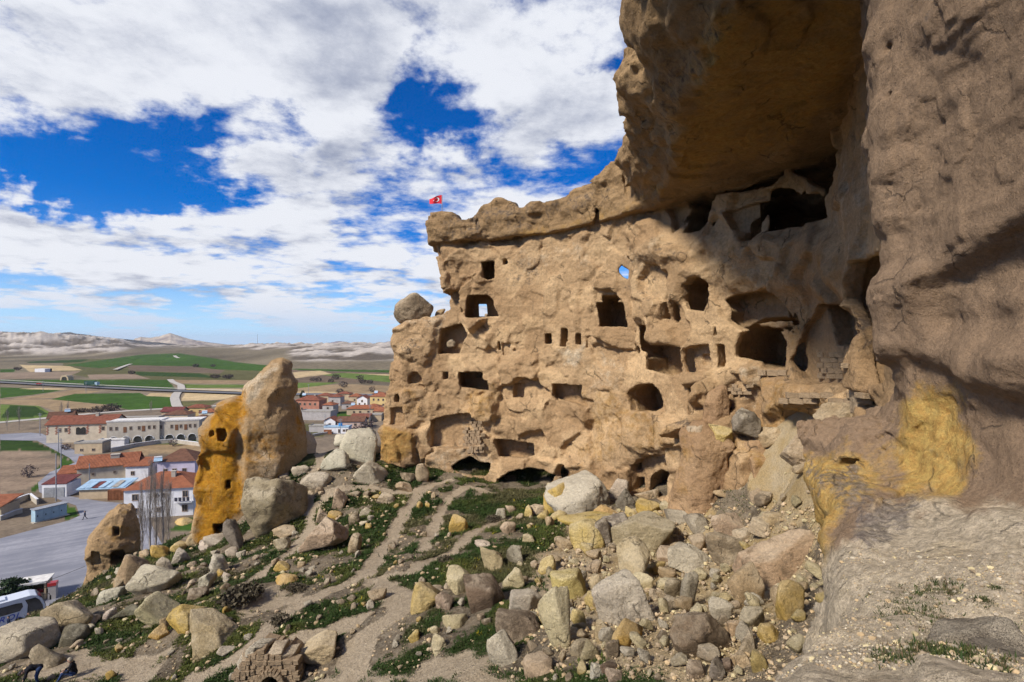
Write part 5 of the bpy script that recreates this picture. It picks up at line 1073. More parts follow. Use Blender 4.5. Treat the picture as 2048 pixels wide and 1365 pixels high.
def house(px, py, w, d, h, rot, wall, roof, rk, rh, label, wins=(), chim=(), door=None, ov=.45, name='house', cat='house', gable_mat=None):
    p = plane_pt(px, py); e = empty(name, p, R(rot), label, cat); b = MB()
    if rk == 'gable': b.prism([(-w/2, 0), (w/2, 0), (w/2, h), (0, h+rh), (-w/2, h)] if False else [(-w/2, 0), (w/2, 0), (w/2, h), (-w/2, h)], -d/2, d/2)
    else: b.box((0, 0, h/2), (w, d, h))
    b.build('wall', M_W[wall], e)
    r = MB(); X, Yd = w/2+ov, d/2+ov; t = .18
    if rk == 'hip':
        k = max(0, X-Yd) if X > Yd else 0; kk = max(0, Yd-X) if Yd > X else 0
        v = [(-X,-Yd,h),(X,-Yd,h),(X,Yd,h),(-X,Yd,h),(-k,-kk,h+rh),(k,kk,h+rh)]
        if k: f = [(0,1,5,4),(2,3,4,5),(1,2,5),(3,0,4),(3,2,1,0)]
        elif kk: f = [(1,2,5,4),(3,0,4,5),(0,1,4),(2,3,5),(3,2,1,0)]
        else: f = [(0,1,4),(1,2,4),(2,3,4),(3,0,4),(3,2,1,0)]
        r.add(v, f)
    elif rk == 'gable':      # ridge along x
        for s_ in (-1, 1):
            r.add([(-X, s_*Yd, h-.1), (X, s_*Yd, h-.1), (X, 0, h+rh), (-X, 0, h+rh), (-X, s_*Yd, h-.1+t), (X, s_*Yd, h-.1+t), (X, 0, h+rh+t), (-X, 0, h+rh+t)], [(4,5,6,7) if s_ < 0 else (7,6,5,4), (3,2,1,0) if s_ < 0 else (0,1,2,3), (0,1,5,4), (0,4,7,3), (1,2,6,5)])
        g = MB(); g.add([(-w/2,-d/2,h),(-w/2,d/2,h),(-w/2,0,h+rh-.15),(-w/2+.2,-d/2,h),(-w/2+.2,d/2,h),(-w/2+.2,0,h+rh-.15)], [(0,2,1),(3,4,5),(0,3,5,2),(1,2,5,4)]); g.build('gable', gable_mat or M_W[wall], e); g = MB(); g.add([(w/2,-d/2,h),(w/2,d/2,h),(w/2,0,h+rh-.15),(w/2-.2,-d/2,h),(w/2-.2,d/2,h),(w/2-.2,0,h+rh-.15)], [(0,1,2),(3,5,4),(0,2,5,3),(1,4,5,2)]); g.build('gable', gable_mat or M_W[wall], e)
    elif rk == 'shed': r.add([(-X,-Yd,h),(X,-Yd,h),(X,Yd,h+rh),(-X,Yd,h+rh),(-X,-Yd,h+t),(X,-Yd,h+t),(X,Yd,h+rh+t),(-X,Yd,h+rh+t)], [(4,5,6,7),(3,2,1,0),(0,1,5,4),(1,2,6,5),(2,3,7,6),(3,0,4,7)])
    else: r.box((0, 0, h+rh/2), (w+.3, d+.3, rh)); r.box((0, -d/2-.05, h+rh+.15), (w+.3, .2, .3)); r.box((-w/2-.05, 0, h+rh+.15), (.2, d-.2, .3)); r.box((w/2+.05, 0, h+rh+.15), (.2, d-.2, .3))
    ro = r.build('roof', M_R[roof], e)
    for cx, cy, cz, cw, ch in chim: MB().box((cx, cy, cz+ch/2), (cw, cw*.8, ch)).box((cx, cy, cz+ch+.06), (cw+.2, cw*.8+.2, .12)).build('chimney', M_W['stone'], ro)
    for fc, u, z, ww, hh in wins:
        x, y, a = {'f': (u, -d/2-.03, 0), 'b': (u, d/2+.03, 0), 'l': (-w/2-.03, u, R(90)), 'r': (w/2+.03, u, R(90))}[fc]; window(e, x, y, z, ww, hh, a)
    if door: MB().box((door, -d/2-.04, 1.05), (1.0, .1, 2.1)).build('door', M_DOOR, e)
    return e
# the long house with the red roof and brick-framed windows
hA = house(176, 880, 21.5, 9, 6.6, 12, 'cream', 'red', 'gable', 2.6, 'long cream house with red tiled roof and brick-framed windows, left of the arcades', [('f', -6.6, 4.6, .9, 1.4), ('f', -4.6, 4.6, .9, 1.4), ('f', -.9, 4.6, 1., 1.4), ('f', .9, 4.6, 1., 1.4), ('f', 7.2, 4.8, 1., 1.4), ('f', 9.2, 4.8, 1., 1.4), ('l', -2, 4.4, 1, 1.3), ('l', 1.5, 4.4, 1, 1.3)], [(3.5, -.6, 8.6, 1., 1.5)])
q = MB()
for sx in (-10.4, -7.6, -3.6, 2.2, 6.2, 10.4):
    for k in range(6): q.box((sx+(.12 if k % 2 else -.12), -4.56, 3.3+k*.5), (.55, .1, .28))
q.build('brick_quoin', flat_mat('red_quoin', (.30,.09,.05)), hA)
MB().prism([(-1.4,2.9),(1.6,2.9),(1.6,4.6),(1.3,5.4),(.8,5.5),(.1,4.9),(-.6,5.5),(-1.1,5.4),(-1.4,4.6)], -4.7, -4.52).build('balcony_shade_plate', M_DARK, empty and hA)  # flat dark plate on the wall, standing in for a recess's shade
def arch_poly(x0, x1, h, arches, zb=0., seg=9):
    """wall outline with round arches cut from its foot"""
    pts = [(x1, h), (x0, h), (x0, zb)]
    for cx, r_, sp in arches: pts += [(cx-r_, zb)]+[(cx-r_*math.cos(math.pi*k/seg), sp+r_*math.sin(math.pi*k/seg)) for k in range(seg+1)]+[(cx+r_, zb)]
    return pts+[(x1, zb)]
def arcade(px, py, w, d, h, rot, arches, wins, label, doors=()):
    e = empty('arcade_building', plane_pt(px, py), R(rot), label, 'building'); m = MB(); poly = arch_poly(-w/2, w/2, h, arches)
    # front wall in strips between the arches keeps every face convex
    xs = [-w/2]; 
    for cx, r_, sp in arches:
        m.box(((xs[-1]+cx-r_)/2, -d/2+.4, h/2), (cx-r_-xs[-1], .8, h)); seg = 9
        for k in range(seg):
            a0, a1 = math.pi*k/seg, math.pi*(k+1)/seg; xa, xb = cx-r_*math.cos(a0), cx-r_*math.cos(a1); za, zb_ = sp+r_*math.sin(a0), sp+r_*math.sin(a1)
            m.prism([(xa, za), (xb, zb_), (xb, h), (xa, h)], -d/2, -d/2+.8)
        xs.append(cx+r_)
    m.box(((xs[-1]+w/2)/2, -d/2+.4, h/2), (w/2-xs[-1], .8, h)); m.box((0, .6, h/2), (w, d-1.6-1.2, h)); m.box((-w/2+.3, -d/2+1.8, h/2), (.6, 2, h)); m.box((w/2-.3, -d/2+1.8, h/2), (.6, 2, h)); m.box((0, -d/2+1.9, 3.6), (w-1.3, 2.2, .4))
    m.build('wall', M_W['stone'], e); MB().box((0, 0, h+.12), (w+.3, d+.2, .24)).box((0, -d/2-.02, h+.42), (w+.3, .3, .36)).build('roof', M_R['white'], e)
    for u, z, ww, hh in wins: window(e, u, -d/2-.03, z, ww, hh)
    for u, z in doors: MB().box((u, -d/2-.04, z), (1.0, .1, 2.0)).build('door', M_DOOR, e)
    for cx, r_, sp in arches: MB().tube([(cx-r_*1.06*math.cos(math.pi*k/9), -d/2-.05, sp+r_*1.06*math.sin(math.pi*k/9)) for k in range(10)], .13, 4).build('arch_moulding', M_W['white'], e)
    return e
arcade(277, 884, 16.5, 8, 8.0, 14, [(-6.2,1.35,1.4),(-2.3,1.4,1.4),(1.4,1.4,1.4),(5.1,1.4,1.4)], [(-7,5.7,.8,1.3),(-5.2,5.7,.8,1.3),(-.8,5.7,.8,1.3),(1.8,5.7,.8,1.3),(5,5.8,.8,1.3),(6.6,5.8,.8,1.3)], 'pale stone building with four arches, next to the long cream house', [(-2.6,5.2),(3.2,5.4)])
arcade(358, 880, 16., 8, 7.6, 14, [(-5.8,1.35,1.4),(-1.7,1.35,1.4),(2.,1.35,1.4),(5.7,1.35,1.4)], [(-6.4,5.6,.8,1.3),(-4.4,5.6,.8,1.3),(-1,5.7,.8,1.3),(2.,5.7,.8,1.3),(5,5.7,.8,1.3),(6.6,5.7,.8,1.3)], 'pale stone building with four arches, nearer the yellow tower', [(.6,5.3),(3.6,5.3)])
house(274, 858, 19, 5, 4.8, 8, 'tanw', 'slab', 'flat', .3, 'long windowless tan wall building rising behind the arcades')
house(125, 858, 8, 7, 5.0, 30, 'tanw', 'brown', 'gable', 2.2, 'dark-roofed wooden house behind the long cream house', [('f', 0, 3, 1, 1.2)])
house(125, 872, 6.5, 5, 3.0, 12, 'brick', 'brown', 'shed', .8, 'low dark shed at the left end of the long cream house', [('f', 0, 1.7, 1.4, .9)])
house(186, 905, 8.2, 4.5, 3.4, 8, 'tanw', 'slab', 'flat', .25, 'small flat-roofed tan hut below the long cream house', [('f', -2, 1.3, .9, .8), ('f', 1.5, 1.3, .9, .8)])
house(228, 894, 8, 3, 2.6, 10, 'white', 'white', 'flat', .15, 'low white garage block in front of the first arch', [('f', -3, 1.2, .9, 1.6)])
# house with the broken gable
house(222, 958, 12.5, 8.4, 4.3, 28, 'cream', 'orange', 'gable', 2.3, 'cream house with orange roof, broad chimney and broken brick gable facing the street', [('l', -1.6, 2.2, .8, 1.3), ('f', -3, 2.6, .5, .6), ('f', 1.5, 2.6, .5, .6)], [(1.2, -1.2, 5.2, 1.9, 1.5)], gable_mat=M_W['brick'])
house(148, 966, 5., 5, 3.0, 28, 'cream', 'orange', 'shed', 1., 'low lean-to with an orange roof at the street corner', [('f', -1, 1.7, 1.2, .9), ('f', 1, 1.7, 1.2, .9)])
house(366, 951, 9.2, 8, 4.8, 10, 'lav', 'brown', 'hip', 2.6, 'lavender house with dark brown hipped roof', [('f', -2.6, 2.2, 1., 1.3), ('f', -.4, 2.2, 1., 1.3), ('f', 2, 2.2, 1., 1.3), ('l', 0, 3, 1, 1.2)])
house(284, 958, 5.4, 5, 4., 10, 'white', 'orange', 'shed', 1.1, 'small white annex with an orange roof beside the lavender house', [('f', -1, 2.2, .8, 1)])
hW = house(338, 1020, 13., 9.5, 6.0, 12, 'white', 'orange', 'hip', 2.5, 'large white house with orange roof behind the bare poplars', [('f', 5.0, 4.6, 1., 1.3), ('f', 4.9, 1.6, 1., 1.4), ('f', -.6, 4.6, .7, .9), ('f', .9, 4.6, .7, .9), ('f', 0, 1.6, .7, .9), ('f', -4.4, 4.4, 1.1, 1.3), ('f', -4.4, 1.5, 1.1, 1.3)], [(1.6, -1.6, 7.0, .8, 1.8)])
MB().box((4.9, -5.35, 3.1), (3.6, 1.2, .16)).box((3.15, -5.9, 3.65), (.08, .08, 1.0)).box((6.65, -5.9, 3.65), (.08, .08, 1.0)).box((4.9, -5.9, 4.15), (3.6, .08, .07)).build('balcony', M_W['white'], hW)
for k in range(4): tag(MB().box((0, 0, 0), (.62, .08, .8)).build('laundry', flat_mat('dark_cloth', (.03,.03,.045))), 'dark washing hung over the balcony rail of the large white house', 'laundry', 'washing on the balcony rail').location = tuple(hW.matrix_basis @ Vector((3.7+k*.75, -5.99, 3.8)))
hG = house(124, 989, 5.2, 5, 3.1, 8, 'white', 'maroon', 'shed', .9, 'white garage with a dark red roof and double doors', ov=.1)
for sx in (-1.1, 1.1): MB().box((sx, -2.56, 1.2), (2.1, .1, 2.3)).build('garage_door', M_METAL, hG)
hS = house(216, 992, 9.6, 4.5, 2.3, 8, 'tanw', 'blue', 'shed', 1.0, 'low tan shed roofed with patched blue sheets')
for k in range(7): MB().box((-4.2+k*1.4, -.2, 3.02+.1*(k % 2)), (1.2, 3.6, .06), .04*(k % 3-1)).build('roof_sheet', M_R['blue' if k in (0, 1, 3, 4, 6) else 'maroon' if k == 2 else 'slab'], hS).rotation_euler = (R(10), 0, 0)
k_ = empty('shipping_container', plane_pt(243, 998), R(8), 'rust-brown steel container standing beside the blue-roofed shed', 'container'); MB().box((0, 0, 1.2), (4.6, 2.3, 2.4)).build('body', M_RUST, k_)
rb = MB()
for k in range(15): rb.box((-2.15+k*.307, -1.17, 1.2), (.13, .06, 2.2))
rb.build('rib', M_RUST, k_)
# the pale blue switch house
tb = empty('switch_kiosk', (plane_pt(56, 1048)+plane_pt(126, 1032))/2+np.array([0, .8, 0]), 0, 'pale blue metal electric kiosk with panelled doors at the edge of the car park', 'kiosk')
dv = plane_pt(126, 1032)-plane_pt(62, 1048); tb.rotation_euler = (0, 0, math.atan2(dv[1], dv[0])); L = float(np.hypot(dv[0], dv[1]))
MB().box((0, 0, 1.25), (L, 1.7, 2.5)).build('body', M_W['blue'], tb); MB().box((0, 0, 2.58), (L+.3, 2.0, .16)).build('roof', M_METAL, tb); MB().box((0, -.6, .06), (L+.8, 1.2, .12)).build('plinth', M_W['stone'], tb)
for k in range(4):
    do = MB().box((-L/2+L*(k+.5)/4, -.88, 1.25), (L/4-.15, .06, 2.1)).build('door', M_W['blue'], tb); MB().box((-L/2+L*(k+.5)/4-.3, -.93, 1.3), (.14, .05, .3)).build('handle', M_DARK, do)
# houses seen between the tower and the cliff
HW = [(623,820,13,9,5.6,-6,'brick','red','hip',2.2,'brick-red house with red roof, right of the yellow tower',[('f',-4,3.6,1.1,1.3),('f',-1.5,3.6,1.1,1.3),('f',1.5,3.6,1.1,1.3),('f',4.3,3.6,1.1,1.3),('l',0,3.5,1,1.3),('f',-3,1.2,1,1.2)],[(2,0,7,.8,1)]),
 (637,840,15,7,4.2,-6,'grey','slab','flat',.25,'bare grey concrete block in front of the brick-red house',[]), (661,829,5.6,6,5.,-6,'grey','orange','hip',1.5,'narrow grey house with orange roof beside the concrete block',[('f',0,3.4,1.1,1.2),('f',1,1.3,1,1)]),
 (673,812,7,6,5.4,-4,'grey','red','hip',1.3,'grey house with flat red roof behind the narrow grey one',[('f',-1,3,.9,1.1)]), (713,808,7,6,4.6,-4,'tanw','orange','hip',1.6,'tan house with orange roof left of the white gable',[('f',0,2.6,1,1.1)]), (728,812,5.5,6,4.4,84,'white','red','gable',1.7,'white house turned gable-end to the viewer',[('l',0,3,1,1.2),('l',-1.6,1.4,.9,1),('l',1.6,1.4,.9,1)]),
 (727,830,15,6,3.4,4,'tanw','orange','hip',1.6,'long low house with orange roof in the middle of the right-hand houses',[('f',-4,1.8,1,1.1),('f',-1,1.8,1,1.1),('f',3,1.9,1,1.1),('f',5.6,1.9,1,1.1)]), (704,829,3.4,5,3.0,4,'pinkw','orange','hip',1.1,'tiny pinkish house at the left end of the long low one',[('f',0,1.6,.8,1)]),
 (763,815,10,8,6.4,-10,'yellow','orange','hip',1.9,'yellow two-storey house with orange roof next to the cliff',[('f',-2.8,4.7,1,1.2),('f',0,4.7,1,1.2),('f',2.8,4.7,1,1.2),('f',-2.8,1.9,1,1.2),('f',2.8,1.9,1,1.2)]), (745,842,9,6,3.,6,'tanw','slab','flat',.2,'flat-roofed tan house below the yellow one',[('f',-2,1.5,1,1)]),
 (705,856,11,6,3.2,2,'pinkw','brown','gable',1.6,'long brown-roofed house behind the white workshop',[('f',2,1.8,1,1)]), (664,857,4.4,5,3.4,84,'white','red','gable',1.5,'little white gabled house left of the brown-roofed one',[('l',0,2,.8,1)]), (676,867,9.6,4.5,2.7,2,'white','blue','flat',.2,'white flat-roofed workshop with a blue edge, nearest below the right-hand houses',[('f',1.2,1.3,.9,1.4),('f',3,1.5,.9,.8),('f',4.2,1.3,.8,1.5)]),
 (690,800,8,6,4,-4,'tanw','red','hip',1.3,'red-roofed house at the back edge of the village near the highway',[]), (758,800,7,6,4,0,'grey','red','hip',1.2,'grey house with red roof behind the white gable',[]),
 (360,846,10,7,4.2,6,'cream','brown','hip',1.6,'cream house with brown hipped roof behind the arcades',[('f',-2,2.4,1,1.1),('f',2,2.4,1,1.1)]), (350,838,9,6,3.8,6,'tanw','maroon','gable',1.8,'dark red-roofed barn behind the cream hipped house',[]), (398,832,9,6,4.4,4,'yellow','red','hip',1.4,'yellow house with long red roof at the back, left of the tower',[('f',-2,2.6,1,1.1),('f',2,2.6,1,1.1)]),
 (420,842,7,6,4.4,4,'cream','orange','hip',1.4,'cream house with orange roof half hidden by the tower',[('f',0,2.6,1,1.1)]), (404,868,6.5,7,6.2,14,'lav','brown','hip',1.5,'bluish house with dark timber balcony at the right end of the arcades',[('f',-1.5,4.4,1,1.2),('f',1.2,4.4,1,1.2),('f',-1,1.6,1,1.8)]),
 (652,806,8,6,4.6,-4,'tanw','red','hip',1.4,'tan house with red roof just behind the brick-red house',[('f',0,2.6,1,1.1)]), (697,819,6,5,3.4,4,'grey','brown','hip',1.2,'small grey house with brown roof left of the long low one',[('f',0,1.8,1,1)]), (748,828,7,6,3.8,-6,'white','orange','hip',1.4,'white house with orange roof in front of the yellow one',[('f',-1,2,1,1.1),('f',1.6,2,1,1.1)]), (722,846,8,5,2.8,3,'tanw','red','shed',.9,'low tan barn with red roof below the long low house',[]), (768,838,7,6,4.,-8,'tanw','orange','gable',1.5,'tan house with orange gable roof at the very edge of the cliff',[('f',0,2,1,1.1)]), (640,864,7,5,2.6,0,'grey','slab','flat',.2,'ruined low grey building beside the white workshop',[]),
 (-6,1034,5,5,2.8,10,'tanw','orange','shed',1.0,'hut with a bright orange roof at the left edge of the photo',[])]
for a in HW: house(*a[:11], wins=a[11], chim=a[12] if len(a) > 12 else ())
hM = tag(MB().box((0, 0, 1.1), (3.1, .12, 2.0)).build('sliding_door', M_RUST), 'rusty brown sliding door leaning at the left of the white workshop', 'door'); hM.location = plane_pt(660, 868)+np.array([0, -2.5, 0])
# garden walls
def low_wall(pts, h, th, mat, label, cap=None):
    q = [plane_pt(a, b) for a, b in pts]; e = empty('garden_wall', q[0], 0, label, 'wall'); m = MB(); c = MB()
    for a, b in zip(q[:-1], q[1:]):
        d = b-a; l = float(np.hypot(d[0], d[1])); mid = (a+b)/2-q[0]; an = math.atan2(d[1], d[0]); m.box((mid[0], mid[1], h/2), (l, th, h), an); c.box((mid[0], mid[1], h+.06), (l+.02, th+.12, .12), an)
    m.build('wall', mat, e); c.build('coping', M_W['white'] if cap is None else cap, e)
low_wall([(222,905),(268,895),(318,888),(345,886),(400,893)], 1.3, .3, M_W['stone'], 'long white-capped wall round the field below the arcades')
low_wall([(282,1032),(330,1026),(398,1016)], 1.6, .3, M_W['grey'], 'grey wall with white coping below the large white house')
low_wall([(10,1016),(60,998),(75,1010)], 1.2, .3, M_W['stone'], 'broken yard wall left of the blue kiosk'); low_wall([(0,1042),(30,1030),(44,1026)], .9, .3, M_W['stone'], 'low tan wall beside the blue kiosk')
low_wall([(600,880),(640,872),(700,865)], 1.1, .3, M_W['tanw'], 'tan wall beside the grey street right of the tower')
def solar(px, py, z, rz, label):
    e = empty('solar_heater', plane_pt(px, py)+np.array([0, 0, z]), R(rz), label, 'solar heater'); p_ = MB().box((0, 0, 0), (1.9, 1.1, .08)).build('panel', M_R['blue'], e); p_.rotation_euler = (R(42), 0, 0); t = MB().tube([(-.9, .55, .55), (.9, .55, .55)], .25, 8).build('tank', M_W['white'], e); MB().box((0, .5, -.2), (1.4, .08, 1.2)).build('stand', M_METAL, e)
solar(316, 962, 5.6, 30, 'blue solar heater on the roof next to the lavender house'); solar(409, 866, 8.2, 20, 'blue solar heater on the bluish house at the right end of the arcades'); solar(608, 820, 8.2, 0, 'solar heater on the brick-red house'); solar(752, 815, 8.4, 0, 'solar heater on the yellow house'); solar(706, 829, 5., 10, 'solar heater above the tiny pinkish house'); solar(135, 858, 7.6, 40, 'solar heater on the dark-roofed wooden house')
tk = tag(MB().tube([(0, 0, 0), (0, 0, 1.1)], .75, 12).build('water_tank', flat_mat('blue_plastic', (.02,.22,.52), .4, .4), smooth=False), 'bright blue water tank on the white workshop roof', 'tank'); tk.location = plane_pt(681, 867)+np.array([0, 0, 2.95])
def pole(px, py, h, label, arm=True):
    e = empty('utility_pole', plane_pt(px, py), 0, label, 'pole'); MB().tube([(0, 0, 0), (0, 0, h)], [.14, .09], 6).build('post', M_METAL, e)
    if arm: MB().box((0, 0, h-.5), (1.6, .1, .1)).box((0, 0, h-1.1), (1.2, .1, .1)).build('crossarm', M_METAL, e)
for a in [(112,1003,11,'tall grey pole at the bend behind the blue kiosk',0),(179,975,6,'dark wooden post between the garage and the blue-roofed shed',0),(80,872,9,'pole on the verge of the village street',1),(117,905,8,'pole at the street junction below the long cream house',1),(650,868,8,'pole in front of the white workshop',1),(681,880,8,'pole beside the grey street right of the tower',1),(740,850,9,'pole among the right-hand houses below the yellow one',1),(617,792,8,'pole by the highway above the brick-red house',1),(86,784,8,'left one of the two poles in the green field below the highway',1),(172,787,8,'right one of the two poles in the green field below the highway',1),(122,940,9,'pole standing on the grassy verge of the street bend',1)]: pole(a[0], a[1], a[2], a[3], a[4])
tag(MB().tube([(0, 0, 0), (0, 0, 52)], [.9, .5], 4).build('radio_mast', M_METAL), 'thin radio mast on the skyline between the hills', 'mast').location = P(515, 695, 2000)
MB_ = MB().box((0, 0, 2), (12, 7, 4)); fb = tag(MB_.build('farm_building', M_W['white']), 'small white farm building alone in the left fields', 'farm building'); fb.location = plane_pt(85, 744.5)
fb2 = tag(MB().box((0, 0, 2), (9, 6, 3.5)).build('farm_shed', M_DARK), 'dark shed next to the white farm building in the fields', 'shed'); fb2.location = plane_pt(92, 744)
vb = empty('field_shelter', plane_pt(132, 761), 0, 'round-topped stone shelter with a dark mouth in the green field', 'shelter'); MB().prism([(-4, 0), (4, 0), (3.6, 3), (2, 4.6), (0, 5), (-2, 4.6), (-3.6, 3)], -2, 4).build('vault', M_W['tanw'], vb); MB().prism([(-2.6, 0), (2.6, 0), (2.3, 2.2), (1.2, 3.4), (-1.2, 3.4), (-2.3, 2.2)], -2.1, -1.9).build('mouth', M_DARK, vb)  # mouth is a dark plate; the inner shade is only its colour
# vehicles on the highway
lr = empty('lorry', P(181, 774.5, plane_pt(181, 776)[1]-6)+np.array([0, 0, 1.2]), R(-3), 'dark green lorry driving on the highway', 'lorry'); MB().box((0, 0, 2.1), (8.5, 2.5, 2.9)).build('body', flat_mat('green_tarpaulin', (.02,.06,.05)), lr); MB().box((5.4, 0, 1.6), (1.9, 2.4, 2.4)).build('cab', M_W['blue'], lr)
for sx in (-3, -1.6, 4.9):
    for sy in (-1.1, 1.1): MB().tube([(sx, sy-.15, .5), (sx, sy+.15, .5)], .5, 10).build('wheel', M_BLACK, lr)
M_CARRED = flat_mat('red_car_paint', (.32,.02,.02), .3, .5, .05); M_CARDARK = flat_mat('dark_car_paint', (.02,.022,.03), .25, .5, .05)
def car(loc, rz, mat, label):
    e = empty('parked_car' if loc[1] < 200 else 'car', loc, rz, label, 'car')
    MB().prism([(-2.1,.35),(2.1,.35),(2.15,.75),(1.5,.95),(-2.0,1.0),(-2.15,.8)], -.85, .85).build('body', mat, e); MB().prism([(-1.8,.98),(1.0,.95),(.45,1.42),(-1.3,1.45)], -.74, .74).build('cabin', M_GLASS, e); MB().box((-.4, 0, 1.46), (1.7, 1.4, .06)).build('roof', mat, e)
    for sx in (-1.3, 1.3):
        for sy in (-.8, .8): MB().tube([(sx, sy-.1, .32), (sx, sy+.1, .32)], .32, 12).build('wheel', M_BLACK, e)
    for sy in (-.6, .6): MB().box((2.13, sy, .7), (.08, .35, .16)).build('headlight', M_W['white'], e)
car(P(79, 770, plane_pt(79, 771.5)[1]-4)+np.array([0, 0, .3]), R(-3), M_CARRED, 'red car driving on the highway left of the lorry')
car(plane_pt(262, 1018), R(6), M_CARDARK, 'dark car parked behind the top of the cave spire'); car(plane_pt(277, 1009), R(80), M_CARRED, 'dark red car parked at the left corner of the large white house')
# ================================================================== VEGETATION
def leafy_mat(name, c1, c2, rough=.8):
    m, T, b = base_mat(name, rough, .15); t = T.attr('tint').outputs['Color']; T.put(b.inputs['Base Color'], T.mix(1, t, T.mix(.0, (1, 1, 1), c2), 'MULTIPLY')); b.inputs['Subsurface Weight'].default_value = 0; return m
M_TINT = leafy_mat('leaf_tint', (1,1,1), (1,1,1))
def ray_field(pts, fn, y0, y1, n=420):
    Y = np.geomspace(y0, y1, n)[:, None]; X = (pts[None, :, 0]-1024)/1024*Y; Z = (682.5-pts[None, :, 1])/1024*Y
    G = fn(X, np.broadcast_to(Y, X.shape)); k = np.argmax(Z <= G, axis=0); i = np.arange(len(pts)); return X[k, i], np.broadcast_to(Y, X.shape)[k, i], k > 0
def blades(x, y, z, s, nb, cols, seed, wide=.34, flat=.9):
    """tufts of nb pointed leaves at x,y,z; s is the leaf length"""
    r = np.random.RandomState(seed); n = len(x); a = r.uniform(0, 6.283, (n, nb)); el = r.uniform(.25, 1.25, (n, nb))*flat; L = s[:, None]*r.uniform(.6, 1.3, (n, nb))
    dx, dy, dz = np.cos(a)*np.cos(el)*L, np.sin(a)*np.cos(el)*L, np.sin(el)*L; ox, oy = r.normal(0, .45, (n, nb))*s[:, None], r.normal(0, .45, (n, nb))*s[:, None]
    w = wide*L; px, py = -np.sin(a)*w/2, np.cos(a)*w/2; bx, by, bz = x[:, None]+ox, y[:, None]+oy, np.repeat(z[:, None], nb, 1)
    V = np.stack([np.stack([bx-px, by-py, bz-.02], -1), np.stack([bx+px, by+py, bz-.02], -1), np.stack([bx+dx, by+dy, bz+dz], -1)], 2).reshape(-1, 3); F = np.arange(len(V)).reshape(-1, 3)
    C = np.repeat(cols*1., nb*3, 0)*np.repeat(r.uniform(.7, 1.25, n*nb), 3)[:, None]; return V, F, C
def grow_slope():
    r = np.random.RandomState(3); pts = np.c_[r.uniform(-40, 1500, 480000), r.uniform(930, 1400, 480000)]
    x, y, ok = ray_field(pts[:, :], GRID, 9, 95, 300); x, y = x[ok], y[ok]; g = greenness(x, y); k = r.rand(len(x)) < g*1.15-.10; x, y = x[k], y[k]; z = slope(x, y)
    k = z > -31; x, y, z = x[k], y[k], z[k]; x, y, z = x[:130000], y[:130000], z[:130000]
    s = y/1024*(r.uniform(1.8, 4.6, len(x))+5.*(r.rand(len(x)) < .10)*r.rand(len(x))); n = fbm(v3(x*.35, y*.35, 7), 3, 601)[:, None]; t = smooth01((n+.1)/.5)
    c = np.array((.030,.054,.012))*(1-t)+t*np.array((.085,.098,.022)); dry = smooth01((fbm(v3(x*.22, y*.22, 1), 3, 603)[:, None]-.12)/.3)*.75; c = c*(1-dry)+dry*np.array((.105,.088,.042))
    fl = (r.rand(len(x)) < .012*(n[:, 0] > -.1)); c[fl] = (.30,.24,.015)
    V, F, C = blades(x, y, z, s, 5, c, 5); me = np_mesh('grass', V, F, smooth=False); set_attr(me, 'tint', C); tag(link('grass', me, None, M_TINT), 'short dark green turf and weeds growing in patches on the slope', kind='stuff')
grow_slope()
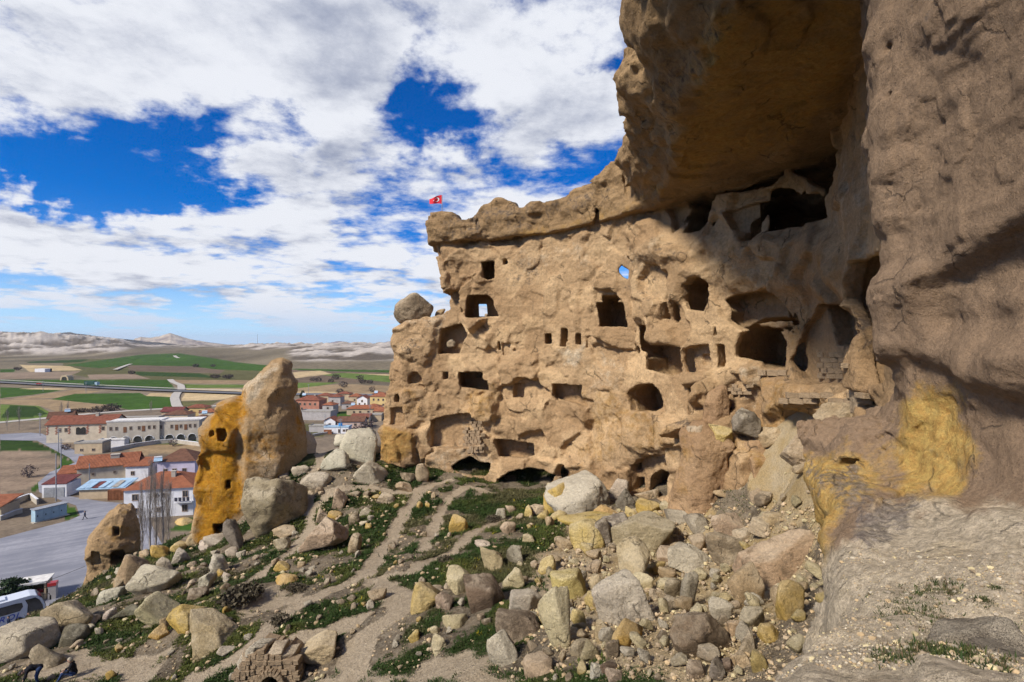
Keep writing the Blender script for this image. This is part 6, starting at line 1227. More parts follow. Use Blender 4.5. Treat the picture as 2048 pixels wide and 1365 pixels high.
def grow_ledge():
    r = np.random.RandomState(9); P_ = []
    for cx, cy, rx, ry, n in [(1830,1185,60,28,70),(1880,1175,40,20,50),(1790,1225,40,22,40),(1870,1240,45,26,50),(1860,1310,60,34,110),(1930,1330,50,25,60),(1900,1200,24,14,20),(1965,1220,18,10,22),(2000,1345,30,16,24),(1745,1182,14,5,8),(1780,1340,50,25,24),(1990,1185,14,6,10),(2035,1252,12,5,8)]:
        P_.append(np.c_[r.normal(cx, rx*.55, n*3), r.normal(cy, ry*.55, n*3)])
    pts = np.concatenate(P_); x, y, ok = ray_field(pts, ledge_z, 1.6, 9, 300); x, y = x[ok], y[ok]; z = ledge_z(x, y)+.02
    # settle on the real rock
    dg = BVH_NEAR; zz = []
    for a, b_, c in zip(x, y, z):
        h_ = dg.ray_cast(Vector((a, b_, c+1.2)), Vector((0, 0, -1))); zz.append(h_[0].z if h_[0] is not None else c)
    z = np.array(zz); s = r.uniform(.015, .042, len(x)); n = r.rand(len(x), 1); c = np.array((.022,.040,.012))*(1-n)+n*np.array((.062,.070,.018)); c[r.rand(len(x)) < .18] = (.12,.085,.05)
    V, F, C = blades(x, y, z, s, 9, c, 8, wide=.3, flat=.8); me = np_mesh('weeds', V, F, smooth=False); set_attr(me, 'tint', C); tag(link('weeds', me, None, M_TINT), 'green weeds in the gravel of the near ledge', kind='stuff')
    # grit
    n = 5200; pts = np.c_[r.uniform(1480, 2048, n), r.uniform(1090, 1365, n)]; x, y, ok = ray_field(pts, ledge_z, 1.6, 10, 300); x, y = x[ok], y[ok]; bm = bmesh.new(); bmesh.ops.create_icosphere(bm, subdivisions=1, radius=.5); v0 = np.array([a.co[:] for a in bm.verts]); f0 = np.array([[q.index for q in p.verts] for p in bm.faces]); bm.free(); V = []; F = []; C = []
    for k, (a, b_) in enumerate(zip(x, y)):
        h_ = dg.ray_cast(Vector((a, b_, 0)), Vector((0, 0, -1)))
        if h_[0] is None or h_[1].z < .5: continue
        s = r.uniform(.006, .022)*(1+2.2*(r.rand() < .04)); V.append(v0*(1+r.uniform(-.3, .3, (len(v0), 1)))*np.array([1, r.uniform(.7, 1), .6])*s+np.array([a, b_, h_[0].z+s*.12])); F.append(f0+len(v0)*len(F)); C.append(np.repeat(np.array([RC['WTGCB'[r.randint(5)]][:3]])*r.uniform(.6, 1.05), len(v0), 0))
    me = np_mesh('gravel', np.concatenate(V), np.concatenate(F), smooth=False); set_attr(me, 'tint', np.concatenate(C)); tag(link('gravel', me, None, M_TINT), 'grit and small chips on the near ledge', kind='stuff')
from mathutils.bvhtree import BVHTree
BVH_NEAR = BVHTree.FromPolygons([tuple(a) for a in np_.tolist()], nq_.tolist())
grow_ledge()
M_BARK = flat_mat('grey_bark', (.33,.285,.24), .95, .1, .25, 2.)
def poplar(loc, h, seed, label, n=46, spread=.13, group=None, mat=M_BARK):
    """bare upright poplar: tapering trunk, steep limbs, a haze of twigs"""
    r = random.Random(seed); e = empty('bare_poplar', loc, 0, label, 'tree', group); t = MB(); top = h; wob = [(r.uniform(-.12, .12), r.uniform(-.12, .12)) for _ in range(7)]
    tp = [(wob[k][0]*k*.4, wob[k][1]*k*.4, top*k/6) for k in range(7)]; t.tube(tp, [h*.009*(1-k/6.6)+.010 for k in range(7)], 6); t.build('trunk', mat, e); b = MB()
    for k in range(n):
        z = h*r.uniform(.08, .9); f = z/h*6; i = min(int(f), 5); u = f-i; x, y = [tp[i][q]*(1-u)+tp[i+1][q]*u for q in (0, 1)]; a = r.uniform(0, 6.28); L = (h-z)*r.uniform(.3, .7)+.6; o = L*r.uniform(spread*.7, spread*1.8)
        p = [(x, y, z), (x+math.cos(a)*o*.7, y+math.sin(a)*o*.7, z+L*.4), (x+math.cos(a)*o, y+math.sin(a)*o, z+L)]; b.tube(p, [.028, .017, .006], 3)
        for _ in range(7):
            v = r.uniform(.25, .9); a2 = r.uniform(0, 6.28); l2 = L*r.uniform(.15, .4); q = (x+math.cos(a)*o*v, y+math.sin(a)*o*v, z+L*v); b.tube([q, (q[0]+math.cos(a2)*l2*.25, q[1]+math.sin(a2)*l2*.25, q[2]+l2)], [.011, .005], 3)
    b.build('crown', mat, e); return e
for k, (px, Y, z0, h, lb) in enumerate([(284,82,-35.4,13.,'leftmost of the bare poplars in front of the large white house'),(300,83,-35.2,16.5,'tallest bare poplar, second from the left in front of the large white house'),(312,80,-34.6,15,'third bare poplar from the left in front of the large white house'),(326,84,-34.8,14,'bare poplar right of the chimney of the large white house'),(338,82,-34.2,12,'rightmost bare poplar of the row before the large white house')]):
    poplar(((px-1024)/1024*Y, Y, z0), h, 40+k, lb, 54, .10, 'bare poplars before the white house')
for k, (px, py, h, lb) in enumerate([(14,862,9,'bare poplar beside the village road, far left'),(38,860,10,'taller bare poplar beside the village road at the left'),(122,836,8,'thin bare poplar behind the roofs of the long cream house'),(136,834,8,'second thin bare poplar behind the roofs of the long cream house'),(302,830,7,'lone thin bare tree behind the arcades')]):
    poplar(plane_pt(px, py), h, 60+k, lb, 30, .14, 'bare trees along the far road')
def bush(loc, w, h, seed, label, c=(.07,.055,.05), name='bush', n=260, group=None, leaf=.09, cat='bush'):
    """a loose bush: stems and many small leaf faces spread through its volume"""
    r = np.random.RandomState(seed); e = empty(name, loc, 0, label, cat, group); s = MB()
    for k in range(7): a = r.uniform(0, 6.28); s.tube([(0, 0, -.1), (math.cos(a)*w*.2, math.sin(a)*w*.2, h*.45), (math.cos(a)*w*.36, math.sin(a)*w*.36, h*.85)], [.03*h, .018*h, .006*h], 4)
    s.build('stem', M_BARK, e); q = r.normal(size=(n, 3)); q /= np.linalg.norm(q, axis=1, keepdims=True); q *= r.uniform(.35, 1, (n, 1))**.5; lump = 1+.4*fbm(q*1.7+seed, 2, 611)[:, None]; q = q*lump*np.array([w/2, w/2, h/2])+np.array([0, 0, h*.55]); d = r.normal(size=(n, 3)); d /= np.linalg.norm(d, axis=1, keepdims=True); u = np.cross(d, r.normal(size=(n, 3))); u /= np.linalg.norm(u, axis=1, keepdims=True)+1e-6; l = leaf*max(w, h)*r.uniform(.6, 1.4, (n, 1))
    V = np.stack([q-u*l*.5, q+u*l*.5, q+d*l*1.2], 1).reshape(-1, 3); me = np_mesh('foliage', V, np.arange(len(V)).reshape(-1, 3), smooth=False); set_attr(me, 'tint', np.repeat(np.array(c)[None]*r.uniform(.6, 1.4, (n, 1)), 3, 0)); link('foliage', me, e, M_TINT); return e
k = 0
for px, py, w, h, lb in [(186,826,5,2.4,'bare brown bush right of the pale road above the long cream house'),(200,824,6,3,'wide bare hedge bush in the middle above the long cream house'),(225,822,8,3.6,'largest bare bush at the right end of the hedge beyond the far road'),(165,825,5,2,'low bare bush at the left end of the hedge beyond the far road'),(148,826,4,2,'small bush next to the white roofed hut beyond the road'),(687,776,7,5,'dark bare tree in the middle of the straw field'),(744,785,5,4,'small bare tree at the right of the straw field'),(672,760,8,5,'pair-crowned bare tree on the light green field'),(720,762,7,5,'bare tree at the right of the light green field'),(637,764,7,4,'dark bush at the left end of the row behind the straw field'),(625,763,5,3.5,'second dark bush in the row behind the straw field'),(662,766,6,3.5,'third dark bush in the row behind the straw field'),(725,768,7,4,'dark bush by the field edge near the cliff'),(740,768,6,3.5,'bush nearest the cliff at the field edge'),(680,788,6,3.5,'brown bush right above the red roofs'),(392,735.5,9,5,'round dark bush on the green hill'),(426,734.8,7,4,'small dark bush right of the round one on the green hill'),(263,749,8,4,'dark bush at the foot of the green hill'),(430,757,10,4,'dark scrub left part of the line beneath the green hill'),(455,758,10,4,'dark scrub right part of the line beneath the green hill'),(35,741,8,4,'bush beside the straw field at the far left')]:
    bush(plane_pt(px, py), w, h, 80+k, lb); k += 1
for px, py, w, h, lb in [(645,838,6,3.2,'purple-brown bare bush in front of the grey concrete block'),(735,858,6,3.4,'bare bush below the flat-roofed tan house'),(715,868,5,3,'bare bush right of the white workshop'),(58,955,3.4,3.2,'bare little tree alone in the brown field'),(132,900,3,2,'bare shrub at the corner of the long cream house'),(268,894,2.4,1.8,'shrub in front of the second arch'),(347,893,3,2.6,'brown tree before the arcade nearer the tower'),(292,930,2.6,2.2,'bare bush by the garden wall above the lavender house')]:
    bush(plane_pt(px, py), w, h, 120+k, lb, (.10,.075,.075)); k += 1
bush(plane_pt(605, 802), 3.4, 6, 131, 'dark green conifer behind the brick-red house', (.016,.03,.014), 'conifer', 500, .10, cat='tree')
for px, Y, z, w, h, lb in [(28,72,-36.9,4.4,3.2,'dark evergreen shrub by the stalls at the left edge'),(8,73,-36.9,3.4,2.6,'low dark evergreen shrub cut by the left edge')]: bush(((px-1024)/1024*Y, Y, z), w, h, 140+px, lb, (.018,.034,.014), 'evergreen_shrub', 1500, .055, cat='shrub')
for px, py, w, h, lb in [(470,1208,2.2,.9,'dry brown shrub on the bank left of the main path'),(500,1195,1.8,.8,'dry grey shrub beside the sand bank'),(592,1180,1.2,.4,'low dry shrub near the path fork'),(985,1040,1.2,.4,'dry shrub above the squarish white stone'),(890,1125,1.,.35,'low brown shrub between two paths'),(420,1150,1.4,.5,'greenish shrub below the white-nosed boulder'),(660,1100,1.2,.5,'dark weed clump under the big angular boulder'),(700,940,1.4,.6,'dark shrub below the largest crest boulder'),(560,1245,1.1,.4,'brown clump beside the main path')]:
    g = hit(px, py); bush((g[0], g[1], g[2]-.05), w, h, 150+k, lb, (.075,.062,.04), 'dry_shrub', 420, .06, cat='shrub'); k += 1

# ================================================================== MASONRY
BVH_CL = BVHTree.FromPolygons([tuple(a) for a in cp.tolist()], cq.tolist())
M_BRICK = cliff_mat('old_masonry', (.32,.235,.15), (.46,.36,.245), (.06,.052,.047), (.3,.2,.08), strata=.2, scale=2.2)
def block_mesh(seed):
    r = random.Random(seed); bm = bmesh.new(); bmesh.ops.create_cube(bm, size=1)
    for v in bm.verts: v.co += Vector((r.uniform(-.05, .05), r.uniform(-.05, .05), r.uniform(-.07, .07)))
    bmesh.ops.bevel(bm, geom=bm.edges[:], offset=.075, segments=1, affect='EDGES'); me = bpy.data.meshes.new('brick'); bm.to_mesh(me); bm.free(); me.materials.append(M_BRICK); return me
_bm = [block_mesh(900+k) for k in range(6)]
def lay_bricks(quad, bw, bh, parent, seed, depth=.5, drop=.06, bvh=None, jit=.12, inside=None, Yfix=None):
    """courses of separate stones over a surveyed patch of wall (quad: x0,y0,x1,y1)"""
    r = random.Random(seed); x0, y0, x1, y1 = quad; py = y1-bh/2; row = 0
    while py > y0:
        px = x0+(bw*.5 if row % 2 else 0)
        while px < x1:
            w = bw*r.uniform(.75, 1.3); c = (px+w/2, py)
            px += w
            if r.random() < drop or (inside and not inside(*c)): continue
            d = Vector(((c[0]-1024)/1024, 1, (682.5-c[1])/1024)); h_ = bvh.ray_cast(Vector((0, 0, 0)), d.normalized()) if bvh else (d*Yfix, Vector((0, -1, 0)))
            if h_[0] is None: continue
            p = h_[0]; Y = p.y; n = h_[1]; a = math.atan2(n.x, -n.y) if abs(n.z) < .8 else math.atan2(-.45, .9)*0; a = max(-.9, min(.5, -a if False else a))
            o = bpy.data.objects.new('brick', _bm[r.randrange(6)]); COL.objects.link(o); o.parent = parent; q = p-d.normalized()*.10; o.location = q
            o.scale = (w*.95*Y/1024, depth*r.uniform(.8, 1.2), bh*1.0*Y/1024); o.rotation_euler = (r.uniform(-jit, jit)*.25, r.uniform(-jit, jit)*.35, a+r.uniform(-jit, jit)*.5)
        py -= bh*r.uniform(.95, 1.05); row += 1
lay_bricks((1560,780,1742,808), 24, 11, CLIFF, 1, .6, .05, BVH_CL); lay_bricks((1636,702,1692,758), 15, 10.5, CLIFF, 2, .35, .1, BVH_CL, inside=lambda x, y: (x-1662)**2/30**2+(y-730)**2/28**2 < 1.1)
lay_bricks((1519,737,1572,752), 18, 12, CLIFF, 3, .5, 0, BVH_CL); lay_bricks((926,842,962,906), 8.5, 6.5, CLIFF, 4, .45, .12, BVH_CL, .3, inside=lambda x, y: x > 926+(y-842)*-.2+8 or y > 880); lay_bricks((1078,955,1122,988), 9, 7, CLIFF, 5, .6, .2, BVH_CL, .4, inside=lambda x, y: y > 988-(x-1060)*.6)
lay_bricks((1000,976,1080,990), 9, 6.5, CLIFF, 6, .5, .3, BVH_CL, .4); lay_bricks((1440,768,1500,790), 12, 7, CLIFF, 7, .4, .35, BVH_CL, .4)
# ruined stone chapel at the bottom edge
g0 = hit(528, 1378); RY = g0[1]; ru = empty('ruined_vault', P(528, 1365, RY), 0, 'ruined stone wall with a round arch at the bottom edge beside the main path', 'ruin')
def rp(px, py): return ((px-528)/1024*RY, (1365-py)/1024*RY)
core = MB(); seg = 8; cx, cz = rp(546, 1362); rad = 17/1024*RY
for k in range(seg):
    a0, a1 = math.pi*k/seg, math.pi*(k+1)/seg; top0 = rp(0, 1318-6*math.sin(k))[1]
    core.prism([(cx-rad*math.cos(a0), cz+rad*math.sin(a0)), (cx-rad*math.cos(a1), cz+rad*math.sin(a1)), (cx-rad*math.cos(a1), top0), (cx-rad*math.cos(a0), top0)], 0, 1.6)
core.prism([rp(470,1420), (cx-rad, rp(0,1420)[1]), (cx-rad, rp(0,1312)[1]), rp(505,1306), rp(484,1328), rp(472,1345)], 0, 1.6); core.prism([(cx+rad, rp(0,1420)[1]), rp(600,1420), rp(592,1345), rp(575,1325), (cx+rad, rp(0,1316)[1])], 0, 1.6); core.box((cx, 1.7, cz-.3), (rad*2.4, .15, 2.2))
core.build('wall_core', M_BRICK, ru)
rr = random.Random(4); py = 1372; row = 0
while py > 1298:
    px = 466+(row % 2)*5
    while px < 600:
        w = rr.uniform(8, 15); c = (px+w/2, py); px += w; lim = 1345-(c[0]-472)*1.35 if c[0] < 500 else 1300+abs(c[0]-520)*.28
        if c[1] < lim or ((c[0]-546)**2+(min(c[1], 1362)-1362)**2 < 20**2) or c[0] > 596: continue
        x, z = rp(*c); o = bpy.data.objects.new('brick', _bm[rr.randrange(6)]); COL.objects.link(o); o.parent = ru; o.location = (x, .10+rr.uniform(-.05, .04), z); o.scale = (w*1.0/1024*RY, .5, 10/1024*RY); o.rotation_euler = (rr.uniform(-.1, .1), rr.uniform(-.12, .12), rr.uniform(-.15, .15))
    py -= 10; row += 1
for k in range(11):
    a = math.pi*(k+.5)/11; o = bpy.data.objects.new('arch_stone', _bm[k % 4]); COL.objects.link(o); o.parent = ru; o.location = (cx-(rad+.13)*math.cos(a), -.06, cz+(rad+.13)*math.sin(a)); o.scale = (.27, .55, .15); o.rotation_euler = (0, -(math.pi-a), 0)
for k, (px, py, w, h, c_) in enumerate([(515,1302,34,20,'W'),(488,1316,30,20,'P'),(548,1308,36,18,'P'),(480,1334,26,18,'W'),(572,1318,28,18,'P'),(500,1308,20,14,'W')]):
    o = link('capping_stone', rock_mesh('capping_stone', 950+k, (w/1024*RY, 1.3, h/1024*RY), 4, .5), ru, M_ROCK); x, z = rp(px, py); o.location = (x, .5, z); o.color = RC[c_]

# ================================================================== FLAG
fl = empty('flag_pole', P(884, 431, 60.), R(10), 'red national flag with white crescent and star flying from a pole on the cliff top', 'flag')
MB().tube([(0, 0, -.3), (0, 0, 2.35)], .045, 6).build('pole', M_METAL, fl); MB().tube([(0, 0, .55), (.45, 0, -.15)], .035, 5).tube([(0, 0, .55), (-.4, .1, -.15)], .035, 5).build('brace', M_METAL, fl)
M_FLAG = flat_mat('red_flag_cloth', (.62,.035,.05), .8, .1, .1); M_EMB = flat_mat('white_flag_print', (.8,.8,.8), .8, .1, .03)
def fpos(u, v, off=0.): # u 0..1 from the pole, v -.5...5
    return (-.03-u*1.42, .16*math.sin(u*7.5+v)*u+off, 1.85-.30*u*.5-u*.10+v*(1.05-.48*u)+.06*math.sin(u*6))
V = [fpos(i/16, j/8-.5) for i in range(17) for j in range(9)]; F = [(i*9+j, (i+1)*9+j, (i+1)*9+j+1, i*9+j+1) for i in range(16) for j in range(8)]
me = np_mesh('cloth', V, np.array(F)); cl = link('cloth', me, fl, M_FLAG)
for off in (-.012, .012):
    n = 22; o_ = [(.42-.25*math.cos(t)*1., .30*math.sin(t)) for t in np.linspace(.55, 2*math.pi-.55, n)]; o_ = [(.40+.20*math.cos(t), .28*math.sin(t)) for t in np.linspace(.6, 2*math.pi-.6, n)]; i_ = [(.45+.155*math.cos(t), .225*math.sin(t)) for t in np.linspace(.75, 2*math.pi-.75, n)]
    V = [fpos(a, b, off) for a, b in o_]+[fpos(a, b, off) for a, b in i_]; b_ = MB().add(V, [(k, k+1, n+k+1, n+k) for k in range(n-1)]); b_.build('crescent', M_EMB, cl)
    st = [(.66+(.075 if k % 2 == 0 else .03)*math.cos(k*math.pi/5+math.pi), (.105 if k % 2 == 0 else .042)*math.sin(k*math.pi/5+math.pi)) for k in range(10)]; V = [fpos(.66, 0, off)]+[fpos(a, b, off) for a, b in st]; MB().add(V, [(0, k+1, (k+1) % 10+1) for k in range(10)]).build('star', M_EMB, cl)

# ================================================================== PEOPLE
def cloth(n, c): return flat_mat(n, c, .9, .1, .12, 8)
M_SKIN = flat_mat('skin', (.42,.25,.17), .6, .3, .05); M_HAIR = flat_mat('dark_hair', (.02,.016,.013), .6, .3); M_SHOE = flat_mat('dark_shoes', (.03,.028,.028)); M_JEAN = cloth('blue_jeans', (.035,.055,.12)); M_BLK = cloth('black_jacket', (.013,.013,.016)); M_NAVY = cloth('navy_jacket', (.02,.028,.06)); M_DTR = cloth('dark_trousers', (.03,.032,.045)); M_REDC = cloth('red_jacket', (.30,.03,.04)); M_BLUC = cloth('blue_jacket', (.03,.12,.30)); M_BEIGE = cloth('beige_hood', (.33,.29,.22))
def person(loc, rz, J, jacket, trousers, label, hood=None, h=.016):
    """one continuous body grown round a posed skeleton; J gives the joints in metres, facing -y"""
    caps = []
    def c(a, b, ra, rb, m): caps.append((np.array(a, float), np.array(b, float), ra, rb, m))
    J = {k: np.array(v, float) for k, v in J.items()}; pe, ch, nk, hd = J['pelvis'], J['chest'], J['neck'], J['head']
    up = (hd-nk)/np.linalg.norm(hd-nk); f = J.get('face', np.array([0, -1., 0])); f = f-up*(f@up); f /= np.linalg.norm(f); sd_ = np.cross(up, f)
    c(pe, ch, .145, .155, 2); c(ch, nk, .15, .065, 2); c(nk, hd, .052, .06, 0); c(hd-up*.02, hd+up*.05, .092, .096, 0); c(hd+up*.05-f*.03, hd+up*.085-f*.02, .098, .088, 1); c(hd-f*.055, hd-f*.05-up*.03, .08, .07, 1)
    c(hd+f*.085-up*.015, hd+f*.108-up*.035, .014, .017, 0); c(hd+f*.07-up*.085, hd+f*.08-up*.085, .03, .022, 0)
    for s in (-1, 1): c(hd+sd_*.098*s-up*.005, hd+sd_*.103*s-up*.03, .018, .014, 0); c(hd+f*.088+sd_*.033*s+up*.012, hd+f*.09+sd_*.034*s+up*.012, .012, .012, 1)
    for s in ('l', 'r'):
        sh, el, wr = J['sh'+s], J['el'+s], J['wr'+s]; c(ch*.4+nk*.6, sh, .08, .075, 2); c(sh, el, .066, .052, 2); c(el, wr, .052, .036, 2); d = (wr-el)/np.linalg.norm(wr-el); q = np.cross(d, np.array([0, -1, .2])); q /= np.linalg.norm(q)+1e-6; w2 = wr+d*.075; c(wr, w2, .03, .037, 0)
        for k in range(4): b0 = w2+q*(k-1.5)*.02; k1 = b0+d*.045+f*.008; c(b0, k1, .0125, .0115, 0); c(k1, k1+d*(.035-.006*abs(k-1.4))+f*.018, .0115, .0095, 0)
        c(wr+d*.03+q*.03, wr+d*.075+q*.062+f*.012, .014, .011, 0)
        hp, kn, an = J['hp'+s], J['kn'+s], J['an'+s]; c(pe, hp, .135, .12, 3); c(hp, kn, .095, .066, 3); c(kn, an, .066, .048, 3); fd = J.get('toe'+s, an+np.array([0, -.18, -.05])); c(an+np.array([0, .03, -.03]), an, .045, .05, 4); c(an+np.array([0, 0, -.035]), fd, .045, .035, 4)
    lo = np.min([np.minimum(a, b) for a, b, *_ in caps], 0)-.22; hi = np.max([np.maximum(a, b) for a, b, *_ in caps], 0)+.22; n = np.ceil((hi-lo)/h).astype(int)
    g = np.stack(np.meshgrid(*[lo[i]+h*np.arange(n[i]) for i in range(3)], indexing='ij'), -1).astype(np.float32)
    def sdf(p, cap): a, b, ra, rb, _ = cap; e = b-a; t = np.clip(((p-a)@e)/(e@e+1e-9), 0, 1); return np.linalg.norm(p-a-t[..., None]*e, axis=-1)-(ra+(rb-ra)*t)
    Fd = None
    for cp_ in caps: d = sdf(g, cp_); Fd = d if Fd is None else smin(Fd, d, .05 if cp_[2] > .04 else .012)
    pts, quads, _ = vdb_surface(Fd, lo, h); fc = pts[quads].mean(1); dist = np.stack([sdf(fc, c_) for c_ in caps], 1); mi = np.array([c_[4] for c_ in caps])[dist.argmin(1)]
    me = np_mesh('person', pts, quads)
    for m in (M_SKIN, hood or M_HAIR, jacket, trousers, M_SHOE): me.materials.append(m)
    me.polygons.foreach_set('material_index', mi.astype(np.int32)); o = bpy.data.objects.new('person', me); COL.objects.link(o); o.location = loc; o.rotation_euler = (0, 0, rz); tag(o, label, 'person'); return o
STAND = dict(pelvis=(0,0,.95), chest=(0,-.01,1.28), neck=(0,0,1.48), head=(0,-.02,1.62), shl=(.19,0,1.40), shr=(-.19,0,1.40), ell=(.25,.02,1.12), elr=(-.25,.02,1.12), wrl=(.24,-.08,.88), wrr=(-.24,-.08,.88), hpl=(.09,0,.9), hpr=(-.09,0,.9), knl=(.1,-.02,.5), knr=(-.1,-.02,.5), anl=(.1,.02,.09), anr=(-.1,.02,.09))
WALK = dict(STAND, knl=(.1,-.2,.52), anl=(.1,-.32,.1), knr=(-.1,.06,.5), anr=(-.1,.34,.16), toer=(-.1,.24,.04), wrl=(.24,.16,.9), ell=(.25,.14,1.12), wrr=(-.24,-.26,.95), elr=(-.25,-.02,1.12))
BEND = dict(pelvis=(0,.1,.92), chest=(0,-.24,1.02), neck=(0,-.44,.98), head=(0,-.58,.90), face=(0,-.4,-1), shl=(.19,-.36,.98), shr=(-.19,-.36,.98), ell=(.23,-.44,.70), elr=(-.23,-.44,.70), wrl=(.16,-.52,.46), wrr=(-.12,-.52,.46), hpl=(.1,.08,.88), hpr=(-.1,.08,.88), knl=(.11,-.02,.48), knr=(-.12,-.04,.48), anl=(.12,.06,.09), anr=(-.13,.02,.09))
SIT = dict(pelvis=(0,.05,.16), chest=(0,-.02,.50), neck=(0,-.06,.70), head=(0,-.12,.83), shl=(.19,-.04,.62), shr=(-.19,-.04,.62), ell=(.26,-.16,.38), elr=(-.26,-.16,.38), wrl=(.14,-.36,.34), wrr=(-.14,-.36,.34), hpl=(.1,0,.14), hpr=(-.1,0,.14), knl=(.14,-.42,.28), knr=(-.14,-.40,.26), anl=(.16,-.62,-.10), anr=(-.15,-.64,-.14), toel=(.17,-.80,-.16), toer=(-.16,-.82,-.2))
g = plane_pt(170, 1040); person((g[0], g[1], PLAIN+.07), R(-60), WALK, M_NAVY, M_DTR, 'person in dark clothes walking across the empty car park')
g = hit(74, 1372); person(tuple(g), R(-50), BEND, M_BLK, M_JEAN, 'person in a black jacket and blue jeans bending down at the bottom left corner')
g = hit(146, 1352); person((g[0], g[1], g[2]), R(-62), SIT, M_BLK, M_JEAN, 'person in black sitting on the slope, with a beige hood', M_BEIGE)
person((-62.6, 66.3, PLAIN+.07), R(40), STAND, M_BLK, M_DTR, 'person in black standing beside the front of the coach'); person((-64.3, 65.4, PLAIN+.07), R(-30), STAND, M_NAVY, M_JEAN, 'person in a navy jacket standing beside the lettered coach side')
person((-67.6, 72.6, PLAIN+.07), R(20), STAND, M_BLUC, M_DTR, 'person in a bright blue jacket at the stalls behind the coach'); person((-69.4, 71.6, PLAIN+.07), R(-20), STAND, M_REDC, M_DTR, 'person in a red jacket at the stalls behind the coach'); person((-68.5, 72.2, PLAIN+.07), R(0), STAND, M_BLK, M_DTR, 'person in black between the red and the blue jacket at the stalls')
g = P(150, 1198, 47.5); person((g[0], g[1], g[2]-1.62), R(150), STAND, M_BLK, M_DTR, 'person whose dark head shows above the pinkish boulder by the coach')

# ================================================================== COACH AND STALLS
bus = empty('coach', (-63.4, 69.4, PLAIN+.07), math.atan2(.70, .61), 'white touring coach with dark windows and blue lettering, parked at the left edge', 'coach')   # local +x forward, nose at x=0
M_BUS = flat_mat('white_coach_paint', (.56,.60,.66), .35, .5, .04); M_BLUE = flat_mat('blue_lettering', (.02,.06,.42), .5); M_REDL = flat_mat('red_swoosh', (.5,.02,.05), .5)
MB().prism([(-12,.35),(-.15,.35),(0,.9),(-.05,1.7),(-.35,2.6),(-.85,3.2),(-1.5,3.42),(-12,3.42)], -1.25, 1.25).build('body', M_BUS, bus, bevel=.07)
MB().prism([(-11.8,1.75),(-2.5,1.75),(-2.2,2.2),(-2.3,2.75),(-2.9,2.86),(-11.8,2.86)], -1.28, -1.24).build('window_band', M_GLASS, bus); MB().prism([(-11.8,1.75),(-2.5,1.75),(-2.2,2.2),(-2.3,2.75),(-2.9,2.86),(-11.8,2.86)], 1.24, 1.28).build('window_band', M_GLASS, bus)
MB().prism([(-1.85,.55),(-.35,.55),(-.22,.95),(-.3,1.75),(-.62,2.55),(-1.02,2.98),(-2.0,2.98),(-1.75,2.3)], -1.285, -1.245).build('door', M_GLASS, bus)
ws = MB(); pr = [(.02,1.0),(-.02,1.72),(-.32,2.62),(-.80,3.18)]
for a, b in zip(pr[:-1], pr[1:]): ws.add([(a[0]+.03,-1.12,a[1]),(a[0]+.03,1.12,a[1]),(b[0]+.03,1.12,b[1]),(b[0]+.03,-1.12,b[1])], [(0,1,2,3)])
ws.build('windscreen', M_GLASS, bus)
for sy in (-1, 1): mr = MB().tube([(-.3, sy*1.1, 3.05), (.35, sy*1.35, 3.0), (.45, sy*1.42, 2.7)], .05, 6).box((.45, sy*1.42, 2.45), (.16, .22, .5)).build('mirror', M_BLACK, bus); MB().box((.03, sy*.85, .75), (.08, .5, .25)).build('headlight', M_W['white'], bus)
for sx in (-2.6, -9.2):
    for sy in (-1.12, 1.12): w_ = MB().tube([(sx, sy-.16, .48), (sx, sy+.16, .48)], .48, 16).build('wheel', M_BLACK, bus); MB().tube([(sx, sy-.19, .48), (sx, sy+.19, .48)], .26, 12).build('rim', M_METAL, w_)
MB().box((-5, 0, 3.52), (2.4, 1.5, .2)).build('roof_hatch', M_BUS, bus)
def lettering(text, size, parent, loc, rot, mat, name='lettering'):
    cu = bpy.data.curves.new(name, 'FONT'); cu.body = text; cu.size = size; cu.extrude = .012; cu.shear = .3; cu.align_x = 'CENTER'; cu.space_character = 1.15; o = bpy.data.objects.new('tmp', cu); COL.objects.link(o); me = bpy.data.meshes.new_from_object(o.evaluated_get(bpy.context.evaluated_depsgraph_get())); bpy.data.objects.remove(o); me.materials.clear(); o = link(name, me, parent, mat); o.location = loc; o.rotation_euler = rot; return o
lettering('VAROL', 1.0, bus, (-4.2, -1.29, .92), (R(90), 0, 0), M_BLUE)
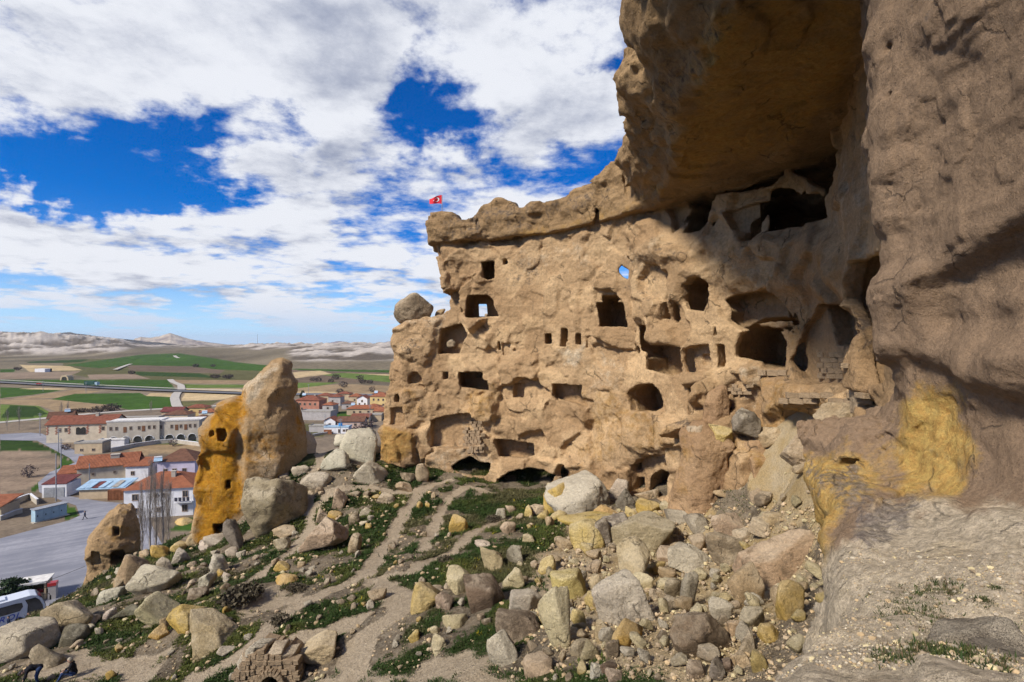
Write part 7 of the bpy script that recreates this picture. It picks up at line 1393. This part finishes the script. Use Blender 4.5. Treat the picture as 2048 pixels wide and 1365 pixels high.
MB().prism([(-7.4,.72),(-6.1,.78),(-5.9,.95),(-6.6,.92),(-6.1,1.35),(-5.8,1.55),(-6.5,1.35)], -1.30, -1.27).build('swoosh', M_REDL, bus)
stl = empty('market_stall', (-67.2, 74.2, PLAIN+.06), math.atan2(.42, .9), 'long low souvenir stall with a pale roof behind the coach', 'market stall')
MB().box((-5, 1.2, 1.2), (10, .2, 2.4)).box((0, 0, 1.2), (.2, 2.4, 2.4)).build('wall', M_W['tanw'], stl); MB().box((-5, .2, 2.5), (10.4, 3.2, .16)).box((-5, -1.35, 2.62), (10.4, .2, .3)).build('roof', M_R['white'], stl); MB().box((-5, -.3, .45), (9.6, 1.1, .9)).build('counter', M_W['tanw'], stl)
for k in range(8): q = tag(MB().box((0, 0, .22), (.7, .5, .44)).build('goods_bundle', [M_REDC, M_BLUC, M_BEIGE, M_NAVY][k % 4]), ['red','blue','beige','navy'][k % 4]+(' goods at the outer half of the stall counter' if k < 4 else ' goods at the inner half of the stall counter'), 'goods', 'goods on the stall counter'); q.location = tuple(stl.matrix_basis @ Vector((-.8-k*1.1, -.3, .9))); q.rotation_euler = stl.rotation_euler
fr = empty('drinks_fridge', (-66.0, 73.6, PLAIN+.06), R(25), 'red drinks fridge standing at the end of the stall', 'fridge'); MB().box((0, 0, .95), (.9, .8, 1.9)).build('body', M_W['grey'], fr); MB().box((0, 0, 2.1), (1.0, .9, .45)).build('top_panel', M_CARRED, fr)
tag(MB().tube([tuple(P(170+q*-1.1, 1133+q*.42+.8*math.sin(q/100*3.14), 66)) for q in range(0, 100, 6)], .03, 4).build('overhead_cable', M_BLACK), 'thin black cable slung across the car park', 'cable')

# ================================================================== AIR
hm = bpy.data.materials.new('haze_air'); hm.use_nodes = True; T = NT(hm.node_tree); T.n.remove(T.n['Principled BSDF']); pv = T.new('ShaderNodeVolumePrincipled'); pv.inputs['Density'].default_value = 4.5e-5; pv.inputs['Color'].default_value = (.80, .87, 1, 1); pv.inputs['Anisotropy'].default_value = .1
T.l.new(pv.outputs[0], T.n['Material Output'].inputs['Volume'])
tag(MB().box((0, 0, 20), (29000, 29000, 240)).build('haze', hm), kind='stuff')
